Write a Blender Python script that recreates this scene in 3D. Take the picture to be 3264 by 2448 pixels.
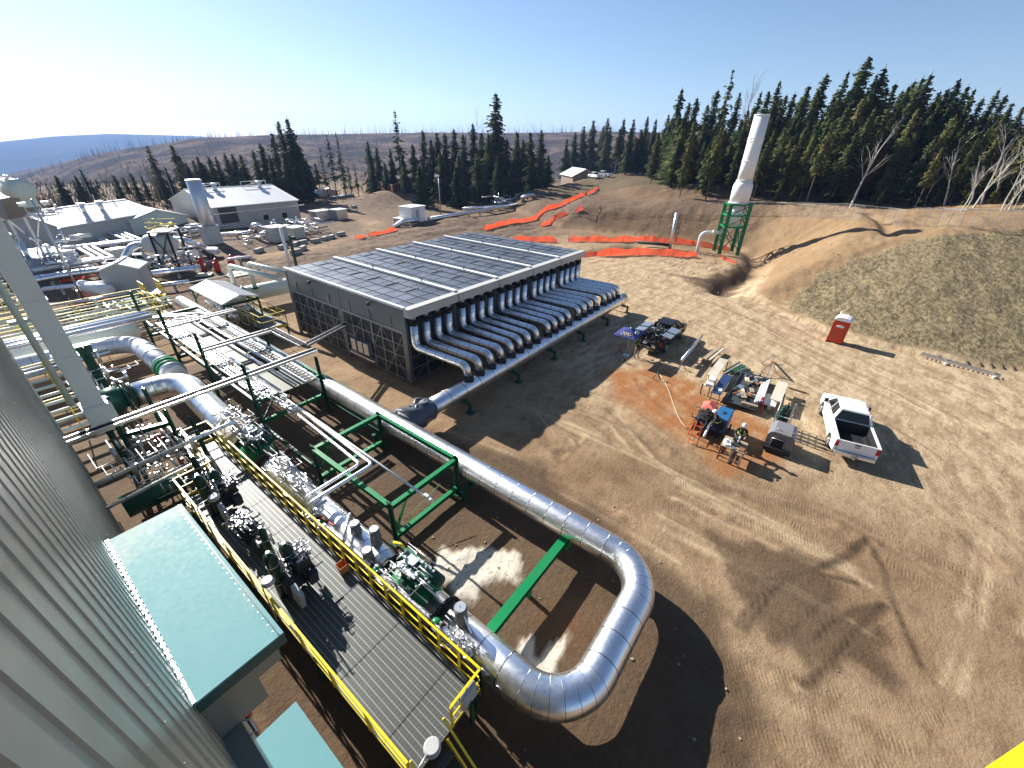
import bpy, bmesh, math, random
import numpy as np
from mathutils import Vector, Matrix
R = math.radians
random.seed(7)
for o in list(bpy.data.objects): bpy.data.objects.remove(o)
scene = bpy.context.scene
COL = scene.collection

# ------------------------------------------------------------ camera, sky, sun
CAMZ = 14.5
PITCH, YAW, ROLL = R(30.05), R(52.88), R(-1.158)
FOC = 0.8056                      # focal length / half sensor width
cw, sw, cp, sp, cr, sr = math.cos(YAW), math.sin(YAW), math.cos(PITCH), math.sin(PITCH), math.cos(ROLL), math.sin(ROLL)
fwd = Vector((sw*cp, cw*cp, -sp)); right = Vector((cw, -sw, 0)); down = fwd.cross(right)
cam_r = right*cr + down*sr; cam_d = down*cr - right*sr
cam = bpy.data.objects.new('camera', bpy.data.cameras.new('camera')); COL.objects.link(cam)
cam.data.sensor_width = 36; cam.data.lens = FOC*18
cam.data.clip_start = 0.05; cam.data.clip_end = 30000
m3 = Matrix((cam_r, -cam_d, -fwd)).transposed()
cam.matrix_world = Matrix.Translation((0, 0, CAMZ)) @ m3.to_4x4()
scene.camera = cam
SUN_EL = R(31); SUN_AZ = R(5.5)   # azimuth from +Y towards +X
sunv = Vector((math.sin(SUN_AZ)*math.cos(SUN_EL), math.cos(SUN_AZ)*math.cos(SUN_EL), math.sin(SUN_EL)))
world = bpy.data.worlds.new('World'); scene.world = world; world.use_nodes = True
nt = world.node_tree; bg = nt.nodes['Background']; sky = nt.nodes.new('ShaderNodeTexSky')
sky.sky_type = 'NISHITA'; sky.sun_disc = False; sky.sun_elevation = SUN_EL; sky.sun_rotation = SUN_AZ
sky.altitude = 800; sky.air_density = 1.0; sky.dust_density = 0.5; sky.ozone_density = 2.6
nt.links.new(sky.outputs[0], bg.inputs[0]); bg.inputs[1].default_value = 0.056
sun = bpy.data.objects.new('sun', bpy.data.lights.new('sun', 'SUN')); COL.objects.link(sun)
sun.data.energy = 5.0; sun.data.angle = R(0.5); sun.data.color = (1, 0.955, 0.88)
sun.rotation_euler = sunv.to_track_quat('Z', 'Y').to_euler()
scene.view_settings.view_transform = 'Standard'; scene.view_settings.look = 'None'
scene.view_settings.exposure = 1.25; scene.view_settings.gamma = 1
scene.render.engine = 'CYCLES'
scene.render.resolution_x = 1024; scene.render.resolution_y = 768
scene.cycles.max_bounces = 6; scene.cycles.volume_bounces = 0

# ------------------------------------------------------------ where a point of the photograph lies in the world
def ray(x, y):                    # x, y: pixel of the 3264 x 2448 photograph
    return cam_r*(x-1632) + cam_d*(y-1224) + fwd*(FOC*1632)
def g(x, y, z=0.0):
    d = ray(x, y); t = (z-CAMZ)/d.z; return Vector((0, 0, CAMZ)) + d*t
def gX(x, y, X): d = ray(x, y); return Vector((0, 0, CAMZ)) + d*(X/d.x)
def gY(x, y, Y): d = ray(x, y); return Vector((0, 0, CAMZ)) + d*(Y/d.y)
def gD(x, y, D): d = ray(x, y); return Vector((0, 0, CAMZ)) + d*(D/math.hypot(d.x, d.y))
M = 1.4756                        # 2212-wide reading of the photograph to full pixels
def m(x, y, z=0.0): return g(x*M, y*M, z)

# ------------------------------------------------------------ numpy value noise
def _h(ix, iy, s):
    n = (ix*374761393 + iy*668265263 + s*1442695041) & 0xffffffff
    n = ((n ^ (n >> 13))*1274126177) & 0xffffffff
    return ((n ^ (n >> 16)) & 0xffff)/65535.0
def vnoise(x, y, s=0):
    x = np.asarray(x, float); y = np.asarray(y, float)
    ix = np.floor(x).astype(np.int64); iy = np.floor(y).astype(np.int64); fx = x-ix; fy = y-iy
    fx = fx*fx*(3-2*fx); fy = fy*fy*(3-2*fy)
    a, b, c, d = _h(ix, iy, s), _h(ix+1, iy, s), _h(ix, iy+1, s), _h(ix+1, iy+1, s)
    return (a*(1-fx)+b*fx)*(1-fy) + (c*(1-fx)+d*fx)*fy
def fbm(x, y, o=4, s=0):
    t = 0; a = 0.5
    for i in range(o): t = t + a*(vnoise(x*2**i, y*2**i, s+i)-0.5); a *= 0.5
    return t
def sstep(a, b, x):
    t = np.clip((x-a)/(b-a), 0, 1); return t*t*(3-2*t)

# ------------------------------------------------------------ materials
MATS = {}
def nodes_of(name):
    mt = bpy.data.materials.new(name); mt.use_nodes = True; n = mt.node_tree
    return mt, n, n.nodes['Principled BSDF']
def mix_col(n, fac, a, b, blend='MIX'):
    x = n.nodes.new('ShaderNodeMix'); x.data_type = 'RGBA'; x.blend_type = blend
    for i, v in ((0, fac), (6, a), (7, b)):
        if hasattr(v, 'is_linked'): n.links.new(v, x.inputs[i])
        elif isinstance(v, (tuple, list)): x.inputs[i].default_value = (*v[:3], 1)
        else: x.inputs[i].default_value = v
    return x.outputs[2]
def math_n(n, op, a, b=0.0, c=0.0, clamp=False):
    x = n.nodes.new('ShaderNodeMath'); x.operation = op; x.use_clamp = clamp
    for i, v in enumerate((a, b, c)):
        if hasattr(v, 'is_linked'): n.links.new(v, x.inputs[i])
        else: x.inputs[i].default_value = v
    return x.outputs[0]
def noise_n(n, vec, scale, detail=4, rough=0.55, stretch=None, rot=None):
    if stretch or rot:
        mp = n.nodes.new('ShaderNodeMapping')
        if stretch: mp.inputs['Scale'].default_value = stretch
        if rot: mp.inputs['Rotation'].default_value = rot
        n.links.new(vec, mp.inputs[0]); vec = mp.outputs[0]
    x = n.nodes.new('ShaderNodeTexNoise'); x.inputs['Scale'].default_value = scale
    x.inputs['Detail'].default_value = detail; x.inputs['Roughness'].default_value = rough
    n.links.new(vec, x.inputs['Vector']); return x.outputs[0]
def ramp_n(n, v, lo, hi):
    x = n.nodes.new('ShaderNodeMapRange'); x.interpolation_type = 'SMOOTHSTEP'
    n.links.new(v, x.inputs[0]); x.inputs[1].default_value = lo; x.inputs[2].default_value = hi
    return x.outputs[0]
def bump_n(n, h, strength, dist, prev=None):
    x = n.nodes.new('ShaderNodeBump'); x.inputs['Strength'].default_value = strength; x.inputs['Distance'].default_value = dist
    n.links.new(h, x.inputs['Height'])
    if prev is not None: n.links.new(prev, x.inputs['Normal'])
    return x.outputs[0]
def coord(n, which='Object'):
    return n.nodes.new('ShaderNodeTexCoord').outputs[which]
def wpos(n):
    return n.nodes.new('ShaderNodeNewGeometry').outputs['Position']
def attr(n, name):
    x = n.nodes.new('ShaderNodeAttribute'); x.attribute_name = name; return x.outputs['Fac']

def paint(name, col, rough=0.5, metal=0.0, var=0.25, scale=1.5, dirt=(0.16, 0.11, 0.07), dirt_amt=0.25, bump=0.15):
    """painted or plain surface with uneven tone, dust patches and a little relief"""
    if name in MATS: return MATS[name]
    mt, n, b = nodes_of(name); p = wpos(n)
    n1 = noise_n(n, p, scale, 5); n2 = noise_n(n, p, scale*7, 4); n3 = noise_n(n, p, scale*0.35, 6, 0.65)
    c = mix_col(n, math_n(n, 'MULTIPLY', n1, var), col, tuple(v*0.6 for v in col))
    d = ramp_n(n, n3, 0.5, 0.68); c = mix_col(n, math_n(n, 'MULTIPLY', d, dirt_amt), c, dirt)
    n.links.new(c, b.inputs['Base Color']); b.inputs['Metallic'].default_value = metal
    r = math_n(n, 'ADD', math_n(n, 'MULTIPLY', n2, 0.22), rough-0.1, clamp=True); n.links.new(r, b.inputs['Roughness'])
    if bump: n.links.new(bump_n(n, n2, bump, 0.01), b.inputs['Normal'])
    b.inputs['Specular IOR Level'].default_value = 0.35
    MATS[name] = mt; return mt

def cladding(name, col=(0.74, 0.75, 0.77), rough=0.3, seam=0.035, metal=1.0, dent=0.3):
    """rolled aluminium sheet: one sheet per unit of the attribute s, dark lap seams, small dents"""
    if name in MATS: return MATS[name]
    mt, n, b = nodes_of(name); p = wpos(n); s = attr(n, 's')
    fr = math_n(n, 'FRACT', s); line = math_n(n, 'LESS_THAN', fr, seam)
    cell = n.nodes.new('ShaderNodeTexWhiteNoise'); cell.noise_dimensions = '1D'
    n.links.new(math_n(n, 'FLOOR', s), cell.inputs['W']); cv = cell.outputs['Value']
    n1 = noise_n(n, p, 2.2, 5); n2 = noise_n(n, p, 9, 4)
    c = mix_col(n, math_n(n, 'MULTIPLY', cv, 0.35), col, tuple(v*0.72 for v in col))
    c = mix_col(n, math_n(n, 'MULTIPLY', ramp_n(n, n1, 0.55, 0.8), 0.3), c, (0.45, 0.42, 0.38))
    c = mix_col(n, math_n(n, 'MULTIPLY', line, 0.85), c, (0.06, 0.06, 0.07))
    n.links.new(c, b.inputs['Base Color']); b.inputs['Metallic'].default_value = metal
    r = math_n(n, 'ADD', rough-0.05, math_n(n, 'MULTIPLY', n2, 0.16)); r = math_n(n, 'ADD', r, math_n(n, 'MULTIPLY', cv, 0.06))
    n.links.new(r, b.inputs['Roughness'])
    n4 = noise_n(n, p, 5.5, 3)
    b1 = bump_n(n, n4, dent*0.5, 0.02); b2 = bump_n(n, line, 0.5, 0.01, b1); n.links.new(b2, b.inputs['Normal'])
    MATS[name] = mt; return mt

# ------------------------------------------------------------ mesh builder
class MB:
    def __init__(s): s.v = []; s.f = []; s.s = []; s.sm = []
    def add(s, verts, faces, sv=None, smooth=False):
        o = len(s.v); s.v += [tuple(p) for p in verts]; s.f += [tuple(i+o for i in f) for f in faces]
        s.s += list(sv) if sv is not None else [0.5]*len(verts); s.sm += [smooth]*len(faces); return s
    def box(s, c, d, rz=0.0, rot=None, taper=None):
        c = Vector(c); hx, hy, hz = d[0]/2, d[1]/2, d[2]/2
        vs = [Vector((x*hx, y*hy, z*hz)) for z in (-1, 1) for y in (-1, 1) for x in (-1, 1)]
        if taper:
            for i in range(4, 8): vs[i].x *= taper[0]; vs[i].y *= taper[1]
        mt = rot if rot is not None else Matrix.Rotation(rz, 3, 'Z')
        vs = [mt @ p + c for p in vs]
        return s.add(vs, [(0, 2, 3, 1), (4, 5, 7, 6), (0, 1, 5, 4), (2, 6, 7, 3), (0, 4, 6, 2), (1, 3, 7, 5)])
    def span(s, a, b):            # box from corner to corner
        a = Vector(a); b = Vector(b); return s.box((a+b)/2, (abs(b.x-a.x), abs(b.y-a.y), abs(b.z-a.z)))
    def beam(s, p, q, w, h=None, up=(0, 0, 1)):
        p = Vector(p); q = Vector(q); h = h or w; d = (q-p); L = d.length
        if L < 1e-6: return s
        d.normalize(); u = Vector(up)
        if abs(d.dot(u)) > 0.98: u = Vector((1, 0, 0)) if abs(d.x) < 0.9 else Vector((0, 1, 0))
        sd = d.cross(u).normalized(); uu = sd.cross(d)
        rot = Matrix((d, sd, uu)).transposed()
        return s.box((p+q)/2, (L, w, h), rot=rot)
    def ibeam(s, p, q, w, h, up=(0, 0, 1), t=0.02):
        p = Vector(p); q = Vector(q); d = (q-p).normalized(); u = Vector(up)
        if abs(d.dot(u)) > 0.98: u = Vector((0, 1, 0))
        sd = d.cross(u).normalized(); uu = sd.cross(d)
        o = uu*(h/2-t/2)
        s.beam(p+o, q+o, w, t, up); s.beam(p-o, q-o, w, t, up); s.beam(p, q, t, h-2*t, up); return s
    def tube(s, pts, r, seg=12, cap=True, sl=None, smooth=True):
        pts = [Vector(p) for p in pts]; n = len(pts); rr = r if isinstance(r, (list, tuple)) else [r]*n
        if sl is None:
            sl = [0.5]
            for i in range(1, n): sl.append(sl[-1])
        tang = []
        for i in range(n):
            a = pts[max(i-1, 0)]; b = pts[min(i+1, n-1)]; t = (b-a); tang.append(t.normalized() if t.length > 1e-9 else Vector((0, 0, 1)))
        u = tang[0].orthogonal().normalized()
        vs = []; sv = []
        for i in range(n):
            t = tang[i]; u = (u-t*u.dot(t)).normalized(); w = t.cross(u)
            for k in range(seg):
                a = 2*math.pi*k/seg; vs.append(pts[i]+(u*math.cos(a)+w*math.sin(a))*rr[i]); sv.append(sl[i])
        fs = [(i*seg+k, i*seg+(k+1) % seg, (i+1)*seg+(k+1) % seg, (i+1)*seg+k) for i in range(n-1) for k in range(seg)]
        s.add(vs, fs, sv, smooth)
        if cap:
            o = len(s.v)-len(vs)
            s.f += [tuple(o+k for k in reversed(range(seg))), tuple(o+(n-1)*seg+k for k in range(seg))]; s.sm += [False, False]
        return s
    def cyl(s, p, q, r, r2=None, seg=14, cap=True):
        return s.tube([p, q], [r, r if r2 is None else r2], seg, cap)
    def ball(s, c, r, sz=(1, 1, 1), seg=10, ring=6):
        c = Vector(c); vs = [c+Vector((0, 0, r*sz[2]))]; fs = []
        for i in range(1, ring):
            a = math.pi*i/ring
            for k in range(seg):
                b = 2*math.pi*k/seg; vs.append(c+Vector((r*sz[0]*math.sin(a)*math.cos(b), r*sz[1]*math.sin(a)*math.sin(b), r*sz[2]*math.cos(a))))
        vs.append(c-Vector((0, 0, r*sz[2]))); L = len(vs)-1
        for k in range(seg): fs.append((0, 1+k, 1+(k+1) % seg)); fs.append((L, L-seg+(k+1) % seg, L-seg+k))
        for i in range(ring-2):
            for k in range(seg): a = 1+i*seg; fs.append((a+k, a+seg+k, a+seg+(k+1) % seg, a+(k+1) % seg))
        return s.add(vs, fs, None, True)
    def prism(s, poly, axis, a, b):
        """poly: 2D outline; axis 'x','y','z' extruded from a to b"""
        n = len(poly)
        def mk(p, t): return (t, p[0], p[1]) if axis == 'x' else (p[0], t, p[1]) if axis == 'y' else (p[0], p[1], t)
        vs = [mk(p, a) for p in poly]+[mk(p, b) for p in poly]
        fs = [tuple(range(n))[::-1], tuple(range(n, 2*n))]+[(i, (i+1) % n, n+(i+1) % n, n+i) for i in range(n)]
        return s.add(vs, fs)
    def xform(s, mt):
        s.v = [tuple(mt @ Vector(p)) for p in s.v]; return s
    def build(s, name, mat, parent=None, recalc=True, bevel=0):
        me = bpy.data.meshes.new(name); me.from_pydata(s.v, [], s.f)
        at = me.attributes.new('s', 'FLOAT', 'POINT'); at.data.foreach_set('value', s.s)
        me.polygons.foreach_set('use_smooth', s.sm)
        if recalc:
            bm = bmesh.new(); bm.from_mesh(me); bmesh.ops.recalc_face_normals(bm, faces=bm.faces)
            if bevel: bmesh.ops.bevel(bm, geom=[e for e in bm.edges if not e.smooth or len(e.link_faces) == 2 and e.calc_face_angle(0) > 0.5], offset=bevel, segments=2, affect='EDGES')
            bm.to_mesh(me); bm.free()
        me.materials.append(mat); me.update()
        o = bpy.data.objects.new(name, me); COL.objects.link(o)
        if parent: o.parent = parent; o.matrix_parent_inverse = Matrix.Identity(4)
        return o
def fillet(pts, rad, n=8, panel=0.9, gore=0.5):
    """rounded polyline and its sheet counter"""
    pts = [Vector(p) for p in pts]; out = [pts[0]]; s = [0.3]
    def go(p, inc):
        out.append(p); s.append(s[-1]+inc)
    for i in range(1, len(pts)-1):
        a, b, c = pts[i-1], pts[i], pts[i+1]; d1 = (a-b).normalized(); d2 = (c-b).normalized()
        ang = d1.angle(d2); R_ = rad[i] if isinstance(rad, (list, tuple)) else rad
        if math.pi-ang < 0.02: go(b, (b-out[-1]).length/panel); continue
        t = min(R_/math.tan(ang/2), (a-b).length*0.49, (c-b).length*0.49); R2 = t*math.tan(ang/2)
        p1 = b+d1*t; cc = b+(d1+d2).normalized()*(R2/math.sin(ang/2)); go(p1, max((p1-out[-1]).length/panel, 0.001))
        e1 = p1-cc; e2 = (b+d2*t)-cc; tot = e1.angle(e2)
        ax = e1.cross(e2).normalized()
        for k in range(1, n+1): go(cc+Matrix.Rotation(tot*k/n, 3, ax) @ e1, gore)
    go(pts[-1], (pts[-1]-out[-1]).length/panel)
    return out, s
# a thing = Empty at its base; children are given in world coordinates while the empty sits at the base
def tag(o, label, cat, group=None, kind=None):
    if label: o['label'] = label
    if cat: o['category'] = cat
    if group: o['group'] = group
    if kind: o['kind'] = kind
    return o
ROOTS = []
def thing(name, label, cat, loc=(0, 0, 0), group=None, rz=0.0):
    """Empty at the thing's base; parts are built in world coordinates and shifted to it at the end (local=False) or built locally"""
    o = bpy.data.objects.new(name, None); COL.objects.link(o); o.location = loc; o.rotation_euler = (0, 0, rz); o.empty_display_size = 0.3
    return tag(o, label, cat, group)
def W(mb, root):
    """take a builder written in world coordinates into the frame of its root"""
    mt = (Matrix.Translation(root.location) @ Matrix.Rotation(root.rotation_euler.z, 4, 'Z')).inverted()
    return mb.xform(mt)
def wpart(mb, name, mat, root, label=None, **k):
    o = W(mb, root).build(name, mat, root, **k)
    if label: o['label'] = label
    return o
def spart(mb, name, mat, part, root, label=None, **k):      # sub-part written in world coordinates (parts sit at the identity)
    o = W(mb, root).build(name, mat, part, **k)
    if label: o['label'] = label
    return o
def center_mesh(o):
    """move a single-mesh thing's origin to its base"""
    me = o.data; n = len(me.vertices); co = np.empty(n*3); me.vertices.foreach_get('co', co); co = co.reshape(-1, 3)
    b = np.array([(co[:, 0].min()+co[:, 0].max())/2, (co[:, 1].min()+co[:, 1].max())/2, co[:, 2].min()])
    me.vertices.foreach_set('co', (co-b).ravel()); o.location = b; me.update(); return o
def solo(mb, name, mat, label, cat, group=None, kind=None, **k):
    return tag(center_mesh(mb.build(name, mat, **k)), label, cat, group, kind)
def dup(root, loc, rz=0.0, label=None, scale=None):
    r = root.copy(); COL.objects.link(r); r.location = loc; r.rotation_euler = (0, 0, rz)
    if scale: r.scale = scale
    if label: r['label'] = label
    for ch in list(root.children):
        c = ch.copy(); COL.objects.link(c); c.parent = r
        for gch in ch.children:
            d = gch.copy(); COL.objects.link(d); d.parent = c
    return r

# ------------------------------------------------------------ palette
ALU = cladding('aluminium_cladding', (0.86, 0.87, 0.89), 0.27)
ALU_DULL = cladding('dull_cladding', (0.6, 0.61, 0.62), 0.42)
GALV = paint('galvanised_steel', (0.55, 0.56, 0.57), 0.38, 0.85, 0.4, 3)
GALV_L = paint('bright_galvanised', (0.75, 0.76, 0.77), 0.32, 0.9, 0.3, 3, dirt_amt=0.1)
GREEN = paint('green_paint', (0.004, 0.2, 0.065), 0.38, 0, 0.4, 2, dirt_amt=0.12)
DKGREEN = paint('dark_green_paint', (0.008, 0.075, 0.045), 0.35, 0, 0.4, 2, dirt_amt=0.15)
YELLOW = paint('safety_yellow', (0.85, 0.62, 0.01), 0.4, 0, 0.25, 2, dirt_amt=0.12)
WHITE = paint('white_paint', (0.8, 0.8, 0.79), 0.45, 0, 0.12, 1.2, dirt_amt=0.12)
CREAM = paint('pale_green_white_paint', (0.6, 0.66, 0.58), 0.45, 0, 0.15, 1.2, dirt_amt=0.15)
LGREY = paint('light_grey_paint', (0.45, 0.46, 0.46), 0.5, 0, 0.25, 1)
DGREY = paint('dark_grey_metal', (0.06, 0.065, 0.07), 0.5, 0.3, 0.4, 2)
BLACK = paint('black_rubber', (0.015, 0.015, 0.016), 0.65, 0, 0.4, 2, dirt_amt=0.15)
CHROME = paint('polished_fittings', (0.62, 0.62, 0.64), 0.3, 1.0, 0.4, 6, dirt_amt=0.1)
TEAL = paint('teal_roof_sheet', (0.13, 0.29, 0.31), 0.55, 0.0, 0.3, 1.6, (0.3, 0.36, 0.34), 0.7, 0.1)
TEAL.node_tree.nodes['Principled BSDF'].inputs['Specular IOR Level'].default_value = 0.12
WOOD = paint('weathered_wood', (0.36, 0.28, 0.19), 0.75, 0, 0.6, 3)
WOODL = paint('pale_plywood', (0.55, 0.5, 0.4), 0.7, 0, 0.4, 2)
ORANGE = paint('orange_plastic', (0.8, 0.16, 0.05), 0.5, 0, 0.3, 2)
RED = paint('red_paint', (0.5, 0.025, 0.015), 0.4, 0, 0.3, 2)
RUST = paint('rusty_steel', (0.3, 0.12, 0.06), 0.7, 0.2, 0.5, 3)
CONC = paint('concrete', (0.38, 0.36, 0.33), 0.85, 0, 0.4, 1.5)
# ------------------------------------------------------------ terrain
FOOT = np.array([(95, 75), (86, 62), (77, 47), (78, 40), (79.5, 30), (80.5, 20), (79.5, 13), (76, 8.6), (68, 7.0), (60, 6.6), (53, 6.6), (49.4, 2.9), (46.4, -1.4), (45.6, -5.5),
                 (45.3, -8.2), (45.5, -11.3), (46.5, -14.4), (50, -24), (58, -40), (75, -80), (110, -160), (300, -600), (1200, -1400), (1200, 75)], float)
def poly_sd(px, py, poly):
    """signed distance to a closed outline, positive inside (numpy)"""
    px = np.asarray(px, float); py = np.asarray(py, float); d = np.full(px.shape, 1e18); ins = np.zeros(px.shape, bool); n = len(poly)
    for i in range(n):
        ax, ay = poly[i]; bx, by = poly[(i+1) % n]; ex, ey = bx-ax, by-ay
        t = np.clip(((px-ax)*ex+(py-ay)*ey)/(ex*ex+ey*ey+1e-12), 0, 1)
        d = np.minimum(d, (px-ax-t*ex)**2+(py-ay-t*ey)**2)
        c = ((ay > py) != (by > py)) & (px < (bx-ax)*(py-ay)/(by-ay+1e-18)+ax); ins ^= c
    d = np.sqrt(d); return np.where(ins, d, -d)
CP = np.array([(72, -4, 5.5), (73, -1, 5.3), (80, -3, 6.5), (66, -4, 6.6), (60, -10, 8.1), (58, -3, 7.0), (69, -11, 8), (78, -17, 7.7), (60, -25, 8.8), (56, -18, 8.6), (84, 27, 4.2), (86, 36, 3.9), (92, 28, 5.4), (105, 30, 7.4), (104, 40, 6.6),
               (85, 44, 3.7), (95, 47, 4.4), (87, 14, 5.2), (95, 10, 6.2), (110, 14, 7.8), (130, 0, 8.5), (100, -22, 8.2), (84, 56, 1.8), (96, 62, 2.2), (110, 62, 3.2), (125, 45, 6.5), (150, 40, 6), (78, 4, 5.0), (68, 2, 5.0), (64, 0, 6.0), (200, 0, 9), (200, -90, 10), (120, -70, 10)], float)
def plateau(x, y):
    num = 0; den = 0
    for cx, cy, cz in CP:
        w = 1/((x-cx)**2+(y-cy)**2+3)**1.6; num = num+w*cz; den = den+w
    return num/den
def seg_d(x, y, pts):
    d = np.full(np.shape(x), 1e9)
    for (ax, ay), (bx, by) in zip(pts[:-1], pts[1:]):
        ex, ey = bx-ax, by-ay; t = np.clip(((x-ax)*ex+(y-ay)*ey)/(ex*ex+ey*ey), 0, 1)
        d = np.minimum(d, np.hypot(x-ax-t*ex, y-ay-t*ey))
    return d
NSEG = [tuple(p) for p in FOOT[:12]]; WSEG = [tuple(p) for p in FOOT[11:22]]
def terrain(x, y, fine=True):
    x = np.asarray(x, float); y = np.asarray(y, float)
    wob = fbm(x/7, y/7, 3, 3)*2.2
    d = poly_sd(x+wob*0.5, y+wob*0.5, FOOT); T = plateau(x, y)+fbm(x/9, y/9, 4, 11)*0.9
    xw = x+wob*0.4; yw = y+wob*0.4; k = 0.45
    b = np.where(d > 0, seg_d(xw, yw, NSEG)*0.64, 0); bw = np.where(d > 0, seg_d(xw, yw, WSEG)*0.245, 0)
    h = -np.log(np.exp(-np.clip(b, 0, 60)/k)+np.exp(-np.clip(T, 0, 60)/k)+np.exp(-np.clip(bw, 0, 60)/k))*k+0.2; h = np.where(d > 0, np.maximum(h+k*0.0, 0), 0); h = h+sstep(0.5, 3, d)*(fbm(x/2.2, y/1.3, 4, 23)*0.35+fbm(x/0.8, y/0.8, 3, 25)*0.16)
    # rill marks down the bank
    slope = sstep(0.3, 2.5, d)*(1-sstep(8, 12, d)); h = h+slope*fbm((x+y)*0.5, (y-x)*0.08+x*0.2, 3, 21)*0.35
    # ditch at the foot near the stack, toe drain of the grass bank
    dd = seg_d(x, y, [(77.5, 10.3), (73, 9.2), (64, 8.6), (57, 9.6), (53.5, 9.2)])
    h = h-1.15*np.exp(-(dd/1.5)**2)*(1-sstep(75, 84, x))
    # small gully cut in the plateau edge
    gl = seg_d(x, y, [(72.5, -4.6), (77, -4.0), (83, -2.5), (90, -2)]); h = h-0.7*np.exp(-(gl/0.9)**2)
    # open pit left of the stack, spoil mound beyond the pad edge
    pit = seg_d(x, y, [(57, 33), (63, 30), (70, 27.5)]); h = h-0.9*np.exp(-(pit/1.6)**2)
    # roughness of the pad
    near = 1-sstep(60, 150, np.hypot(x, y))
    h = h+fbm(x/3.5, y/3.5, 4, 5)*0.10*near+fbm(x/0.9, y/0.9, 3, 8)*0.05*near
    # churned soil: between pad and old plant, round the pit
    ch = np.exp(-((y-55)/14)**2)*sstep(5, 25, x)*(1-sstep(70, 90, x))
    h = h+ch*(fbm(x/5, y/2.2, 4, 31)*1.1)
    ch2 = np.exp(-(((x-66)/9)**2+((y-15)/7)**2)); h = h+ch2*fbm(x/1.6, y/1.1, 4, 33)*0.5
    # dirt piles of the old plant yard
    for px, py, r, z in ((80, 105, 9, 3.0), (29, 98, 6, 1.6), (66, 66, 8, 0.9), (52, 62, 5, 0.7)):
        h = h+z*np.exp(-((x-px)**2+(y-py)**2)/r**2)
    # country beyond falls away
    D = np.hypot(x, y); az = np.degrees(np.arctan2(x, y)); f = sstep(170, 700, D)*(1-sstep(62, 80, az)*0.8); h = h-sstep(230, 1500, D)*190*(1-sstep(16, 44, az))
    h = h-f*26+f*fbm(x/120, y/120, 4, 41)*16
    return h
def H(x, y): return float(terrain(np.array([x], float), np.array([y], float))[0])
def gt(x, y, lift=0.0):           # first hit of a pixel's ray with the terrain
    d = ray(x, y); o = Vector((0, 0, CAMZ)); t0 = 0.002
    ts = np.concatenate([np.linspace(3, 200, 500), np.linspace(201, 1500, 700)])/math.hypot(d.x, d.y)
    z = CAMZ+d.z*ts-lift; hh = terrain(d.x*ts, d.y*ts); k = np.argmax(z < hh)
    if k == 0: k = len(ts)-1
    a, b = ts[max(k-1, 0)], ts[k]
    for _ in range(18):
        c = (a+b)/2
        if CAMZ+d.z*c-lift < H(d.x*c, d.y*c): b = c
        else: a = c
    return o+d*b
def mt_(x, y, lift=0.0): return gt(x*M, y*M, lift)

def axis(parts):
    out = []
    for a, b, st in parts:
        n = max(1, int(round((b-a)/st))); out += list(np.linspace(a, b, n, endpoint=False))
    return np.array(out)
def grow(a, st, k, end):
    out = [a]; 
    while abs(out[-1]) < end: out.append(out[-1]+st); st *= k
    return out[1:]
xs = np.concatenate([np.array(grow(-6, -1.5, 1.35, 3000))[::-1], axis([(-6, 10, 0.24), (10, 36, 0.13), (36, 52, 0.24), (52, 100, 0.45), (100, 150, 1.2)]), np.array([150.0]), np.array(grow(150, 2, 1.13, 5500))])
ys = np.concatenate([np.array(grow(-45, -1.5, 1.16, 4000))[::-1], axis([(-45, -15, 0.6), (-15, 9, 0.13), (9, 34, 0.24), (34, 80, 0.45), (80, 125, 1.0)]), np.array([125.0]), np.array(grow(125, 2, 1.12, 5500))])
GX, GY = np.meshgrid(xs, ys); GZ = terrain(GX, GY)

# tyre tracks: centre lines on the pad, (points in photo pixels /1.4756, width, depth)
def line_m(pts): return [tuple(m(*p)[:2]) for p in pts]
TR = []
def track(pts, gauge=1.75, w=0.28, depth=0.035, wet_shade=0.0):
    P = [Vector((*p, 0)) for p in line_m(pts)]; Q = []
    for i in range(len(P)-1):      # Catmull-Rom smoothing
        p0 = P[max(i-1, 0)]; p1 = P[i]; p2 = P[i+1]; p3 = P[min(i+2, len(P)-1)]
        for k in range(8):
            t = k/8; Q.append(0.5*((2*p1)+(p2-p0)*t+(2*p0-5*p1+4*p2-p3)*t*t+(3*p1-p0-3*p2+p3)*t**3))
    Q.append(P[-1])
    for sgn in ((-1, 1) if gauge else (0,)):
        L = []
        for i in range(len(Q)):
            t = (Q[min(i+1, len(Q)-1)]-Q[max(i-1, 0)]).normalized(); L.append(Q[i]+Vector((-t.y, t.x, 0))*sgn*gauge/2)
        TR.append(([tuple(q[:2]) for q in L], w, depth, wet_shade))
track([(1080, 870), (1200, 900), (1330, 960), (1500, 1010), (1750, 1120), (1900, 1180), (2212, 1330)])
track([(1140, 830), (1260, 870), (1350, 935), (1420, 1010), (1560, 1080)], 1.75, 0.35, 0.05)
track([(1200, 1000), (1330, 1040), (1480, 1075), (1640, 1110), (1790, 1155)], 1.75, 0.35, 0.05)
track([(1330, 590), (1450, 640), (1600, 690), (1800, 790), (2000, 880), (2212, 1010)], 1.9, 0.3, 0.04)
track([(1300, 610), (1420, 670), (1600, 740), (1760, 830), (2000, 930), (2212, 1090)], 1.9, 0.3, 0.04)
track([(1350, 580), (1480, 620), (1650, 665), (1850, 760), (2080, 850), (2212, 920)], 1.9, 0.3, 0.05)
track([(1560, 880), (1700, 930), (1900, 1010), (2100, 1130), (2212, 1230)], 1.9, 0.3, 0.03)
track([(1610, 1360), (1680, 1270), (1760, 1230), (1830, 1200), (1875, 1168)], 0, 0.2, 0.055, 0.95)
track([(1700, 1370), (1740, 1330), (1790, 1290)], 0, 0.2, 0.04, 0.6)
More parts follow.
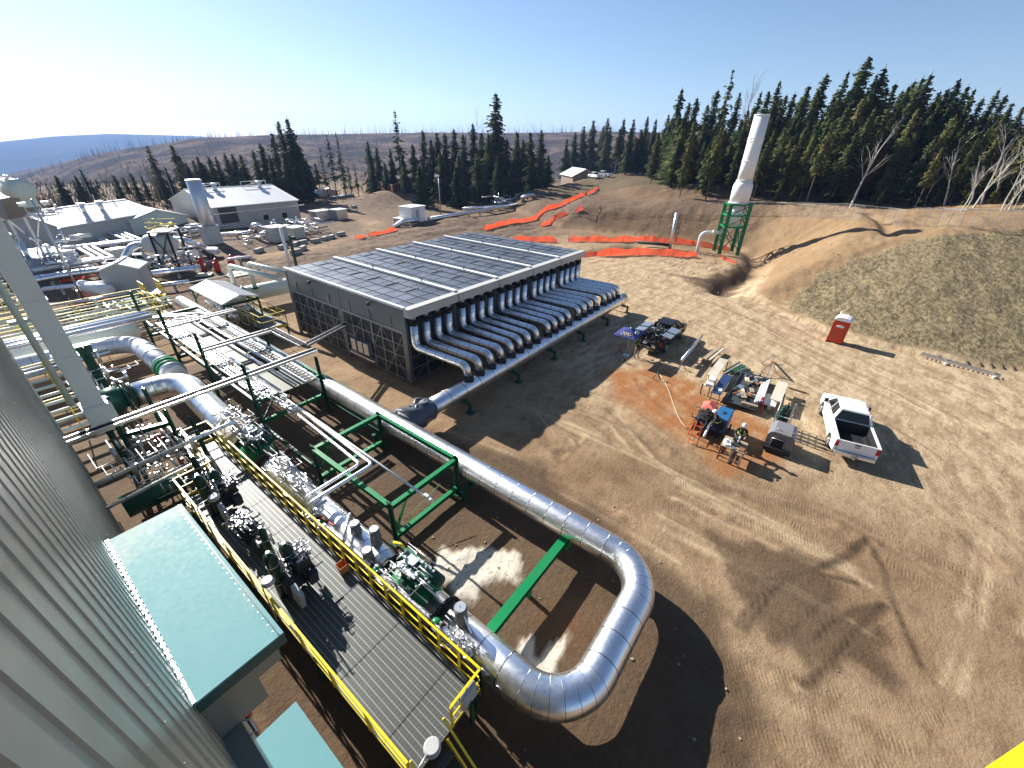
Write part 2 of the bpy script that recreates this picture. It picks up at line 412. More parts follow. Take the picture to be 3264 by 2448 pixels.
track([(1745, 1480), (1800, 1420), (1850, 1360), (1885, 1325), (1903, 1310)], 0, 0.24, 0.07, 0.95)
track([(1740, 1400), (1790, 1350), (1850, 1320), (1910, 1308)], 0, 0.2, 0.05, 0.9)
track([(1880, 1170), (1905, 1220), (1925, 1290), (1990, 1440)], 0, 0.16, 0.03, 0.6)
track([(1620, 1260), (1660, 1250), (1720, 1240), (1780, 1242), (1850, 1260)], 0, 0.16, 0.04, 0.8)
track([(1590, 1350), (1640, 1290), (1700, 1250)], 0, 0.16, 0.04, 0.8)
track([(2050, 900), (2120, 980), (2180, 1060), (2212, 1120)], 0, 0.12, 0.03, 0.1)
track([(1400, 820), (1440, 860), (1500, 900)], 1.7, 0.3, 0.03)
track([(1570, 1500), (1750, 1540), (1950, 1600), (2100, 1640)], 1.7, 0.35, 0.04)
track([(1500, 1560), (1700, 1590), (1900, 1659), (2000, 1700)], 1.7, 0.35, 0.04)
track([(2212, 1150), (2050, 1120), (1980, 1060), (2000, 1000), (2100, 980)], 1.7, 0.25, 0.02)
track([(1130, 880), (1230, 960), (1290, 1030), (1350, 1080)], 1.75, 0.4, 0.05)
track([(1180, 860), (1330, 880), (1450, 960)], 1.75, 0.4, 0.05)
CRK = np.zeros(GX.shape); TM = np.zeros(GX.shape); TS = np.zeros(GX.shape); TW = np.zeros(GX.shape)
for L, w, dep, wet_shade in TR:
    A = np.array(L); x0, x1, y0, y1 = A[:, 0].min()-1, A[:, 0].max()+1, A[:, 1].min()-1, A[:, 1].max()+1
    ix = np.where((xs > x0) & (xs < x1))[0]; iy = np.where((ys > y0) & (ys < y1))[0]
    if len(ix) == 0 or len(iy) == 0: continue
    sl = np.ix_(iy, ix); X = GX[sl]; Y = GY[sl]; best = np.full(X.shape, 1e9); bs = np.zeros(X.shape); acc = 0
    for (ax, ay), (bx, by) in zip(L[:-1], L[1:]):
        ex, ey = bx-ax, by-ay; ln = math.hypot(ex, ey)+1e-9; t = np.clip(((X-ax)*ex+(Y-ay)*ey)/(ln*ln), 0, 1)
        dd = np.hypot(X-ax-t*ex, Y-ay-t*ey); c = dd < best; best = np.where(c, dd, best); bs = np.where(c, acc+t*ln, bs); acc += ln
    mk = (1-sstep(w*0.5, w*1.3, best))*(0.55+0.9*np.clip(fbm(X/2.5, Y/2.5, 2, 77)+0.35, 0, 1)); c = mk > TM[sl]
    TM[sl] = np.maximum(TM[sl], mk if wet_shade < 0.3 else 0*mk); TS[sl] = np.where(c, bs if wet_shade < 0.3 and w > 0.2 else 4.6, TS[sl]); TW[sl] = np.maximum(TW[sl], mk*wet_shade)
    if wet_shade > 0.4: CRK[sl] = np.maximum(CRK[sl], np.exp(-(best/(w*0.3))**2)*np.clip(fbm(X/1.1, Y/1.1, 3, 78)*4+0.45, 0, 1))
    GZ[sl] += -dep*mk+dep*0.6*np.exp(-((best-w*1.5)/(w*0.5))**2)

# long faint streaks left by graders and tyres
rs_ = random.Random(12); LT = np.zeros(GX.shape); DK = np.zeros(GX.shape)
FAM = [([(1300, 640), (1500, 700), (1750, 830), (2000, 960), (2250, 1160)], [(1350, 570), (1550, 610), (1800, 700), (2050, 810), (2300, 900)], 34), ([(900, 960), (1100, 1060), (1400, 1230), (1700, 1400), (2100, 1659)], [(1150, 830), (1400, 920), (1700, 1050), (2000, 1200), (2300, 1420)], 34),
       ([(1950, 900), (2020, 1050), (2000, 1250), (1950, 1500), (1900, 1700)], [(2150, 900), (2250, 1100), (2230, 1300), (2150, 1500), (2100, 1700)], 12), ([(1560, 1500), (1700, 1540), (1850, 1600), (2000, 1700)], [(1700, 1430), (1850, 1440), (2050, 1500), (2300, 1600)], 12), ([(1050, 900), (1150, 1000), (1240, 1100)], [(1300, 850), (1380, 960), (1500, 1060)], 10)]
for ga, gb_, cnt in FAM:
    for i in range(cnt):
        t = rs_.random(); sl_ = rs_.uniform(-.12, .12); Pn = []
        for j, ((ax, ay), (bx, by)) in enumerate(zip(ga, gb_)): tt = t+sl_*(j-1.5)/2; Pn.append(Vector((*m(ax+(bx-ax)*tt, ay+(by-ay)*tt)[:2], 0)))
        a0 = rs_.uniform(0, .6); a1 = a0+rs_.uniform(.25, .6); Q = []; nS = len(Pn)-1
        for k in range(15):
            u = min(.999, a0+(a1-a0)*k/14)*nS; q = int(u); f = u-q; p0 = Pn[max(q-1, 0)]; p1 = Pn[q]; p2 = Pn[q+1]; p3 = Pn[min(q+2, nS)]
            Q.append(0.5*((2*p1)+(p2-p0)*f+(2*p0-5*p1+4*p2-p3)*f*f+(3*p1-p0-3*p2+p3)*f**3))
        w = rs_.uniform(.05, .17); A = np.array([tuple(q[:2]) for q in Q]); ix = np.where((xs > A[:, 0].min()-1) & (xs < A[:, 0].max()+1))[0]; iy = np.where((ys > A[:, 1].min()-1) & (ys < A[:, 1].max()+1))[0]
        if len(ix) < 2 or len(iy) < 2: continue
        sl = np.ix_(iy, ix); X = GX[sl]; Y = GY[sl]; dd = seg_d(X, Y, [tuple(p) for p in A]); mk = np.exp(-(dd/w)**2)*np.clip(fbm(X/1.8, Y/1.8, 3, 200+i)*2.2+0.55, 0, 1)
        tgt = LT if i % 2 else DK; tgt[sl] = np.maximum(tgt[sl], mk); GZ[sl] += (0.012 if i % 2 else -0.02)*mk

def zone(pts, soft=0.6, amp=2.0, sc=1.6, seed=50):
    P = np.array([tuple(m(*p)[:2]) for p in pts]); x0, x1, y0, y1 = P[:, 0].min()-6, P[:, 0].max()+6, P[:, 1].min()-6, P[:, 1].max()+6
    out = np.zeros(GX.shape); ix = np.where((xs > x0) & (xs < x1))[0]; iy = np.where((ys > y0) & (ys < y1))[0]; sl = np.ix_(iy, ix)
    d = poly_sd(GX[sl], GY[sl], P)+fbm(GX[sl]/sc, GY[sl]/sc, 4, seed)*amp; out[sl] = sstep(-soft, soft, d); return out
wet_shade = zone([(1515, 1140), (1600, 1165), (1720, 1200), (1800, 1250), (1830, 1320), (1900, 1370), (1925, 1400), (1910, 1470), (1820, 1430), (1740, 1450), (1680, 1390), (1600, 1300), (1560, 1200)], 0.35, 1.6, 0.6)*0.85
wet_shade = np.maximum(wet_shade, 0.9*zone([(880, 920), (1000, 960), (1150, 1010), (1290, 1090), (1350, 1150), (1420, 1230), (1560, 1290), (1600, 1390), (1640, 1500), (1600, 1659), (1500, 1800), (900, 1800), (400, 1500), (350, 1100), (600, 900)], 0.7, 2.5, 2.2))  # dark soil round the loop, plus painted shade between wall, pipes and walkway
wet_shade = np.maximum(wet_shade, 0.8*zone([(1130, 1330), (1230, 1290), (1320, 1290), (1290, 1400), (1200, 1460), (1120, 1420)], 0.3, 1))
wet_shade = np.maximum(wet_shade, 0.85*zone([(1520, 600), (1600, 575), (1640, 575), (1575, 632), (1500, 615), (1440, 590)], 0.8, 3, 1.2))
wet_shade = np.maximum(wet_shade, 0.8*zone([(100, 1000), (350, 800), (600, 760), (900, 930), (880, 1010), (500, 1120), (300, 1200), (100, 1300)], 0.7, 2.5, 2.2))  # shade under the rack and among the pipes, painted into the soil colour
rust = zone([(1310, 800), (1420, 790), (1500, 830), (1640, 900), (1700, 960), (1640, 1010), (1540, 1000), (1480, 940), (1380, 900), (1320, 850)], 1.2, 2.5, 2.0, 60)
rust = np.maximum(rust, zone([(1500, 950), (1600, 960), (1640, 1000), (1580, 1030), (1520, 1000)], 0.5, 1.2, 1, 61))
rust = np.maximum(rust, 0.8*zone([(1150, 1310), (1260, 1290), (1300, 1340), (1240, 1420), (1160, 1400)], 0.4, 1.2, 1, 62))
snow = zone([(960, 1185), (1010, 1170), (1080, 1190), (1120, 1200), (1110, 1240), (1060, 1250), (1030, 1290), (980, 1290), (940, 1240)], 0.15, 1.3, 0.7, 70)
snow = np.maximum(snow, zone([(1195, 1390), (1225, 1375), (1215, 1410), (1190, 1455), (1150, 1450), (1120, 1400), (1140, 1385), (1160, 1425)], 0.1, 0.8, 0.5, 71))
GZ += snow*np.clip(fbm(GX/0.35, GY/0.35, 3, 90)+0.2, 0, 1)*0.22
D = np.hypot(GX, GY); sd = poly_sd(GX, GY, FOOT)
bank = sstep(0.2, 1.2, sd+fbm(GX/3, GY/3, 3, 80))
# grass mat on the right bank: south of a line running up the slope
gline = (GY-3.0)-(-0.055*(GX-49))*1.0
GP = np.array([tuple(mt_(*q)[:2]) for q in ((1680, 676), (1760, 602), (1850, 557), (1950, 522), (2080, 503), (2212, 494), (2400, 490))]+[(46.5, -40), (46, -14.4), (45.2, -11.3), (45, -8.2), (45.2, -5.5), (46, -1.4)])
grass = bank*sstep(-0.4, 0.5, poly_sd(GX, GY, GP)+fbm(GX/2, GY/2, 4, 81)*2.2)
yard = sstep(38, 50, GY+fbm(GX/6, GY/6, 3, 84)*10)*(1-sstep(120, 160, np.hypot(GX, GY)))*(1-sstep(70, 110, GX))
rd = seg_d(GX, GY, [tuple(m(*q)[:2]) for q in ((300, 590), (480, 560), (620, 548), (720, 528), (800, 500), (805, 480), (760, 462), (690, 445), (640, 438), (600, 436))]); yard = yard*(1-np.exp(-(rd/2.4)**2)*(0.65+np.clip(fbm(GX/1.5, GY/1.5, 3, 85)*2, -.3, .3)))
straw = sstep(15, 30, GX+fbm(GX/8, GY/8, 3, 82)*12)*(1-sstep(60, 74, GX))*(1-bank)*sstep(-60, 24, 34-GY)*(1-wet_shade)
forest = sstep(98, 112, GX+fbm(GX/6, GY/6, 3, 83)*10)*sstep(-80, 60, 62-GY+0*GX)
green = np.exp(-(((GX-125)/28)**2+((GY-86)/9)**2))
far = sstep(150, 260, D)
me = bpy.data.meshes.new('ground'); ny, nx = GX.shape
co = np.stack([GX, GY, GZ], -1).reshape(-1, 3); idx = np.arange(nx*ny).reshape(ny, nx)
fc = np.stack([idx[:-1, :-1], idx[:-1, 1:], idx[1:, 1:], idx[1:, :-1]], -1).reshape(-1, 4)
me.vertices.add(len(co)); me.vertices.foreach_set('co', co.ravel())
me.loops.add(fc.size); me.loops.foreach_set('vertex_index', fc.ravel().astype(np.int32))
me.polygons.add(len(fc)); me.polygons.foreach_set('loop_start', np.arange(0, fc.size, 4, dtype=np.int32)); me.polygons.foreach_set('use_smooth', np.ones(len(fc), bool))
for nm, a in (('wet_shade', wet_shade), ('rust', rust), ('snow', snow), ('grass', grass), ('straw', straw), ('forest', forest), ('green', green), ('far', far), ('trk', TM), ('trs', TS), ('trw', TW), ('lt', LT), ('mound', bank*sstep(8, 14, GY)), ('yard', yard), ('crk', CRK), ('dk', DK), ('bank', bank)):
    at = me.attributes.new(nm, 'FLOAT', 'POINT'); at.data.foreach_set('value', a.ravel().astype(np.float32))
me.update(calc_edges=True); me.validate()
ground = bpy.data.objects.new('ground', me); COL.objects.link(ground); ground['kind'] = 'structure'
mt, n, b = nodes_of('soil'); p = wpos(n)
nA = noise_n(n, p, 0.12, 6, 0.6); nB = noise_n(n, p, 0.9, 6, 0.65); nC = noise_n(n, p, 6, 5, 0.7); nD = noise_n(n, p, 0.45, 8, 0.75, (1, 2.6, 1), (0, 0, R(32)))
nE = noise_n(n, p, 1.3, 7, 0.72, (1, 2.4, 1), (0, 0, R(-8))); nF = noise_n(n, p, 17, 4, 0.75); nG = noise_n(n, p, 2.6, 8, 0.8)
c = mix_col(n, ramp_n(n, nA, 0.35, 0.65), (0.205, 0.128, 0.07), (0.32, 0.22, 0.13))
c = mix_col(n, math_n(n, 'MULTIPLY', ramp_n(n, nB, 0.45, 0.7), 0.55), c, (0.13, 0.078, 0.040))
c = mix_col(n, math_n(n, 'MULTIPLY', attr(n, 'straw'), 0.75), c, mix_col(n, ramp_n(n, nD, 0.38, 0.62), (0.31, 0.215, 0.125), (0.58, 0.45, 0.285)))
c = mix_col(n, math_n(n, 'MULTIPLY', ramp_n(n, nE, 0.52, 0.66), 0.45), c, (0.14, 0.088, 0.047)); c = mix_col(n, math_n(n, 'MULTIPLY', ramp_n(n, nG, 0.52, 0.62), 0.35), c, (0.13, 0.085, 0.048)); c = mix_col(n, math_n(n, 'MULTIPLY', ramp_n(n, nF, 0.5, 0.75), 0.3), c, (0.4, 0.32, 0.22))
c = mix_col(n, math_n(n, 'MULTIPLY', attr(n, 'lt'), 0.6), c, (0.55, 0.43, 0.27)); c = mix_col(n, math_n(n, 'MULTIPLY', attr(n, 'dk'), 0.55), c, (0.13, 0.08, 0.042))
c = mix_col(n, math_n(n, 'MULTIPLY', attr(n, 'bank'), ramp_n(n, nD, 0.35, 0.6)), c, (0.25, 0.165, 0.085))
c = mix_col(n, math_n(n, 'MULTIPLY', attr(n, 'mound'), 0.75), c, mix_col(n, ramp_n(n, nG, 0.42, 0.6), (0.085, 0.053, 0.033), (0.165, 0.108, 0.066)))
c = mix_col(n, math_n(n, 'MULTIPLY', attr(n, 'grass'), 0.85), c, mix_col(n, ramp_n(n, noise_n(n, p, 1.7, 8, 0.8, (1, 2, 1)), 0.42, 0.58), (0.085, 0.07, 0.036), (0.29, 0.235, 0.135)))
c = mix_col(n, math_n(n, 'MULTIPLY', attr(n, 'yard'), 0.85), c, mix_col(n, ramp_n(n, nB, 0.4, 0.62), (0.075, 0.05, 0.036), (0.165, 0.112, 0.077)))
c = mix_col(n, math_n(n, 'MULTIPLY', attr(n, 'rust'), ramp_n(n, nB, 0.15, 0.6)), c, (0.30, 0.125, 0.045))
wet_shade_f = math_n(n, 'MAXIMUM', attr(n, 'wet_shade'), attr(n, 'trw'))  # damp soil, wet ruts and the painted shade share one mask
c = mix_col(n, math_n(n, 'MULTIPLY', wet_shade_f, 0.85), c, mix_col(n, nC, (0.03, 0.019, 0.012), (0.1, 0.063, 0.037)))
c = mix_col(n, math_n(n, 'MULTIPLY', attr(n, 'crk'), 0.6), c, (0.012, 0.008, 0.006))
c = mix_col(n, math_n(n, 'MULTIPLY', math_n(n, 'MULTIPLY', ramp_n(n, nC, 0.6, 0.72), 0.35), math_n(n, 'SUBTRACT', 1, math_n(n, 'MULTIPLY', wet_shade_f, 0.7))), c, (0.36, 0.31, 0.25))
c = mix_col(n, math_n(n, 'MULTIPLY', attr(n, 'green'), 0.8), c, (0.16, 0.17, 0.03))
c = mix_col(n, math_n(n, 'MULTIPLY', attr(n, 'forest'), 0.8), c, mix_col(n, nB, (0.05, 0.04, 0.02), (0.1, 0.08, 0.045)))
c = mix_col(n, attr(n, 'far'), c, mix_col(n, ramp_n(n, noise_n(n, p, 0.02, 6, 0.7), 0.4, 0.6), (0.05, 0.042, 0.035), (0.13, 0.095, 0.07)))
c = mix_col(n, math_n(n, 'MULTIPLY', attr(n, 'snow'), ramp_n(n, nC, 0.3, 0.45)), c, (0.62, 0.56, 0.46))
# bite marks of the tyre treads
ts = attr(n, 'trs'); trk = attr(n, 'trk'); tread = math_n(n, 'SINE', math_n(n, 'MULTIPLY', ts, 52)); tm = math_n(n, 'MULTIPLY', trk, ramp_n(n, nB, 0.3, 0.6))
c = mix_col(n, math_n(n, 'MULTIPLY', math_n(n, 'MULTIPLY', tm, ramp_n(n, tread, -0.2, 0.6)), 0.35), c, (0.11, 0.07, 0.035))
n.links.new(c, b.inputs['Base Color']); b.inputs['Roughness'].default_value = 0.95; b.inputs['Specular IOR Level'].default_value = 0.15
wet_shade_r = wet_shade_f
rough_r = math_n(n, 'SUBTRACT', 0.95, math_n(n, 'MULTIPLY', wet_shade_f, 0.2)); n.links.new(rough_r, b.inputs['Roughness'])
hgt = math_n(n, 'ADD', math_n(n, 'MULTIPLY', nG, 0.75), math_n(n, 'ADD', math_n(n, 'MULTIPLY', nC, 0.3), math_n(n, 'MULTIPLY', nF, 0.16)))
hgt = math_n(n, 'ADD', hgt, math_n(n, 'MULTIPLY', math_n(n, 'MULTIPLY', tread, tm), 0.035))
hgt = math_n(n, 'ADD', hgt, math_n(n, 'MULTIPLY', math_n(n, 'MULTIPLY', attr(n, 'grass'), noise_n(n, p, 3.0, 5, 0.8)), 1.2))
n.links.new(bump_n(n, hgt, 0.75, 0.16), b.inputs['Normal']); me.materials.append(mt)

# ------------------------------------------------------------ hills
def hill(name, crest, D0, D1, D2, zlow, mat, seed, amp):
    az = []; el = []
    for x, y in crest:
        d = ray(x*M, y*M); az.append(math.atan2(d.x, d.y)); el.append(d.z/math.hypot(d.x, d.y))
    A = np.linspace(az[0], az[-1], 360); E_ = np.interp(A, az, el); mb = MB(); rs = np.concatenate([np.linspace(D0, D1, 36), np.linspace(D1, D2, 10)[1:]])
    V = []
    for r in rs:
        zl = np.minimum(zlow, CAMZ+E_*D1-25)
        t = min(1, (r-D0)/(D1-D0)); up = t*t*(3-2*t) if r <= D1 else 1-0.6*((r-D1)/(D2-D1))
        top = CAMZ+E_*D1; nz = fbm(A*D1/(amp*9), np.full_like(A, r/(amp*9)), 5, seed)*amp*min(1, 4*t+.2)*(0.25 if abs(r-D1) < (D1-D0)*0.06 else 1)
        z = zl+(top-zl)*up+nz*0.8
        V += [(r*math.sin(a), r*math.cos(a), zz) for a, zz in zip(A, z)]
    k = len(A); F_ = [(i*k+j, i*k+j+1, (i+1)*k+j+1, (i+1)*k+j) for i in range(len(rs)-1) for j in range(k-1)]
    mb.add(V, F_, None, True); o = mb.build(name, mat); o['kind'] = 'structure'; return o, A, E_
def hillmat(name, a, b_, sc):
    mt, n, b = nodes_of(name); p = wpos(n)
    c = mix_col(n, ramp_n(n, noise_n(n, p, sc, 7, 0.7), 0.42, 0.6), a, b_)
    c = mix_col(n, math_n(n, 'MULTIPLY', ramp_n(n, noise_n(n, p, sc*6, 5, 0.75), 0.5, 0.62), 0.7), c, (0.05, 0.04, 0.045))
    n.links.new(c, b.inputs['Base Color']); b.inputs['Roughness'].default_value = 1; b.inputs['Specular IOR Level'].default_value = 0; return mt
hill_near, HA, HE = hill('burnt_ridge', [(-160, 460), (-40, 420), (96, 370), (176, 342), (248, 325), (331, 313), (414, 299), (579, 292), (700, 290), (800, 288), (1000, 287), (1250, 286), (1500, 286), (2300, 270)], 420, 1000, 1500, -14, hillmat('burnt_ground', (0.06, 0.052, 0.048), (0.17, 0.125, 0.095), 0.012), 90, 9)
hill('blue_hill', [(-300, 330), (-80, 314), (0, 306), (110, 295), (234, 289), (358, 292), (441, 295), (560, 300), (800, 310)], 1500, 4600, 5600, -170, hillmat('far_woods', (0.025, 0.035, 0.04), (0.045, 0.055, 0.05), 0.004), 92, 30)
# ------------------------------------------------------------ air cooler building
cool = thing('air_cooler_building', 'large flat dark building of mesh roof panels with twenty silver downpipes along its side', 'air cooler', (26.5, 27.6, 0))
X0, X1, Y0, Y1, ZR = 15.4, 37.7, 20.3, 34.9, 5.6
BAY = (X1-X0)/5
MESHP, n_, b_ = nodes_of('dark_mesh_panel'); p_ = wpos(n_)
c_ = mix_col(n_, ramp_n(n_, noise_n(n_, p_, 0.5, 5), 0.35, 0.65), (0.095, 0.11, 0.14), (0.18, 0.195, 0.23))
c_ = mix_col(n_, math_n(n_, 'MULTIPLY', ramp_n(n_, noise_n(n_, p_, 3, 6, 0.7), 0.5, 0.7), 0.3), c_, (0.2, 0.2, 0.2))
n_.links.new(c_, b_.inputs['Base Color']); b_.inputs['Metallic'].default_value = 0.5; b_.inputs['Roughness'].default_value = 0.42
WALLM = paint('weathered_zinc_wall', (0.15, 0.165, 0.17), 0.42, 0.55, 0.45, 0.8, dirt_amt=0.15)
SCREEN = paint('dark_insect_screen', (0.014, 0.015, 0.017), 0.6, 0.1, 0.5, 1.5, dirt_amt=0.06)
FRAMEM = paint('screen_frame_zinc', (0.28, 0.29, 0.29), 0.45, 0.6, 0.3, 2, dirt_amt=0.2)
for i in range(5):
    xa = X0+i*BAY; xb = xa+BAY-0.12
    rb = MB()
    rb.span((xa, Y0-0.1, ZR-0.16), (xb, Y1, ZR-0.02))
    roof = wpart(rb, 'roof_panel', MESHP, cool)
    gb = MB()
    for k in range(1, 13): gb.span((xa, Y0-0.1+k*(Y1-Y0)/13-0.018, ZR-0.02), (xb, Y0-0.1+k*(Y1-Y0)/13+0.018, ZR-0.005))
    spart(gb, 'cross_bars', paint('mesh_seam', (0.07, 0.08, 0.09), 0.5, 0.3), roof, cool)
    gb = MB()
    for k, (f0, f1) in enumerate(((0, 1), (0, 1), (0, 0.45), (0.55, 1))):
        xx = xa+BAY*(0.22, 0.48, 0.72, 0.74)[k]; gb.span((xx-0.02, Y0-0.1+f0*(Y1-Y0), ZR-0.015), (xx+0.02, Y0-0.1+f1*(Y1-Y0), ZR+0.035))
    for k in range(2, 13, 2):
        y_ = Y0+k*1.1+0.3; gb.span((xa+BAY*0.5, y_-0.03, ZR-0.01), (xa+BAY*0.78, y_+0.03, ZR+0.04))
    spart(gb, 'grid_bars', FRAMEM, roof, cool)
for i in range(1, 5):
    rb = MB(); xx = X0+i*BAY-0.06
    rb.span((xx-0.16, Y0-0.25, ZR+0.03), (xx+0.16, Y1, ZR+0.17)); wpart(rb, 'roof_beam', WHITE, cool)
    for f in (0.22, 0.62):
        lb = MB(); lb.tube([(xx, Y0+f*14.6, ZR+0.16), (xx-0.12, Y0+f*14.6, ZR+0.36), (xx+0.12, Y0+f*14.6, ZR+0.36), (xx, Y0+f*14.6, ZR+0.16)], 0.03, 6); wpart(lb, 'lifting_eye', BLACK, cool)
eb = MB(); eb.span((X0-0.14, Y0-0.2, ZR-0.06), (X0+0.04, Y1, ZR+0.1)); wpart(eb, 'roof_edge', WHITE, cool)
# plenum boxes along the pipe side, each bay stepped a little
PLEN = paint('plenum_box', (0.5, 0.49, 0.45), 0.5, 0.1, 0.2, 1, dirt_amt=0.15)
for i in range(5):
    xa = X0+i*BAY-0.1; xb = xa+BAY-0.08; pb = MB(); pb.span((xa, Y0-0.62, ZR-0.55), (xb, Y0-0.11, ZR-0.02)); pb.span((xa-0.03, Y0-0.66, ZR-0.03), (xb+0.03, Y0-0.1, ZR+0.05))
    wpart(pb, 'plenum_box', PLEN, cool, bevel=0.015)
# walls: solid band on top, framed screens below
def wall_frame(axis_, c0, u0, u1, zlo, zhi, cols, rows, out, brace=()):
    """axis_: 'x' = wall in plane x=c0 running along y"""
    def P_(u, z, o=0.0): return Vector((c0+out*o, u, z)) if axis_ == 'x' else Vector((u, c0+out*o, z))
    sb = MB(); a = P_(u0, zlo, -0.06); b = P_(u1, zhi, -0.03)
    sb.span(a, b); s_ = wpart(sb, 'screen', SCREEN, cool)
    fb = MB(); up = (1, 0, 0) if axis_ == 'x' else (0, 1, 0)
    for k in range(cols+1):
        u = u0+(u1-u0)*k/cols; fb.beam(P_(u, zlo, 0.02), P_(u, zhi, 0.02), 0.08 if k % 3 else 0.13, 0.06, up)
    for k in range(rows+1):
        z = zlo+(zhi-zlo)*k/rows; fb.beam(P_(u0, z, 0.03), P_(u1, z, 0.03), 0.07, 0.06)
    for (k0, k1) in brace:
        ua = u0+(u1-u0)*k0/cols; ub = u0+(u1-u0)*k1/cols
        fb.beam(P_(ua, zlo, 0.0), P_(ub, zhi, 0.0), 0.05, 0.05); fb.beam(P_(ua, zhi, -0.01), P_(ub, zlo, -0.01), 0.05, 0.05)
    spart(fb, 'screen_frame', FRAMEM, s_, cool)
zs = 3.95
for (u0, u1) in ((Y0+0.25, Y0+7.15), (Y0+7.45, Y1-0.2)):
    wall_frame('x', X0, u0, u1, 0.35, zs-0.15, 6, 4, -1, ((0, 2), (2, 4), (4, 6)))
    wb = MB(); wb.span((X0-0.03, u0-0.1, zs), (X0+0.06, u1+0.1, ZR-0.1))
    wl = wpart(wb, 'wall_panel', WALLM, cool)
    sb = MB()
    for k in range(1, 6):
        if k % 2: sb.span((X0-0.09, u0+k*(u1-u0)/6-0.04, zs+0.02), (X0-0.03, u0+k*(u1-u0)/6+0.04, zs+0.75))
    sb.span((X0-0.08, u0-0.1, zs-0.1), (X0-0.025, u1+0.1, zs+0.02)); spart(sb, 'stiffener', FRAMEM, wl, cool)
for i in range(5): wall_frame('y', Y0, X0+i*BAY+0.15, X0+(i+1)*BAY-0.15, 0.35, 3.0, 3, 3, -1, ((0, 3),))
wb = MB(); wb.span((X0+0.1, Y0, 3.05), (X1, Y0+0.08, ZR-0.17)); wpart(wb, 'wall_panel', WALLM, cool)
wb = MB(); wb.span((X1-0.08, Y0, 0.3), (X1, Y1, ZR-0.17)); wb.span((X0+0.1, Y1-0.08, 0.3), (X1-0.1, Y1, ZR-0.17)); wpart(wb, 'wall_panel', WALLM, cool)
for x in [X0+i*BAY for i in range(6)]:
    for y in (Y0, Y1): cb = MB(); cb.span((x-0.13 if x > X0 else x-0.06, y-0.1, -0.1), (x+0.13, y+0.12, ZR-0.17)); wpart(cb, 'column', WALLM, cool)
cb = MB(); cb.span((X0-0.05, Y0+7.17, -0.1), (X0+0.15, Y0+7.43, ZR-0.17)); wpart(cb, 'column', WALLM, cool)
fl = MB(); fl.span((X0+0.2, Y0+0.2, 3.1), (X1-0.2, Y1-0.2, 3.2)); wpart(fl, 'fan_deck', DGREY, cool)
for y in (Y0+3.2, Y0+10.6):
    lb = MB(); lb.beam((X0, y, ZR-0.3), (X0-0.3, y, ZR-0.28), 0.05); lb.cyl((X0-0.32, y, ZR-0.42), (X0-0.32, y, ZR-0.22), 0.16, 0.08); wpart(lb, 'floodlight', DGREY, cool)
for k, y in enumerate((26.0, 25.2, 24.5)): jb = MB(); jb.span((X0-0.45, y-0.28, 1.2), (X0-0.12, y+0.28, 2.1)); wpart(jb, 'junction_box', GALV, cool)
jb = MB(); jb.span((X0-0.5, 23.6, 0.9), (X0-0.15, 26.6, 0.98)); wpart(jb, 'shelf_rail', GALV_L, cool)
# twenty insulated outlet pipes
ends = [16.29, 17.34, 18.48, 19.54, 20.64, 21.66, 22.68, 23.76, 25.3, 26.28, 27.33, 28.37, 29.97, 30.98, 32.04, 33.21, 34.75, 35.75, 36.62, 37.6]
vert = [15.78, 16.8, 17.82, 18.84, 20.22, 21.24, 22.26, 23.28, 24.68, 25.7, 26.72, 27.74, 29.14, 30.16, 31.18, 32.2, 33.6, 34.62, 35.64, 36.66]
HY, HZ, HR = 15.75, 1.25, 0.55
JACKET = paint('dark_soft_jacket', (0.03, 0.03, 0.033), 0.7, 0, 0.4, 4, dirt_amt=0.05)
for xe, xv in zip(ends, vert):
    pts, s = fillet([(xv, 19.93, 4.45), (xv, 19.93, 2.95), (xe-0.1, HY+0.1, 2.75), (xe, HY, 1.95)], [0, 0.42, 0.45, 0], 7, 0.8, 0.5)
    b = MB(); b.tube(pts, 0.26, 20, True, s); pipe = wpart(b, 'downpipe', ALU, cool)
    b = MB(); b.cyl((xv, 19.93, 4.4), (xv, 19.93, 4.78), 0.2); b.cyl((xv, 19.93, 4.62), (xv, 19.93, 4.72), 0.33); b.cyl((xv, 19.93, 4.77), (xv, 19.93, 4.87), 0.33)
    spart(b, 'flange', BLACK, pipe, cool)
    b = MB(); b.cyl((xv, 19.93, 4.86), (xv, 19.93, ZR-0.56), 0.2); spart(b, 'nozzle', PLEN, pipe, cool)
    b = MB(); b.tube([(xe, HY, HZ+0.38), (xe, HY, HZ+0.7), (xe, HY, 2.0)], [0.36, 0.33, 0.31], 16); spart(b, 'jacket', JACKET, pipe, cool)
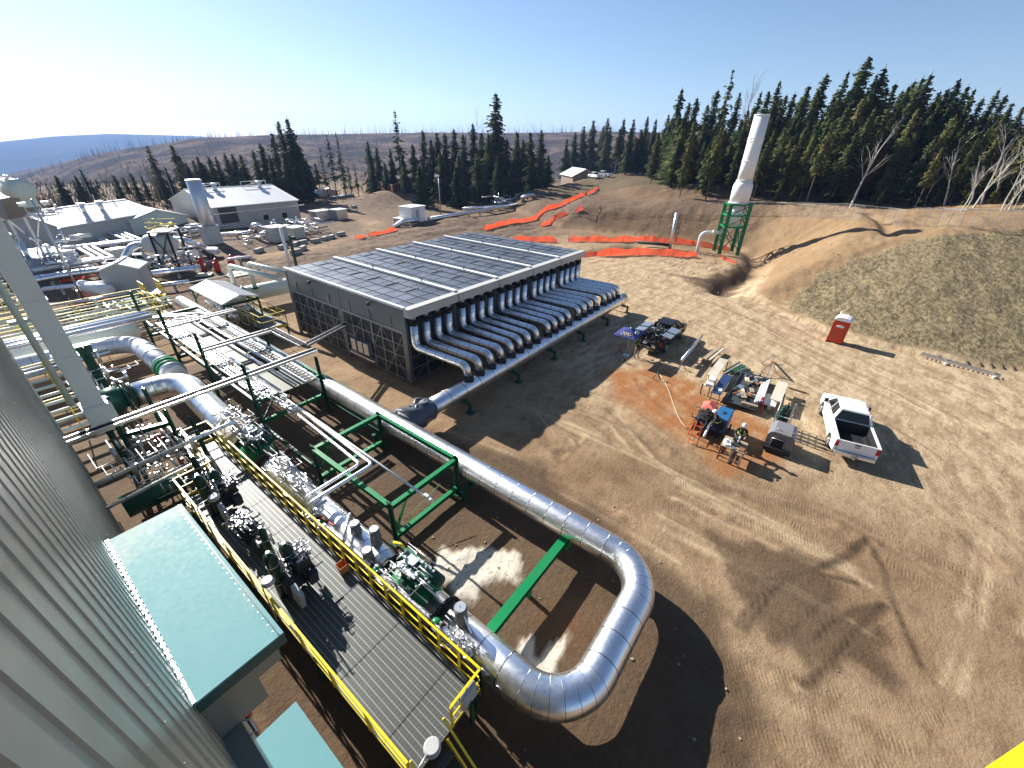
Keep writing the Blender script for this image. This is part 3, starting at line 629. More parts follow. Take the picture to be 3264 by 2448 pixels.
# header pipe on its green saddles
hd = thing('header_pipe', 'straight silver header pipe under the row of bent downpipes beside the dark cooler', 'pipe', (26, HY, 0))
pts, s = fillet([(12.9, HY, HZ), (39.2, HY, HZ)], 0, 1, 1.3); N = 24
pts = [Vector((12.9+(39.2-12.9)*i/N, HY, HZ)) for i in range(N+1)]; s = [p.x/1.3 for p in pts]
b = MB(); b.tube(pts, HR, 28, True, s); wpart(b, 'insulated_pipe', ALU, hd)
b = MB(); b.tube([(39.2, HY, HZ), (39.35, HY, HZ), (39.5, HY, HZ)], [HR*0.9, HR*0.75, HR*0.3], 28); wpart(b, 'end_cap', ALU_DULL, hd)
for x in (15.5, 20.5, 25.2, 29.8, 34.4, 38.8):
    b = MB(); b.beam((x, HY-0.9, 0.62), (x, HY+0.9, 0.62), 0.2, 0.14); b.beam((x, HY-0.8, 0.02), (x, HY-0.8, 0.6), 0.16); b.beam((x, HY+0.8, 0.02), (x, HY+0.8, 0.6), 0.16)
    b.span((x-0.25, HY-1.05, 0), (x+0.25, HY-0.55, 0.04)); b.beam((x, HY-0.5, 0.7), (x, HY+0.5, 0.7), 0.3, 0.06); wpart(b, 'pipe_saddle', DKGREEN, hd)
# torn wrap at the tee
b = MB(); pts = []; rr = []
for i in range(15):
    t = i/14; pts.append(Vector((11.0+2.1*t, HY+0.02*math.sin(9*t), HZ))); rr.append(0.84-0.22*t+0.035*math.sin(17*t)+0.03*random.random())
b.tube(pts, rr, 30)
b.v = [(x+random.uniform(-.02, .02), y+0.05*math.sin(7*x+9*z), z+0.03*math.sin(11*y+6*x)) for x, y, z in b.v]
b.tube([(11.0+0.25*i, HY+0.3+0.25*math.sin(i*1.3), HZ+0.6+0.08*math.cos(i*2)) for i in range(9)], [0.09, 0.12, 0.08, 0.13, 0.1, 0.14, 0.09, 0.12, 0.07], 7)
b.tube([(11.3+0.22*i, HY-0.1+0.2*math.sin(i*1.7+1), HZ+0.66+0.05*math.cos(i*2)) for i in range(8)], [0.06, 0.1, 0.07, 0.11, 0.08, 0.1, 0.06, 0.05], 7)
wpart(b, 'wrinkled_wrap', paint('dark_wrinkled_wrap', (0.09, 0.1, 0.125), 0.4, 0.2, 0.5, 4, bump=0.8, dirt_amt=0.1), hd, 'torn dark grey wrapping at the tee')

# ------------------------------------------------------------ big loop pipe
lp = thing('loop_pipe', 'wide shiny pipe bent into a big U at the walkway end', 'pipe', (7.8, 4, 0))
PX1, PX2, PZ, PR = 10.69, 4.95, 1.3, 0.555
pts, s = fillet([(PX1, 47, PZ), (PX1, 1.62, PZ), (PX2, 1.62, PZ), (PX2, 6.95, PZ)], [0, 1.55, 1.55, 0], 14, 0.86, 0.5)
# subdivide the straights so the sheets stay round the attribute
b = MB(); b.tube(pts, PR, 40, True, s); wpart(b, 'insulated_pipe', ALU, lp)
for y in (5.0,):
    b = MB(); b.ibeam((PX2+0.45, y, 0.82), (PX1-0.35, y, 0.82), 0.34, 0.26); b.span((PX1-0.45, y-0.2, 0.4), (PX1+0.05, y+0.2, 0.8)); b.beam((7.9, y, 0.7), (7.9, y, 0), 0.16); b.span((PX1-0.5, y-0.16, 0.86), (PX1-0.1, y+0.16, 1.05)); wpart(b, 'cross_beam', GREEN, lp)
for y in (10.2, 16.9, 22.8, 29, 36):
    b = MB(); b.beam((PX1-0.9, y, 0.6), (PX1+0.9, y, 0.6), 0.2, 0.14); b.beam((PX1+0.75, y, 0), (PX1+0.75, y, 0.6), 0.15); b.beam((PX1-0.75, y, 0), (PX1-0.75, y, 0.6), 0.15); wpart(b, 'pipe_saddle', DKGREEN, lp)
# ------------------------------------------------------------ process building with ribbed wall, canopies
WALLG = paint('grey_green_siding', (0.27, 0.285, 0.25), 0.36, 0.25, 0.3, 0.5, (0.3, 0.26, 0.17), 0.35, 0.08)
bl = thing('process_building', 'tall grey ribbed metal wall close at the left edge, with two pale teal canopies', 'building', (-0.8, 6, 0))
WX = -0.44
b = MB(); poly = []
y = -4.0
while y < 26:
    poly += [(WX, y), (WX, y+0.30), (WX+0.01, y+0.325), (WX+0.01, y+0.35), (WX, y+0.38)]; y += 0.38
poly = poly+[(WX, 26), (-1.2, 26), (-1.2, -4.0)]
b.prism(poly, 'z', -0.2, 17.5); wl_ = wpart(b, 'ribbed_wall', WALLG, bl)
for z in np.arange(1.5, 14, 3.1):
    b = MB()
    for k in range(72): b.cyl((WX+0.009, -3.66+k*0.38, z), (WX+0.02, -3.66+k*0.38, z), 0.006, seg=6)
    o = spart(b, 'screw_row', CHROME, wl_, bl); o['kind'] = 'stuff'
b = MB(); b.span((WX-0.1, 26.0, -0.2), (WX+0.04, 26.12, 17.5)); wpart(b, 'corner_trim', LGREY, bl)
zc = 8.5
b = MB(); b.box((0.125, 6.41, zc-0.02), (1.13, 3.88, 0.04)); can = wpart(b, 'canopy_roof', TEAL, bl, bevel=0.006)
b = MB(); b.span((WX+0.02, 4.47, zc-0.22), (0.69, 4.52, zc-0.045)); b.span((0.65, 4.52, zc-0.16), (0.69, 8.35, zc-0.045)); b.span((WX+0.02, 8.31, zc-0.16), (0.65, 8.35, zc-0.045)); spart(b, 'canopy_fascia', paint('dark_teal', (0.03, 0.09, 0.085), 0.3, 0, 0.3), can, bl)
b = MB(); b.span((0.625, 4.5, zc+0.001), (0.64, 8.33, zc+0.012)); spart(b, 'drip_edge', paint('dark_teal', (0.03, 0.09, 0.085)), can, bl)
b = MB()
for k in range(62): yy = 4.5+k*0.0625; b.box((WX+0.035, yy, zc+0.015+0.006*math.sin(k*2)), (0.04+0.018*math.sin(k*3.1), 0.052, 0.014))
spart(b, 'wall_flashing', GALV_L, can, bl)
b = MB()
for k in range(26): b.cyl((0.6, 4.6+k*0.148, zc), (0.6, 4.6+k*0.148, zc+0.006), 0.009, seg=6)
o = spart(b, 'rivets', CHROME, can, bl); o['kind'] = 'stuff'
b = MB(); b.box((-0.1, 5.9, 7.6), (0.68, 2.2, 1.2)); b.box((0.12, 5.3, 7.85), (0.95, 0.95, 0.65)); wpart(b, 'intake_hood', WALLG, bl, bevel=0.01)
b = MB(); b.span((WX, 2.6, -0.1), (-0.17, 6.6, 7.0)); wpart(b, 'lower_wall', WALLG, bl)
b = MB(); b.box((0.205, 4.77, 5.0), (0.75, 1.63, 0.04)); lc = wpart(b, 'door_canopy', TEAL, bl, bevel=0.005)
b = MB(); b.span((-0.16, 5.54, 4.84), (0.58, 5.59, 4.975)); b.span((0.54, 3.96, 4.84), (0.58, 5.54, 4.975)); spart(b, 'canopy_fascia', DGREY, lc, bl)
for (px_, py_), mt_b, nm in (((795, 2277), RED, 'red_beacon'), ((818, 2306), ORANGE, 'orange_beacon')):
    q = gX(px_, py_, -0.09); b = MB(); b.cyl(q-Vector((0.08, 0, 0)), q, 0.03); b.ball(q+Vector((0.01, 0, 0)), 0.055, (1, 1, 1), 14, 8); wpart(b, nm, mt_b, bl)
q = gX(805, 2320, -0.1); b = MB(); b.tube([q+Vector((-0.06, 0, -.1)), q+Vector((0.02, -0.08, 0)), q+Vector((0.02, 0.12, 0.02)), q+Vector((-0.05, 0.2, 0))], 0.012, 6); wpart(b, 'conduit', WHITE, bl)
# yellow post of the catwalk the picture was taken from
cc = Vector((0, 0, CAMZ)); d_ = ray(3258, 2478); hx = d_.x/math.hypot(d_.x, d_.y); hy = d_.y/math.hypot(d_.x, d_.y)
b = MB(); D0 = 1.15; tz = CAMZ+d_.z*D0/math.hypot(d_.x, d_.y)
b.box((hx*D0, hy*D0, tz-0.45), (0.05, 0.05, 1.1), rz=0.3); b.beam((hx*D0, hy*D0, tz-0.5), (hx*D0+1.2, hy*D0-1.3, tz-0.5), 0.05); b.beam((hx*D0, hy*D0, tz-0.9), (hx*D0+1.2, hy*D0-1.3, tz-0.9), 0.05)
solo(b, 'catwalk_railing', YELLOW, 'yellow steel railing corner very close in the lower right corner', 'railing')

# ------------------------------------------------------------ operator walkway
ZD = 1.65
wk = thing('operator_walkway', 'long grey grating walkway with yellow railings beside the shiny pipes', 'walkway', (2.85, 10.5, 0))
GR, n_, b_ = nodes_of('bar_grating'); p_ = wpos(n_)
sx = n_.nodes.new('ShaderNodeSeparateXYZ'); n_.links.new(p_, sx.inputs[0])
fy = math_n(n_, 'FRACT', math_n(n_, 'MULTIPLY', sx.outputs[1], 9.0)); holes = math_n(n_, 'GREATER_THAN', fy, 0.4)
c_ = mix_col(n_, noise_n(n_, p_, 1.3, 5), (0.04, 0.045, 0.042), (0.09, 0.097, 0.09)); c_ = mix_col(n_, math_n(n_, 'MULTIPLY', holes, 0.6), c_, (0.045, 0.045, 0.04))
n_.links.new(c_, b_.inputs['Base Color']); b_.inputs['Metallic'].default_value = 0.3; b_.inputs['Roughness'].default_value = 0.55
n_.links.new(bump_n(n_, holes, 0.5, 0.02), b_.inputs['Normal'])
DX0, DX1, DY0, DY1 = 1.62, 4.02, 3.9, 21.5
b = MB(); b.span((DX0, DY0, ZD-0.045), (2.95, 18.1, ZD)); b.span((2.953, DY0, ZD-0.045), (DX1, DY1, ZD)); dk = wpart(b, 'deck', GR, wk)
b = MB()
x = DX0+0.11
while x < DX1-0.03:
    b.span((x-0.011, DY0+0.01, ZD+0.001), (x+0.011, 18.08 if x < 2.95 else DY1-0.02, ZD+0.007)); x += 0.155
spart(b, 'bearing_bars', paint('worn_grating_bars', (0.22, 0.23, 0.22), 0.5, 0.4, 0.3, 2, dirt_amt=0.05), dk, wk)
for y_ in np.arange(5.0, 21, 2.1): b = MB(); b.span((DX0, y_-0.012, ZD+0.008), (DX1 if y_ < 18 else DX1, y_+0.012, ZD+0.011)); spart(b, 'panel_joint', DGREY, dk, wk)
def railing(a, c, root, posts, h=1.07, mat=YELLOW, name='railing', toe=True, w=0.06):
    a = Vector(a); c = Vector(c); b = MB(); d = (c-a).normalized(); L = (c-a).length
    b.beam(a+Vector((0, 0, h)), c+Vector((0, 0, h)), w, 0.045); b.beam(a+Vector((0, 0, h*0.52)), c+Vector((0, 0, h*0.52)), 0.035)
    if toe: b.beam(a+Vector((0, 0, 0.06)), c+Vector((0, 0, 0.06)), 0.012, 0.11)
    for i in range(posts+1): q = a+(c-a)*i/posts; b.beam(q, q+Vector((0, 0, h-0.02)), w*0.9, 0.05, up=(0, 1, 0))
    o = wpart(b, name, mat, root); return o
railing((DX0, DY0, ZD), (DX0, 18.1, ZD), wk, 9)
railing((DX1, DY0, ZD), (DX1, 21.5, ZD), wk, 22)
railing((DX0, 18.1, ZD), (2.95, 18.15, ZD), wk, 1)
railing((2.95, 18.15, ZD), (2.95, 21.5, ZD), wk, 3)
railing((2.95, 21.5, ZD), (DX1, 21.5, ZD), wk, 2)
railing((2.95, DY0, ZD), (DX1, DY0, ZD), wk, 2)
b = MB(); b.ibeam((DX0+0.06, DY0, ZD-0.17), (DX0+0.06, 18.1, ZD-0.17), 0.1, 0.2); b.ibeam((DX1-0.06, DY0, ZD-0.17), (DX1-0.06, DY1, ZD-0.17), 0.1, 0.2); wpart(b, 'deck_beams', DKGREEN, wk)
for y_ in (4.1, 8.5, 13, 17.8, 21.2):
    for x in ((DX0+0.1, DX1-0.1) if y_ < 20 else (3.05, DX1-0.1)):
        b = MB(); b.ibeam((x, y_, -0.05), (x, y_, ZD-0.27), 0.15, 0.15); wpart(b, 'leg', DKGREEN, wk)
st = MB()
for i in range(6): st.span((1.75, DY0-0.1-0.26*(i+1), ZD-0.27*(i+1)-0.03), (2.65, DY0-0.1-0.26*i, ZD-0.27*(i+1)))
sr = wpart(st, 'stair', GR, wk)
b = MB()
for x in (1.7, 2.7): b.beam((x, DY0, ZD+1.0), (x, DY0-1.7, 1.0), 0.05); b.beam((x, DY0, ZD-0.1), (x, DY0-1.7, -0.1), 0.05, 0.2); b.beam((x, DY0-1.6, 0), (x, DY0-1.6, 1.05), 0.05)
spart(b, 'stair_rail', YELLOW, sr, wk)
b = MB(); b.box((3.5, 3.86, 2.35), (0.5, 0.16, 0.62)); wpart(b, 'control_box', LGREY, wk, bevel=0.015)
b = MB(); b.beam((3.5, 3.75, 1.0), (3.5, 3.75, 2.1), 0.1); wpart(b, 'box_post', DKGREEN, wk)
for i, (x, y_) in enumerate(((1.76, 10.35), (2.15, 15.3), (2.08, 3.56))):
    lab = ('round grey lamp over the left walkway railing, beside the tall green actuator nearest the camera', 'round grey lamp over the left walkway railing, by the farther tall actuator', 'round grey lamp at the near end of the walkway above the stairs')[i]
    lt = thing('walkway_lamp', lab, 'lamp', (DX0-0.06, y_, 1.4), 'lamps along the walkway')
    b = MB(); b.tube([(DX0-0.06, y_-0.1, 1.4), (DX0-0.06, y_-0.1, 3.0), (DX0, y_-0.05, 3.12), (x-0.1, y_, 3.13)], 0.022, 8); wpart(b, 'pole', GALV, lt)
    b = MB(); b.tube([(x, y_, 2.98), (x, y_, 3.02), (x, y_, 3.12), (x, y_, 3.17)], [0.13, 0.19, 0.19, 0.15], 20); wpart(b, 'lamp_head', LGREY, lt)
# orange bucket on the deck
b = MB(); q = Vector((3.78, 10.0, ZD))
for k in range(4):
    a0 = k*math.pi/2; v = Vector((math.cos(a0), math.sin(a0), 0)); n2 = Vector((-v.y, v.x, 0))
    lo, hi = q+v*0.11, q+v*0.16+Vector((0, 0, 0.38)); b.add([lo-n2*0.11, lo+n2*0.11, hi+n2*0.16, hi-n2*0.16, lo-n2*0.1-v*0.012, lo+n2*0.1-v*0.012, hi+n2*0.145-v*0.014, hi-n2*0.145-v*0.014], [(0, 1, 2, 3), (5, 4, 7, 6), (3, 2, 6, 7), (0, 4, 5, 1), (1, 5, 6, 2), (0, 3, 7, 4)])
b.box(q+Vector((0, 0, 0.012)), (0.21, 0.21, 0.02)); solo(b, 'bucket', paint('faded_orange_bucket', (0.5, 0.17, 0.06), 0.6), 'open orange plastic bucket standing on the walkway grating', 'bucket')

# ------------------------------------------------------------ valve actuators standing through the deck
def clutter(mb, c, sz, nn, r=(0.008, 0.022), rng=random):
    c = Vector(c)
    for i in range(nn):
        p = c+Vector([rng.uniform(-.5, .5)*s for s in sz]); a = rng.choice((0, 1, 2)); q = p.copy(); q[a] += rng.uniform(.25, .6)*sz[a]*rng.choice((-1, 1))
        rr = rng.uniform(*r)
        if i % 3 == 0: mb.box(p, (rng.uniform(.04, .12), rng.uniform(.04, .12), rng.uniform(.04, .1)), rz=rng.uniform(0, 1))
        elif i % 3 == 1: q2 = q.copy(); b2 = (a+1) % 3; q2[b2] += rng.uniform(.1, .4)*sz[b2]; mb.tube([p, q, q2], rr, 6)
        else: mb.cyl(p, q, rr*1.6, seg=7)
def actuator(x, y, label, tall=True, seed=1):
    rng = random.Random(seed); t = thing('valve_actuator', label, 'actuator', (x, y, ZD), 'valve actuators on the walkway')
    if tall:
        for dx, dy, z0, z1, r in ((0, 0, ZD+0.02, ZD+2.0, 0.18), (0.22, 0.75, ZD+0.4, ZD+2.35, 0.11), (0.5, 0.1, ZD+0.3, ZD+1.85, 0.19)):
            b = MB(); b.tube([(x+dx, y+dy, z0), (x+dx, y+dy, z1-0.12), (x+dx, y+dy, z1-0.04), (x+dx, y+dy, z1)], [r, r, r*0.8, r*0.35], 18); cy_ = wpart(b, 'pressure_cylinder', paint('actuator_green', (0.008, 0.04, 0.022), 0.25, 0, 0.3, 3, dirt_amt=0.1), t)
            b = MB(); b.cyl((x+dx, y+dy, z1), (x+dx, y+dy, z1+0.08), 0.05); b.tube([(x+dx, y+dy, z1+0.06), (x+dx+0.15, y+dy-0.2, z1-0.05), (x+dx+0.16, y+dy-0.2, z1-0.7)], 0.014, 6)
            for zz in (0.35, 0.75): b.tube([(x+dx+r*1.04*math.cos(a), y+dy+r*1.04*math.sin(a), z0+(z1-z0)*zz) for a in np.linspace(0, 6.28, 15)], 0.012, 5)
            spart(b, 'fittings', CHROME, cy_, t)
        b = MB(); b.box((x+0.35, y-0.1, ZD+0.55), (0.75, 0.6, 0.5)); b.box((x+0.7, y-0.15, ZD+1.0), (0.45, 0.5, 0.5)); b.box((x+0.75, y-0.6, ZD+0.6), (0.28, 0.28, 0.4)); wpart(b, 'valve_block', DGREY, t, bevel=0.01)
        b = MB(); clutter(b, (x+0.75, y-0.05, ZD+1.3), (0.6, 0.7, 0.35), 70, rng=rng); clutter(b, (x+0.25, y-0.2, ZD+1.2), (0.2, 0.25, 1.4), 24, rng=rng); wpart(b, 'tubing', CHROME, t)
        b = MB(); clutter(b, (x+0.7, y-0.3, ZD+0.6), (0.6, 0.8, 0.8), 40, (0.012, 0.03), rng)
        for k in range(3): b.tube([(x+0.72+0.17*math.cos(a), y-0.6+0.06*k+0.05*math.sin(2*a), ZD+0.45+0.12*k+0.17*math.sin(a)) for a in np.linspace(0, 6.28, 17)], 0.016, 6)
        wpart(b, 'hoses', BLACK, t)
        b = MB(); b.box((x+0.16, y-0.75, ZD+0.42), (0.16, 0.5, 0.8), rot=Matrix.Rotation(0.2, 3, 'X')); wpart(b, 'gauge_panel', LGREY, t, bevel=0.01)
    else:
        b = MB(); b.cyl((x, y, ZD), (x, y, ZD+0.7), 0.16); b.box((x, y, ZD+0.75), (0.5, 0.45, 0.35)); b.box((x+0.1, y-0.9, ZD+0.35), (0.24, 0.75, 0.5)); wpart(b, 'valve_block', DGREY, t, bevel=0.01)
        b = MB(); clutter(b, (x, y, ZD+0.95), (0.65, 0.8, 0.4), 80, rng=rng); wpart(b, 'tubing', CHROME, t)
        b = MB()
        for k in range(3): b.tube([(x+0.3+0.05*k, y-0.75-0.25*k+0.14*math.cos(a), ZD+0.5+0.14*math.sin(a)) for a in np.linspace(0, 6.28, 15)], 0.018, 6)
        clutter(b, (x, y-0.2, ZD+0.45), (0.5, 0.9, 0.7), 26, (0.012, 0.03), rng); wpart(b, 'hoses', BLACK, t)
        b = MB(); b.box((x+0.1, y-0.95, ZD+0.62), (0.2, 0.6, 0.06), rot=Matrix.Rotation(-0.25, 3, 'X')); wpart(b, 'gauge_panel', LGREY, t, bevel=0.01)
    return t
actuator(2.12, 10.75, 'tall dark green twin cylinder actuator standing on the walkway, nearest to the camera', True, 4)
actuator(2.35, 13.9, 'low actuator of chrome tubing between the two tall ones on the walkway', False, 5)
actuator(2.1, 16.2, 'tall dark actuator at the far end of the walkway, glinting in the sun', True, 6)

# ------------------------------------------------------------ valves and insulated pipe run beside the walkway
def flange(mb, c, r, ax='y', t=0.08, bolts=16):
    c = Vector(c); d = Vector((0, 1, 0)) if ax == 'y' else Vector((1, 0, 0)); mb.cyl(c-d*t/2, c+d*t/2, r, seg=28)
    u = Vector((1, 0, 0)) if ax == 'y' else Vector((0, 1, 0))
    for k in range(bolts):
        a = 2*math.pi*k/bolts; q = c+(u*math.cos(a)+Vector((0, 0, 1))*math.sin(a))*r*0.88; mb.cyl(q-d*(t/2+0.04), q+d*(t/2+0.04), 0.03, seg=6)
rp = thing('walkway_pipe_run', 'thick silver insulated pipe with dark wrapped nozzles between the two green valves beside the walkway', 'pipe', (PX2, 13.5, 0))
N = 20; pts = [Vector((PX2, 9.1+(17.9-9.1)*i/N, PZ)) for i in range(N+1)]; rr = [PR*0.85]+[PR]*(N-1)+[PR*0.85]
b = MB(); b.tube(pts, rr, 32, True, [p.y/0.86 for p in pts]); wpart(b, 'insulated_pipe', ALU, rp)
DRUM = paint('grey_wrapped_nozzle', (0.16, 0.16, 0.17), 0.5, 0.2, 0.5, 6, bump=0.6)
for x, y_, z1 in ((5.15, 9.95, 2.55), (4.55, 9.6, 2.3), (4.95, 10.9, 2.35)):
    b = MB(); b.tube([(x, y_, PZ+0.3), (x, y_, z1-0.35), (x, y_, z1-0.3), (x, y_, z1)], [0.2, 0.2, 0.18, 0.19], 16); dr = wpart(b, 'wrapped_nozzle', DRUM, rp)
    b = MB(); b.cyl((x, y_, z1), (x, y_, z1+0.03), 0.15); b.beam((x+0.05, y_+0.1, z1+0.03), (x-0.2, y_-0.2, z1-0.25), 0.03); spart(b, 'nozzle_cap', GALV_L, dr, rp)
b = MB(); b.tube([(4.3, 10.6, 2.2), (4.55, 10.9, 2.3), (5.1, 11.4, 2.35), (5.1, 11.4, 1.7)], 0.07, 10); wpart(b, 'vent_line', GALV_L, rp); b = MB(); b.tube([(4.3, 10.3, 2.0), (4.9, 10.85, 2.1)], 0.05, 8); wpart(b, 'vent_line', GALV_L, rp); b = MB(); b.tube([(4.5, 12.0, 2.2), (4.5, 12.9, 2.2), (5.0, 12.9, 2.2)], 0.06, 8); wpart(b, 'vent_line', GALV_L, rp)
for y_ in (10.6, 14.6, 17):
    b = MB(); b.beam((PX2-0.6, y_, 0.55), (PX2+0.6, y_, 0.55), 0.2, 0.14); b.beam((PX2-0.5, y_, 0), (PX2-0.5, y_, 0.5), 0.15); b.beam((PX2+0.5, y_, 0), (PX2+0.5, y_, 0.5), 0.15); wpart(b, 'pipe_saddle', DKGREEN, rp)
# sun-bleached jackets and clutter over the far half of the run
b = MB(); b.tube([(PX2-0.15, 13.4, 1.95), (PX2-0.15, 14.0, 2.02), (PX2-0.15, 15.6, 2.02), (PX2-0.15, 16.2, 1.95)], [0.2, 0.25, 0.25, 0.18], 14); b.tube([(PX2+0.1, 15.2, 2.1), (PX2+0.1, 16.8, 2.1)], 0.2, 12); wpart(b, 'equipment_cover', WHITE, rp)
b = MB(); clutter(b, (PX2-0.1, 15.4, 2.3), (0.7, 2.6, 0.5), 110, (0.012, 0.03), random.Random(11)); clutter(b, (PX2-0.6, 12.6, 1.9), (0.4, 1.6, 0.5), 40, (0.012, 0.03), random.Random(12)); wpart(b, 'tubing', CHROME, rp)
def big_valve(y0, y1, label, seed, boxy=True):
    rng = random.Random(seed); t = thing('green_valve', label, 'valve', (PX2, (y0+y1)/2, 0), 'green valves beside the walkway'); yc = (y0+y1)/2
    b = MB(); b.tube([(PX2, y0+0.08, PZ), (PX2, y0+0.4, PZ), (PX2, yc-0.35, PZ), (PX2, yc, PZ), (PX2, yc+0.35, PZ), (PX2, y1-0.4, PZ), (PX2, y1-0.08, PZ)], [0.5, 0.48, 0.72, 0.78, 0.72, 0.48, 0.5], 28); wpart(b, 'valve_body', GREEN, t)
    for y_ in (y0+0.05, y1-0.05):
        b = MB(); flange(b, (PX2, y_, PZ), 0.68, bolts=20); wpart(b, 'flange', BLACK if boxy else DGREY, t)
    b = MB(); b.box((PX2+0.1, yc-0.1, 2.25), (0.75, 0.9, 0.35)); b.cyl((PX2+0.35, yc-0.9, 2.3), (PX2+0.35, yc+0.9, 2.3), 0.2, seg=18); b.box((PX2-0.3, yc, 2.1), (0.3, 0.6, 0.3)); wpart(b, 'actuator_housing', DKGREEN, t, bevel=0.015)
    b = MB(); b.box((PX2-0.15, yc+0.15, 2.5), (0.14, 0.85, 0.07)); b.box((PX2+0.2, yc+0.3, 2.5), (0.3, 0.4, 0.15)); clutter(b, (PX2, yc+0.1, 2.5), (0.8, 1.4, 0.25), 60, (0.01, 0.02), rng)
    b.tube([(PX2-0.35, yc-1.0, 2.2), (PX2-0.35, yc+0.9, 2.2)], 0.02, 6); b.tube([(PX2+0.62, yc-0.7, 2.45), (PX2+0.62, yc+1.0, 2.45)], 0.02, 6); wpart(b, 'tubing', GALV_L, t)
    b = MB(); b.beam((PX2-0.02, yc-0.85, 1.9), (PX2-0.02, yc-0.75, 2.6), 0.1, 0.08); b.box((PX2+0.05, yc-0.55, 2.6), (0.08, 0.1, 0.06)); wpart(b, 'bracket', DKGREEN, t)
    return t
v1 = big_valve(6.25, 8.95, 'big green valve between bolted flanges at the near end of the walkway, beside the bend', 21)
v2 = big_valve(18.0, 20.2, 'big green valve farther along the walkway, near its far gate, in the shade', 22, False)
b = MB(); b.tube([(5.2, 8.9, 2.62), (5.27, 8.6, 2.68), (5.3, 8.45, 2.6)], 0.045, 8); solo(b, 'yellow_rag', YELLOW, 'small yellow rag lying on the near green valve', 'rag')
# small bypass line with its own little valves along the walkway edge
bp = thing('bypass_pipe', 'thin silver bypass pipe with small green valves running along the yellow railing', 'pipe', (4.42, 9, 0))
pts, s = fillet([(4.42, 4.9, 1.0), (4.42, 4.9, 1.9), (4.42, 12.5, 1.9), (4.42, 12.5, 1.2)], 0.25, 6, 0.6, 0.5); b = MB(); b.tube(pts, 0.1, 14, True, s); wpart(b, 'pipe_line', ALU, bp)
for y_ in (6.05, 8.95, 12.3):
    b = MB(); b.ball((4.42, y_, 1.9), 0.17, (1, 1.1, 1), 14, 8); sv = wpart(b, 'small_valve', GREEN, bp)
    b = MB(); flange(b, (4.42, y_-0.22, 1.9), 0.16, bolts=8, t=0.04); flange(b, (4.42, y_+0.22, 1.9), 0.16, bolts=8, t=0.04); spart(b, 'flange', BLACK, sv, bp)
b = MB(); b.beam((4.42, 12.4, 2.15), (4.5, 11.6, 2.15), 0.05, 0.04); b.beam((4.2, 6.9, 1.75), (4.2, 7.5, 1.75), 0.04); wpart(b, 'red_lever', RED, bp)
b = MB(); clutter(b, (4.35, 8.4, 1.95), (0.3, 1.2, 0.3), 50, (0.01, 0.02), random.Random(31)); clutter(b, (4.4, 5.6, 1.9), (0.4, 0.9, 0.5), 30, (0.01, 0.02), random.Random(32)); wpart(b, 'tubing', CHROME, bp)
# wrapped drain nozzle and hand wheels on the loop pipe
b = MB(); b.tube([(4.95, 5.5, 1.6), (4.95, 5.5, 2.2), (4.95, 5.5, 2.25), (4.95, 5.5, 2.6)], [0.2, 0.2, 0.19, 0.2], 16); dr = wpart(b, 'wrapped_nozzle', DRUM, lp)
b = MB(); b.beam((4.95, 5.55, 2.66), (4.85, 5.0, 1.95), 0.035); b.cyl((4.95, 5.5, 2.6), (4.95, 5.5, 2.63), 0.17); spart(b, 'nozzle_cap', GALV_L, dr, lp)
for y_, z_ in ((4.15, 1.55), (3.6, 1.35), (5.1, 2.05)):
    c = Vector((4.42, y_, z_)); b = MB()
    b.tube([c+Vector((0, math.cos(a), math.sin(a)))*0.13 for a in np.linspace(0, 2*math.pi, 17)], 0.018, 6)
    for k in range(3): a = k*math.pi/3; v = Vector((0, math.cos(a), math.sin(a)))*0.13; b.beam(c-v, c+v, 0.02)
    b.cyl(c, c+Vector((0.12, 0, 0)), 0.03); wpart(b, 'hand_wheel', GALV_L, lp)
b = MB(); clutter(b, (4.5, 4.9, 1.95), (0.3, 0.8, 0.35), 34, (0.01, 0.025), random.Random(41)); wpart(b, 'tubing', CHROME, lp)
# white bagged section and the two big elbows at the far end of the run
el = thing('far_elbow_pipe', 'fat shiny elbow with a bolted flange behind the green frames left of the walkway end', 'pipe', (4.5, 25, 0))
pts, s = fillet([(PX2, 20.2, PZ), (PX2, 23.2, 1.6), (5.1, 28.7, 1.9), (2.75, 28.9, 1.9)], [0, 2, 2.2, 0], 12, 0.86, 0.5); b = MB(); b.tube(pts, 0.68, 32, True, s); wpart(b, 'insulated_pipe', ALU, el)
b = MB(); flange(b, (2.7, 28.9, 1.9), 0.78, 'x', bolts=20); flange(b, (2.45, 28.9, 1.9), 0.78, 'x', bolts=20); wpart(b, 'flange', DKGREEN, el)
b = MB(); b.cyl((2.4, 28.9, 1.9), (1.2, 28.9, 1.9), 0.5, seg=20); b.ball((1.9, 28.9, 2.0), 0.75); wpart(b, 'valve_body', DKGREEN, el)
b = MB(); b.tube([(PX2, 20.4, PZ+0.1), (PX2, 20.8, PZ+0.12), (PX2, 22.0, 1.5), (PX2, 22.3, 1.5)], [0.6, 0.72, 0.72, 0.6], 20); wpart(b, 'soft_cover', paint('cream_canvas', (0.62, 0.58, 0.5), 0.7, 0, 0.3, 4, bump=0.5), el)
b = MB(); clutter(b, (PX2+0.2, 21.4, 2.35), (0.9, 2.2, 0.5), 90, (0.012, 0.03), random.Random(43)); wpart(b, 'tubing', CHROME, el)
e2 = thing('far_bent_pipe', 'thick white pipe bending left behind the green rack posts, with a green ringed flange', 'pipe', (4.6, 34, 0))
pts, s = fillet([(5.1, 29.7, 1.9), (4.95, 38.0, 1.9), (-3, 38.6, 1.9)], [0, 2.0, 0], 12, 1.1, 0.5); b = MB(); b.tube(pts, 0.6, 28, True, s); wpart(b, 'insulated_pipe', cladding('white_cladding', (0.85, 0.85, 0.86), 0.35, 0.03, 0.6), e2)
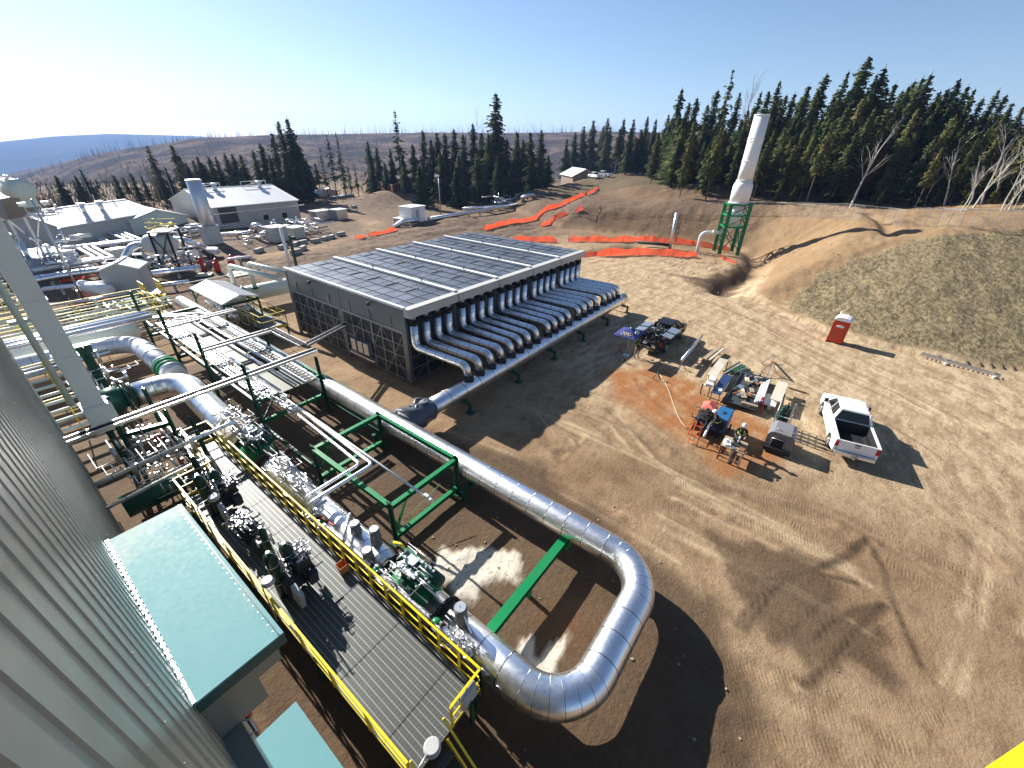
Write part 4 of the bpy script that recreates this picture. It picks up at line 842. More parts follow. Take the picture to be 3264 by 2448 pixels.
for y_, mt_f in ((30.2, GALV_L), (30.7, GREEN), (31.2, GREEN), (31.6, GALV_L)):
    b = MB(); flange(b, (5.08, y_, 1.9), 0.72, bolts=18); wpart(b, 'flange', mt_f, e2)
for y_ in (33.4, 35.0):
    b = MB(); b.cyl((5.05, y_, 1.9), (5.05, y_+0.35, 1.9), 0.63, seg=28); wpart(b, 'cladding_band', GALV, e2)

# ------------------------------------------------------------ green steel frames and the cable rack
def frame_i(mb, p, q, w=0.16, h=0.2): mb.ibeam(p, q, w, h)
fr = thing('pipe_trestle', 'low open green steel frame of bright beams standing inside the pipe loop', 'steel frame', (8.2, 13.5, 0))
for (x, y_) in ((6.4, 10.75), (10.05, 10.75), (6.4, 16.4), (10.05, 16.4)):
    b = MB(); b.ibeam((x, y_, -0.05), (x, y_, 2.3), 0.2, 0.2); b.span((x-0.2, y_-0.2, 0.0), (x+0.2, y_+0.2, 0.04)); wpart(b, 'post', DKGREEN, fr)
for p, q in (((6.4, 10.75, 2.05), (10.05, 10.75, 2.05)), ((6.4, 16.4, 2.05), (10.05, 16.4, 2.05)), ((6.4, 10.85, 2.1), (6.4, 16.3, 2.1)), ((10.05, 10.85, 2.1), (10.05, 16.3, 2.1)), ((6.4, 10.75, 0.35), (10.05, 10.75, 0.35)), ((6.4, 16.4, 0.35), (10.05, 16.4, 0.35))):
    b = MB(); b.ibeam(p, q, 0.2, 0.2); wpart(b, 'beam', GREEN, fr)
b = MB(); b.beam((6.5, 10.75, 0.7), (7.2, 10.75, 1.95), 0.08); b.beam((6.5, 16.4, 0.7), (7.2, 16.4, 1.95), 0.08); b.beam((6.6, 10.7, 0.8), (9.0, 10.7, 1.4), 0.02); wpart(b, 'brace', GREEN, fr)

rk = thing('cable_rack', 'long green cable and pipe rack with grating decks between the walkway and the cooler', 'pipe rack', (8, 30, 0))
RY = [21.9, 28.1, 34.3, 40.2]
for i, y_ in enumerate(RY):
    b = MB(); b.ibeam((6.4, y_, -0.05), (6.4, y_, 4.75), 0.22, 0.22); wpart(b, 'post', DKGREEN, rk)
    if i < 2: b = MB(); b.ibeam((10.1, y_, -0.05), (10.1, y_, 3.75), 0.22, 0.22); wpart(b, 'post', DKGREEN, rk)
    for z, x1 in ((2.5, 10.1), (1.2, 10.1)):
        b = MB(); b.ibeam((6.4, y_, z), (x1, y_, z), 0.18, 0.2); wpart(b, 'beam', GREEN if i == 0 else DKGREEN, rk)
    b = MB(); b.beam((6.5, y_, 1.3), (7.4, y_, 2.4), 0.08); b.beam((10, y_, 1.3), (9.2, y_, 2.4), 0.08); wpart(b, 'brace', DKGREEN, rk)
for x in (6.4, 8.0, 10.1):
    b = MB(); b.ibeam((x, 21.4, 2.5), (x, 41, 2.5), 0.14, 0.18); wpart(b, 'long_beam', GREEN if x > 9 else DKGREEN, rk)
for x in (6.4, 10.1): b = MB(); b.ibeam((x, 16.6, 0.9), (x, 21.8, 0.9), 0.14, 0.18); wpart(b, 'low_beam', DKGREEN, rk)
b = MB()
for (y0, y1) in ((21.4, 24.3), (24.35, 28.9), (29.0, 33.4), (33.5, 38)): b.span((7.45, y0, 2.66), (8.6, y1, 2.7))
b.span((8.62, 21.4, 2.66), (9.7, 24, 2.7)); wpart(b, 'deck', paint('pale_grating', (0.12, 0.125, 0.105), 0.6, 0.2, 0.4, 8, dirt_amt=0.2), rk)
def tray(mb, p, q, w=0.6, h=0.12, step=0.35):
    p = Vector(p); q = Vector(q); d = (q-p).normalized(); sd = d.cross(Vector((0, 0, 1))).normalized()
    for s_ in (-1, 1): mb.beam(p+sd*s_*w/2, q+sd*s_*w/2, 0.03, h)
    k = 0.15
    while k < (q-p).length: mb.beam(p+d*k-sd*w/2+Vector((0, 0, -h*0.3)), p+d*k+sd*w/2+Vector((0, 0, -h*0.3)), 0.05, 0.03); k += step
def cables(mb, p, q, w, nn, r=0.018, rng=random):
    p = Vector(p); q = Vector(q); d = (q-p); sd = d.normalized().cross(Vector((0, 0, 1))).normalized()
    for i in range(nn):
        o = sd*rng.uniform(-w/2, w/2)+Vector((0, 0, rng.uniform(0, .05))); o2 = sd*rng.uniform(-w/2, w/2)+Vector((0, 0, rng.uniform(0, .05)))
        mb.tube([p+o, p+d*0.33+(o*0.6+o2*0.4)+sd*rng.uniform(-.03, .03), p+d*0.66+(o*0.4+o2*0.6), q+o2], r, 6, cap=False)
for x, w in ((6.95, 0.75), (9.2, 0.6)):
    b = MB(); tray(b, (x, 21.2, 2.85), (x, 37.5, 2.85), w); tr_ = wpart(b, 'cable_tray', GALV_L, rk)
    b = MB(); cables(b, (x, 21.2, 2.85), (x, 37.5, 2.85), w*0.8, 9 if x < 8 else 4, rng=random.Random(51)); spart(b, 'cables', GALV_L if x < 8 else BLACK, tr_, rk)
for x, z in ((8.75, 2.95), (8.35, 2.9), (9.75, 2.9), (7.5, 2.95)):
    b = MB(); pts, s = fillet([(x, 21.0 if x != 9.75 else 23, z), (x, 37.0, z), (x-2.2, 38.4, z+0.1), (-2, 38.6, z+0.1)] if x > 8.5 else [(x, 21.2, z), (x, 37, z)], 1.4, 8, 1.2, 0.4); b.tube(pts, 0.07, 10, True, s); wpart(b, 'conduit', ALU, rk)
for (p, mid, q, r) in (((7.28, 21.4, 2.55), (6.92, 13.36, 2.5), (4.4, 13.33, 2.5), 0.075), ((7.55, 21.6, 2.55), (7.25, 12.93, 2.5), (4.35, 12.92, 2.5), 0.085)):
    pts, s = fillet([p, mid, q, (q[0], q[1], 1.9)], 0.22, 6, 0.8, 0.4); b = MB(); b.tube(pts, r, 14, True, s); wpart(b, 'tracer_pipe', ALU, rk)
b = MB(); b.tube([(7.55, 19.5, 2.5), (7.4, 9.57, 2.5)], 0.05, 10); b.box((7.4, 9.7, 2.55), (0.12, 0.2, 0.14)); b.cyl((7.4, 9.55, 2.5), (7.4, 9.35, 2.5), 0.07); wpart(b, 'tracer_pipe', WHITE, rk)
b = MB(); clutter(b, (6.9, 22.8, 3.0), (0.6, 3.2, 0.2), 60, (0.012, 0.03), random.Random(55)); clutter(b, (7.2, 20.4, 2.6), (0.5, 2.5, 0.25), 30, (0.012, 0.03), random.Random(56)); wpart(b, 'tubing', GALV_L, rk)
# conduit bridges crossing from the building
def bridge(name, label, runs, w, mat=GALV_L, r=0.05):
    t = thing(name, label, 'cable bridge', (runs[0][0][0], runs[0][0][1], runs[0][0][2]), 'conduit bridges from the building')
    for p, q in runs:
        b = MB(); p = Vector(p); q = Vector(q); sd = (q-p).normalized().cross(Vector((0, 0, 1))).normalized()
        for s_ in (-1, 1): b.beam(p+sd*s_*w/2, q+sd*s_*w/2, 0.05, 0.14)
        k = 0.3
        while k < (q-p).length: c = p+(q-p).normalized()*k; b.beam(c-sd*w/2, c+sd*w/2, 0.04, 0.03); k += 0.6
        wpart(b, 'tray_rail', mat, t)
        b = MB(); cables(b, p+Vector((0, 0, 0.03)), q+Vector((0, 0, 0.03)), w*0.7, 4, 0.03, random.Random(61)); wpart(b, 'cables', BLACK, t)
    return t
bridge('conduit_bridge', 'longest bright cable tray reaching from the ribbed wall over the elbow to the green rack', [((-0.4, 21.6, 4.15), (10.2, 21.9, 4.15))], 0.42)
b_ = bridge('conduit_bridge', 'bright cable tray stepping down from the rack to the corner of the cooler', [((6.4, 28.0, 3.65), (10.4, 28.0, 3.65)), ((10.6, 28.1, 3.6), (10.9, 24.9, 3.3)), ((10.9, 24.8, 3.3), (15.2, 26.9, 2.9))], 0.45)
bridge('conduit_bridge', 'bright cable tray in front of the white roofed shelter', [((6.4, 34.2, 3.5), (10.8, 34.3, 3.5))], 0.4)
b = MB(); pts, s = fillet([(-0.4, 19.6, 3.0), (4.7, 19.8, 3.1), (4.9, 19.8, 2.2)], 0.3, 6, 0.8, 0.4); b.tube(pts, 0.09, 12, True, s)
o = solo(b, 'silver_pipe', ALU, 'silver pipe crossing over the far walkway end, turning down at the green valve', 'pipe')
b = MB(); pts, s = fillet([(0, 18.4, 2.6), (3.2, 18.6, 2.7)], 0.3, 6, 0.8, 0.4); b.tube(pts, 0.07, 12, True, s); b.tube([(0, 20.6, 2.9), (3.4, 20.8, 3.0)], 0.05)
b = MB(); pts, s = fillet([(-0.4, 18.4, 2.6), (3.1, 18.6, 2.7), (3.1, 18.6, 2.0)], 0.2, 6, 0.8, 0.4); b.tube(pts, 0.07, 12, True, s)
solo(b, 'silver_pipe', ALU, 'lower silver pipe from the ribbed wall to the yellow walkway corner', 'pipe')
# dark pipework and green skid in the shade between wall and walkway
sk = thing('valve_skid', 'dark green valve skid in the shade between the ribbed wall and the walkway', 'valve skid', (1.6, 24, 0))
b = MB(); rng = random.Random(71)
for x, y_ in ((2.9, 22.5), (2.9, 25.5), (1.2, 23), (3.4, 20.8)): b.ibeam((x, y_, 0), (x, y_, 3.6), 0.22, 0.22)
b.ibeam((1.2, 23, 2.8), (2.9, 22.5, 2.8), 0.2, 0.2); b.ibeam((2.9, 22.5, 2.2), (2.9, 25.5, 2.2), 0.2, 0.2); b.ibeam((2.9, 22.5, 1), (3.4, 20.8, 1), 0.2, 0.2); b.beam((0.3, 21, 0.5), (3.4, 21, 0.5), 0.2); wpart(b, 'skid_frame', DKGREEN, sk)
for x, y_, z, r in ((1.8, 20.2, 1.1, 0.5), (1.3, 17.6, 0.9, 0.42)):
    b = MB(); b.tube([(-0.02, y_, z), (x-0.5, y_, z), (x, y_-0.1, z), (x+0.3, y_-0.2, z)], [r, r, r*0.9, r*0.7], 20); wpart(b, 'vessel', DKGREEN, sk)
b = MB(); clutter(b, (1.8, 21.5, 1.8), (2.6, 4, 1.6), 110, (0.015, 0.05), rng); wpart(b, 'tubing', GALV, sk)
b = MB(); b.box((2.2, 22.4, 2.4), (0.2, 0.25, 0.2)); b.box((2.5, 21.2, 1.5), (0.15, 0.15, 0.15)); wpart(b, 'red_tag', RED, sk)
# exhaust duct: square column near the wall
ed = thing('exhaust_duct', 'tall square pale duct column with a cream pipe alongside, next to the ribbed wall', 'duct', (0.93, 24, 0))
DUCTM = paint('pale_duct', (0.8, 0.86, 0.83), 0.4, 0.1, 0.2, 0.6, dirt_amt=0.12)
for k, (z0, z1) in enumerate(((4.3, 6.6), (6.62, 9.0), (9.02, 11.4), (11.42, 13.2))):
    b = MB(); b.span((0.58, 23.6, z0), (1.28, 24.4, z1)); wpart(b, 'duct_section', DUCTM, ed, bevel=0.02)
b = MB(); b.span((0.5, 23.5, 3.0), (1.45, 24.5, 4.26)); wpart(b, 'duct_boot', DUCTM, ed, bevel=0.02)
for z in (4.28, 6.61, 9.01, 11.41):
    b = MB(); b.span((0.55, 23.56, z-0.03), (1.31, 24.44, z+0.03)); wpart(b, 'duct_flange', DUCTM, ed)
b = MB(); b.tube([(0.33, 23.7, 4.6), (0.33, 23.7, 13)], 0.11, 14); b.span((0.0, 23.6, 8.3), (0.6, 23.9, 8.45)); wpart(b, 'cream_pipe', CREAM, ed)
b = MB(); b.ibeam((0.93, 24, 0), (0.93, 24, 3.0), 0.3, 0.3); b.ball((1.45, 23.8, 4.35), 0.1); wpart(b, 'duct_support', DKGREEN, ed)
# cream header running left, and bright pipes over it
pr = thing('cream_header', 'large pale green cream pipe crossing below the bright parallel pipes, left of the green rack', 'pipe', (1.8, 40.6, 0))
b = MB(); b.tube([(-6, 40.6, 1.9), (5.7, 40.4, 1.9), (5.9, 40.4, 1.9)], [0.78, 0.78, 0.6], 24); wpart(b, 'pipe_line', CREAM, pr)
b = MB(); b.tube([(-6, 42.6, 1.6), (6.2, 42.4, 1.6)], 0.35, 16); wpart(b, 'pipe_line', CREAM, pr)
pl = thing('bright_pipes', 'bundle of bright parallel pipes catching the sun above the cream header', 'pipes', (3, 38.5, 2))
for i, (y_, z) in enumerate(((37.9, 3.35), (38.5, 3.4), (39.1, 3.35), (36.6, 2.2), (35.9, 2.2), (35.2, 1.3))):
    b = MB(); b.tube([(-6, y_, z), (6.6 if i < 3 else 3.4, y_, z)], 0.13 if i < 3 else 0.09, 12); wpart(b, 'pipe_line', ALU, pl)
gp = thing('green_post', 'thick dark green post with a capped top beside the pale duct column', 'post', (2.1, 33, 0))
b = MB(); b.ibeam((2.1, 33, 0), (2.1, 33, 4.0), 0.5, 0.5); b.box((2.1, 33, 3.8), (0.7, 0.6, 0.5)); wpart(b, 'column', DKGREEN, gp)
b = MB(); clutter(b, (2.4, 32, 1.6), (1.6, 2.5, 2.2), 60, (0.02, 0.06), random.Random(81)); wpart(b, 'pipe_fittings', GALV_L, gp)
# white roofed shelter with its yellow railed platform
sh = thing('valve_shelter', 'white ribbed roof on dark green posts between the rack and the cooler', 'shelter', (12.5, 41.5, 0))
b = MB(); V = [(11.15, 38.0, 2.95), (14.05, 38.05, 2.95), (11.15, 44.8, 2.95), (14.05, 44.8, 2.95), (12.6, 38.0, 3.4), (12.6, 44.8, 3.4)]
b.add(V+[(x, y_, z-0.07) for x, y_, z in V], [(0, 4, 5, 2), (4, 1, 3, 5), (6, 8, 11, 10), (10, 11, 9, 7), (0, 6, 10, 4), (4, 10, 7, 1), (2, 5, 11, 8), (5, 3, 9, 11), (0, 2, 8, 6), (1, 7, 9, 3)])
y_ = 38.1
while y_ < 44.8:
    b.beam((11.15, y_, 2.97), (12.6, y_, 3.42), 0.05, 0.03); b.beam((12.6, y_, 3.42), (14.05, y_, 2.97), 0.05, 0.03); y_ += 0.28
wpart(b, 'roof', WHITE, sh)
for x, y_ in ((11.25, 38.1), (13.95, 38.1), (11.25, 44.7), (13.95, 44.7)):
    b = MB(); b.ibeam((x, y_, 0), (x, y_, 2.9), 0.18, 0.18); b.beam((x, y_, 1.9), (x+(0.7 if x < 12 else -0.7), y_, 2.8), 0.08); wpart(b, 'post', DKGREEN, sh)
b = MB(); b.ibeam((11.25, 38.1, 2.75), (13.95, 38.1, 2.75), 0.12, 0.2); b.ibeam((11.25, 44.7, 2.75), (13.95, 44.7, 2.75), 0.12, 0.2); wpart(b, 'beam', DKGREEN, sh)
b = MB(); clutter(b, (12.5, 41, 1.4), (2.2, 5, 1.6), 60, (0.03, 0.08), random.Random(83)); wpart(b, 'pipe_fittings', GALV_L, sh)
pf = thing('valve_platform', 'small grating platform with yellow railings beside the corner of the cooler', 'platform', (13.4, 38, 0))
b = MB(); b.span((12.4, 34.7, 1.2), (14.4, 42, 1.24)); wpart(b, 'deck', paint('pale_grating', (0.36, 0.37, 0.33)), pf)
railing((14.4, 34.7, 1.24), (14.4, 42, 1.24), pf, 5, toe=False, w=0.045); railing((12.4, 34.7, 1.24), (14.4, 34.7, 1.24), pf, 2, toe=False, w=0.045); railing((12.4, 34.7, 1.24), (12.4, 42, 1.24), pf, 6, toe=False, w=0.045)
for x, y_ in ((12.45, 34.8), (14.35, 34.8), (14.35, 38.3), (14.35, 41.9)):
    b = MB(); b.beam((x, y_, 0), (x, y_, 1.2), 0.1); wpart(b, 'leg', BLACK, pf)
b = MB(); b.span((12.4, 34.65, 1.02), (14.4, 34.75, 1.2)); b.span((14.35, 34.7, 1.02), (14.45, 42, 1.2)); wpart(b, 'edge_beam', YELLOW, pf)
# cream vessel with two white risers feeding the cooler
cv = thing('cream_vessel', 'cream pipe with two white upright bends by the far left corner of the cooler', 'vessel', (15, 44, 0))
b = MB(); b.tube([(12.5, 44.4, 1.5), (20, 44.0, 1.5), (20.2, 44, 1.5)], [0.75, 0.75, 0.5], 22); wpart(b, 'vessel_shell', CREAM, cv)
for dx in (0, 1.5):
    b = MB(); pts, s = fillet([(14.3+dx, 43.5-dx*0.3, 1.9), (14.3+dx, 43.5-dx*0.3, 4.6), (15.3+dx, 36, 4.5)], 0.5, 6, 0.8, 0.4); b.tube(pts, 0.2, 14, True, s); rs = wpart(b, 'riser', CREAM, cv)
    b = MB(); b.cyl((14.3+dx, 43.5-dx*0.3, 2.2), (14.3+dx, 43.5-dx*0.3, 2.35), 0.36, seg=18); spart(b, 'flange', DKGREEN, rs, cv)
b = MB(); b.cyl((13.2, 44.3, 1.5), (13.4, 44.3, 1.5), 0.85, seg=22); b.cyl((15.0, 44.3, 1.5), (15.2, 44.3, 1.5), 0.85, seg=22); wpart(b, 'green_band', DKGREEN, cv)
# ------------------------------------------------------------ pickups
TRUCKW = paint('white_car_paint', (0.82, 0.82, 0.82), 0.25, 0, 0.06, 1, dirt_amt=0.1, bump=0)
TRUCKD = paint('dark_car_paint', (0.02, 0.02, 0.025), 0.25, 0, 0.2, 1, dirt_amt=0.12, bump=0)
GLASS = paint('dark_car_glass', (0.01, 0.012, 0.014), 0.08, 0, 0.2, 1, dirt_amt=0.03, bump=0)
LIGHTR = paint('tail_light_red', (0.5, 0.01, 0.01), 0.2, 0, 0.1, 1, dirt_amt=0, bump=0)
def arch(cx, r=0.45, n=8, z0=0.42): return [(cx+r*math.cos(a), z0+r*math.sin(a)) for a in np.linspace(math.pi, 0, n)]
def pickup(loc, rz, paintm, label, bed='open'):
    t = thing('pickup_truck', label, 'pickup truck', loc, 'pickup trucks on the site', rz)
    b = MB()
    prof = [(1.02, 0.42), (3.15, 0.42)]+arch(3.7)+[(4.2, 0.42), (4.6, 0.5), (4.66, 0.95), (4.6, 1.12), (4.3, 1.2), (3.3, 1.27), (1.02, 1.3)]
    b.prism(prof, 'y', -0.95, 0.95)
    o = b.build('body', paintm, t, bevel=0.035)
    b = MB()
    for s in (-1, 1):
        prof = [(-1.2, 0.55), (-0.5, 0.42)]+arch(0)+[(0.5, 0.42), (1.0, 0.42), (1.0, 1.3), (-1.2, 1.3)]
        b.prism(prof, 'y', s*0.97, s*0.83)
    b.box((-1.17, 0, 0.98), (0.07, 1.62, 0.62)); bd = b.build('bed', paintm, t, bevel=0.012)
    b = MB(); b.box((-0.08, 0, 0.7), (2.1, 1.62, 0.06)); b.box((0.97, 0, 1.0), (0.05, 1.64, 0.6)); b.box((-0.1, 0.81, 1.0), (2.1, 0.03, 0.55)); b.box((-0.1, -0.81, 1.0), (2.1, 0.03, 0.55))
    b.box((0, 0.7, 0.83), (0.9, 0.2, 0.22)); b.box((0, -0.7, 0.83), (0.9, 0.2, 0.22)); b.build('bed_liner', BLACK, bd)
    # cabin
    b = MB(); lo = [(1.12, -0.88, 1.28), (3.4, -0.88, 1.24), (3.4, 0.88, 1.24), (1.12, 0.88, 1.28)]; hi = [(1.27, -0.68, 1.84), (2.72, -0.68, 1.84), (2.72, 0.68, 1.84), (1.27, 0.68, 1.84)]
    b.add(lo+hi, [(0, 1, 5, 4), (1, 2, 6, 5), (2, 3, 7, 6), (3, 0, 4, 7), (4, 5, 6, 7)]); b.build('windows', GLASS, t)
    b = MB(); b.tube([(1.22, y_, 1.87+0.03*(1-abs(y_)/0.7)) for y_ in (0,)]+[(1.22, 0, 1.87)], 0.001, 3) if False else None
    b.box((1.99, 0, 1.88), (1.56, 1.42, 0.09), taper=(0.92, 0.86))
    for k in range(5): b.box((1.95, -0.5+0.25*k, 1.93), (1.2, 0.09, 0.015))
    rf = b.build('cab_roof', paintm, t, bevel=0.02)
    for s in (-1, 1):
        for q_ in (((3.38, s*0.88, 1.25), (2.7, s*0.685, 1.86), 0.07), ((1.12, s*0.885, 1.28), (1.27, s*0.685, 1.86), 0.16, 0.08), ((2.2, s*0.9, 1.28), (2.15, s*0.69, 1.86), 0.07)): b = MB(); b.beam(*q_); b.build('pillar', paintm, rf)
    for x in (0, 3.7):
        for s in (-1, 1):
            b = MB(); b.tube([(x, s*0.97, 0.4), (x, s*0.93, 0.4), (x, s*0.75, 0.4), (x, s*0.71, 0.4)], [0.34, 0.4, 0.4, 0.34], 22); wh = b.build('wheel', BLACK, t)
            b = MB(); b.cyl((x, s*0.975, 0.4), (x, s*0.94, 0.4), 0.22, seg=18)
            for k in range(6): a = k*math.pi/3; b.beam((x, s*0.985, 0.4), (x+0.2*math.cos(a), s*0.985, 0.4+0.2*math.sin(a)), 0.04, 0.02)
            b.build('rim', GALV_L, wh)
    b = MB(); b.box((-1.32, 0, 0.58), (0.2, 1.8, 0.16)); b.box((-1.45, 0, 0.5), (0.15, 0.1, 0.1)); b.build('rear_bumper', GALV_L if bed == 'open' else DGREY, t, bevel=0.02)
    b = MB(); b.box((4.68, 0, 0.6), (0.16, 1.85, 0.22)); b.box((4.66, 0, 0.95), (0.05, 1.2, 0.25)); b.build('front_bumper', GALV, t, bevel=0.02)
    for s in (-1, 1):
        b = MB(); b.box((-1.2, s*0.9, 1.05), (0.05, 0.14, 0.32)); b.build('tail_light', LIGHTR, t)
        b = MB(); b.box((4.62, s*0.78, 1.0), (0.08, 0.28, 0.18)); b.build('headlight', CHROME, t)
        b = MB(); b.box((3.05, s*1.05, 1.38), (0.14, 0.18, 0.22)); b.beam((3.1, s*0.92, 1.3), (3.05, s*1.05, 1.35), 0.04); b.build('mirror', BLACK, t)
    b = MB(); b.tube([(-1.215, 0.06*math.cos(a)*1.6, 1.08+0.05*math.sin(a)) for a in np.linspace(0, 6.28, 13)], 0.015, 5); b.build('oval_badge', DGREY, bd); b = MB(); b.box((-1.21, 0, 1.2), (0.02, 0.25, 0.05)); b.build('tailgate_handle', DGREY, bd); b = MB(); b.box((-1.45, 0, 0.62), (0.02, 0.32, 0.14)); b.build('number_plate', LGREY, bd)
    if bed == 'service':
        for s in (-1, 1):
            b = MB(); b.box((0.1, s*0.86, 1.15), (2.3, 0.3, 0.65)); b.build('toolbox', TRUCKD, t, bevel=0.01)
            b = MB(); b.box((0.5, s*1.12, 1.78), (1.1, 0.75, 0.03), rot=Matrix.Rotation(-s*0.12, 3, 'X')); b.box((-0.66, s*1.12, 1.74), (0.9, 0.75, 0.03), rot=Matrix.Rotation(-s*0.12, 3, 'X')); b.build('toolbox_lid', GALV_L, t, 'pale open lid')
        rng = random.Random(90); b = MB(); clutter(b, (-0.3, 0, 1.25), (2.2, 1.2, 1.0), 110, (0.015, 0.05), rng); b.box((0.2, 0, 1.3), (0.9, 0.8, 0.7)); b.box((-0.9, 0.2, 1.1), (0.4, 0.5, 0.4)); b.build('welding_gear', DGREY, t)
        b = MB(); b.box((-1.5, 0.3, 1.02), (0.5, 0.35, 0.04)); b.box((-0.3, 0.3, 1.75), (0.3, 0.25, 0.35)); b.box((-1.35, -0.4, 0.8), (0.3, 0.3, 0.2)); b.build('tool_tray', GALV_L, t)
    return t
pickup((25.95, -3.9, 0), R(9.8), TRUCKW, 'white pickup with empty bed parked at an angle on the bare ground', 'open')
pickup((32.15, 9.55, 0), R(-1.5), TRUCKD, 'black welding pickup with pale toolbox lids raised, beside the blue umbrella', 'service')

# ------------------------------------------------------------ people
SKIN = paint('skin', (0.42, 0.22, 0.15), 0.55, 0, 0.1, 5, dirt_amt=0, bump=0)
NAVY = paint('navy_workwear', (0.018, 0.02, 0.028), 0.8, 0, 0.3, 6)
TANW = paint('tan_trousers', (0.3, 0.23, 0.15), 0.8, 0, 0.3, 6)
HIVIS = paint('hi_vis_lime', (0.5, 0.6, 0.12), 0.6, 0, 0.2, 6)
HIVO = paint('hi_vis_orange', (0.8, 0.2, 0.04), 0.6, 0, 0.2, 6)
def person(loc, rz, label, lean=0.0, hands=((0.25, 0.3, 1.0), (-0.25, 0.3, 1.0)), legm=NAVY, vest=HIVIS, stride=0.1, helmet=WHITE, crouch=0.0):
    """local frame: faces +y; lean forward in radians"""
    t = thing('person', label, 'person', loc, None, rz)
    hip = Vector((0, 0, 0.92-crouch))
    def up(z, y=0.0): return hip+Vector((0, math.sin(lean)*z+y, math.cos(lean)*z))
    V = []; E_ = []; Rr = []
    def add(p, r, parent=None):
        V.append(Vector(p)); Rr.append(r)
        if parent is not None: E_.append((parent, len(V)-1))
        return len(V)-1
    a = add(hip, 0.15); b1 = add(up(0.18), 0.135, a); c1 = add(up(0.38), 0.16, b1); d1 = add(up(0.52), 0.09, c1); e1 = add(up(0.58), 0.058, d1)
    f1 = add(up(0.67, 0.01), 0.085, e1); g1 = add(up(0.76, 0.015), 0.092, f1); add(up(0.82, 0.01), 0.06, g1); add(up(0.665, 0.105), 0.022, f1)
    skinpts = [(up(0.72), 0.17)]
    for s, hnd in zip((1, -1), hands):
        sh = up(0.47)+Vector((s*0.19, 0, 0)); h = Vector(hnd); mid = (sh+h)/2; d = h-sh; L = min(d.length, 0.56); h = sh+d.normalized()*L
        off = math.sqrt(max(0.0, 0.285**2-(L/2)**2)); mid = (sh+h)/2+Vector((s*0.5, -0.35, -0.7)).normalized()*off
        i = add(sh, 0.07, c1); j = add(mid, 0.05, i); k = add(h, 0.033, j); fd = (h-mid).normalized(); palm = add(h+fd*0.07, 0.036, k)
        sd = fd.cross(Vector((0, 0, 1))).normalized()
        for q, (o, ln) in enumerate(((-1.5, 0.05), (-0.5, 0.06), (0.5, 0.057), (1.5, 0.045))):
            u = add(h+fd*0.1+sd*o*0.02, 0.01, palm); add(h+fd*(0.1+ln)+sd*o*0.021+Vector((0, 0, -0.02)), 0.008, u)
        add(h+fd*0.06+sd*s*-0.055, 0.011, palm); skinpts.append((h+fd*0.07, 0.13))
    for s in (1, -1):
        hj = hip+Vector((s*0.09, 0, -0.03)); i = add(hj, 0.095, a); kn = Vector((s*0.11, s*stride+0.05+crouch*0.5, (0.48-crouch*0.4))); j = add(kn, 0.068, i)
        an = Vector((s*0.11, s*stride-0.02, 0.1)); k = add(an, 0.048, j); add(an+Vector((0, 0.02, -0.055)), 0.05, k); n_ = len(V)-1; add(an+Vector((s*0.02, 0.15, -0.06)), 0.042, n_)
    me = bpy.data.meshes.new('person_body'); me.from_pydata(V, E_, []); o = bpy.data.objects.new('tmp', me); COL.objects.link(o)
    sk = o.modifiers.new('skin', 'SKIN'); sk.use_smooth_shade = True
    for i, r in enumerate(Rr): me.skin_vertices[0].data[i].radius = (r, r*(0.78 if i in (0, 1, 2) else 1))
    me.skin_vertices[0].data[0].use_root = True; sub = o.modifiers.new('sub', 'SUBSURF'); sub.levels = 2; sub.render_levels = 2
    dg = bpy.context.evaluated_depsgraph_get(); nm = bpy.data.meshes.new_from_object(o.evaluated_get(dg)); bpy.data.objects.remove(o)
    nm.materials.clear()
    for mm in (NAVY, legm, SKIN, BLACK): nm.materials.append(mm)
    for p in nm.polygons:
        c = p.center; mi = 1 if c.z < hip.z else 0
        if c.z < 0.12: mi = 3
        for q, r in skinpts:
            if (c-q).length < r: mi = 2
        p.material_index = mi; p.use_smooth = True
    bo = bpy.data.objects.new('body', nm); COL.objects.link(bo); bo.parent = t
    b = MB(); pts = [up(0.1), up(0.3), up(0.45), up(0.51)]; vs = []; seg = 18; rw = [(0.165, 0.14), (0.18, 0.15), (0.19, 0.145), (0.13, 0.11)]
    uz = (up(1)-up(0)).normalized(); uy = Vector((1, 0, 0)).cross(uz)*-1
    for p, (rx, ry) in zip(pts, rw):
        for k in range(seg): an = 2*math.pi*k/seg; vs.append(p+Vector((1, 0, 0))*rx*math.cos(an)+uy*ry*math.sin(an))
    b.add(vs, [(i*seg+k, i*seg+(k+1) % seg, (i+1)*seg+(k+1) % seg, (i+1)*seg+k) for i in range(3) for k in range(seg)], None, True)
    vo = b.build('vest', NAVY if vest is HIVIS else HIVO, t)
    b = MB()
    for s in (-1, 1):
        for yy in (0.155, -0.155): b.beam(up(0.12)+Vector((s*0.13, 0, 0))+uy*yy, up(0.5)+Vector((s*0.09*(1 if yy > 0 else -1), 0, 0))+uy*yy*0.85, 0.05, 0.012, up=uy)
    b.tube([up(0.15)+Vector((1, 0, 0))*0.178*math.cos(x)+uy*0.153*math.sin(x) for x in np.linspace(0, 6.28, 19)], 0.022, 6); b.build('reflective_bands', HIVIS, vo)
    b = MB(); c = up(0.8, 0.01); b.tube([c-uz*0.02, c+uz*0.0, c+uz*0.07, c+uz*0.115, c+uz*0.13], [0.135, 0.125, 0.115, 0.07, 0.015], 18); b.box(c+uy*-0.0+Vector((0, 0.13, -0.01)), (0.16, 0.07, 0.012)); b.build('hard_hat', helmet, t)
    return t
person((22.65, 2.25, 0), R(10), 'person in white hard hat and reflective vest holding a silver tube by the blue machine', 0.45, ((0.12, 0.55, 0.98), (-0.55, 0.45, 1.0)))
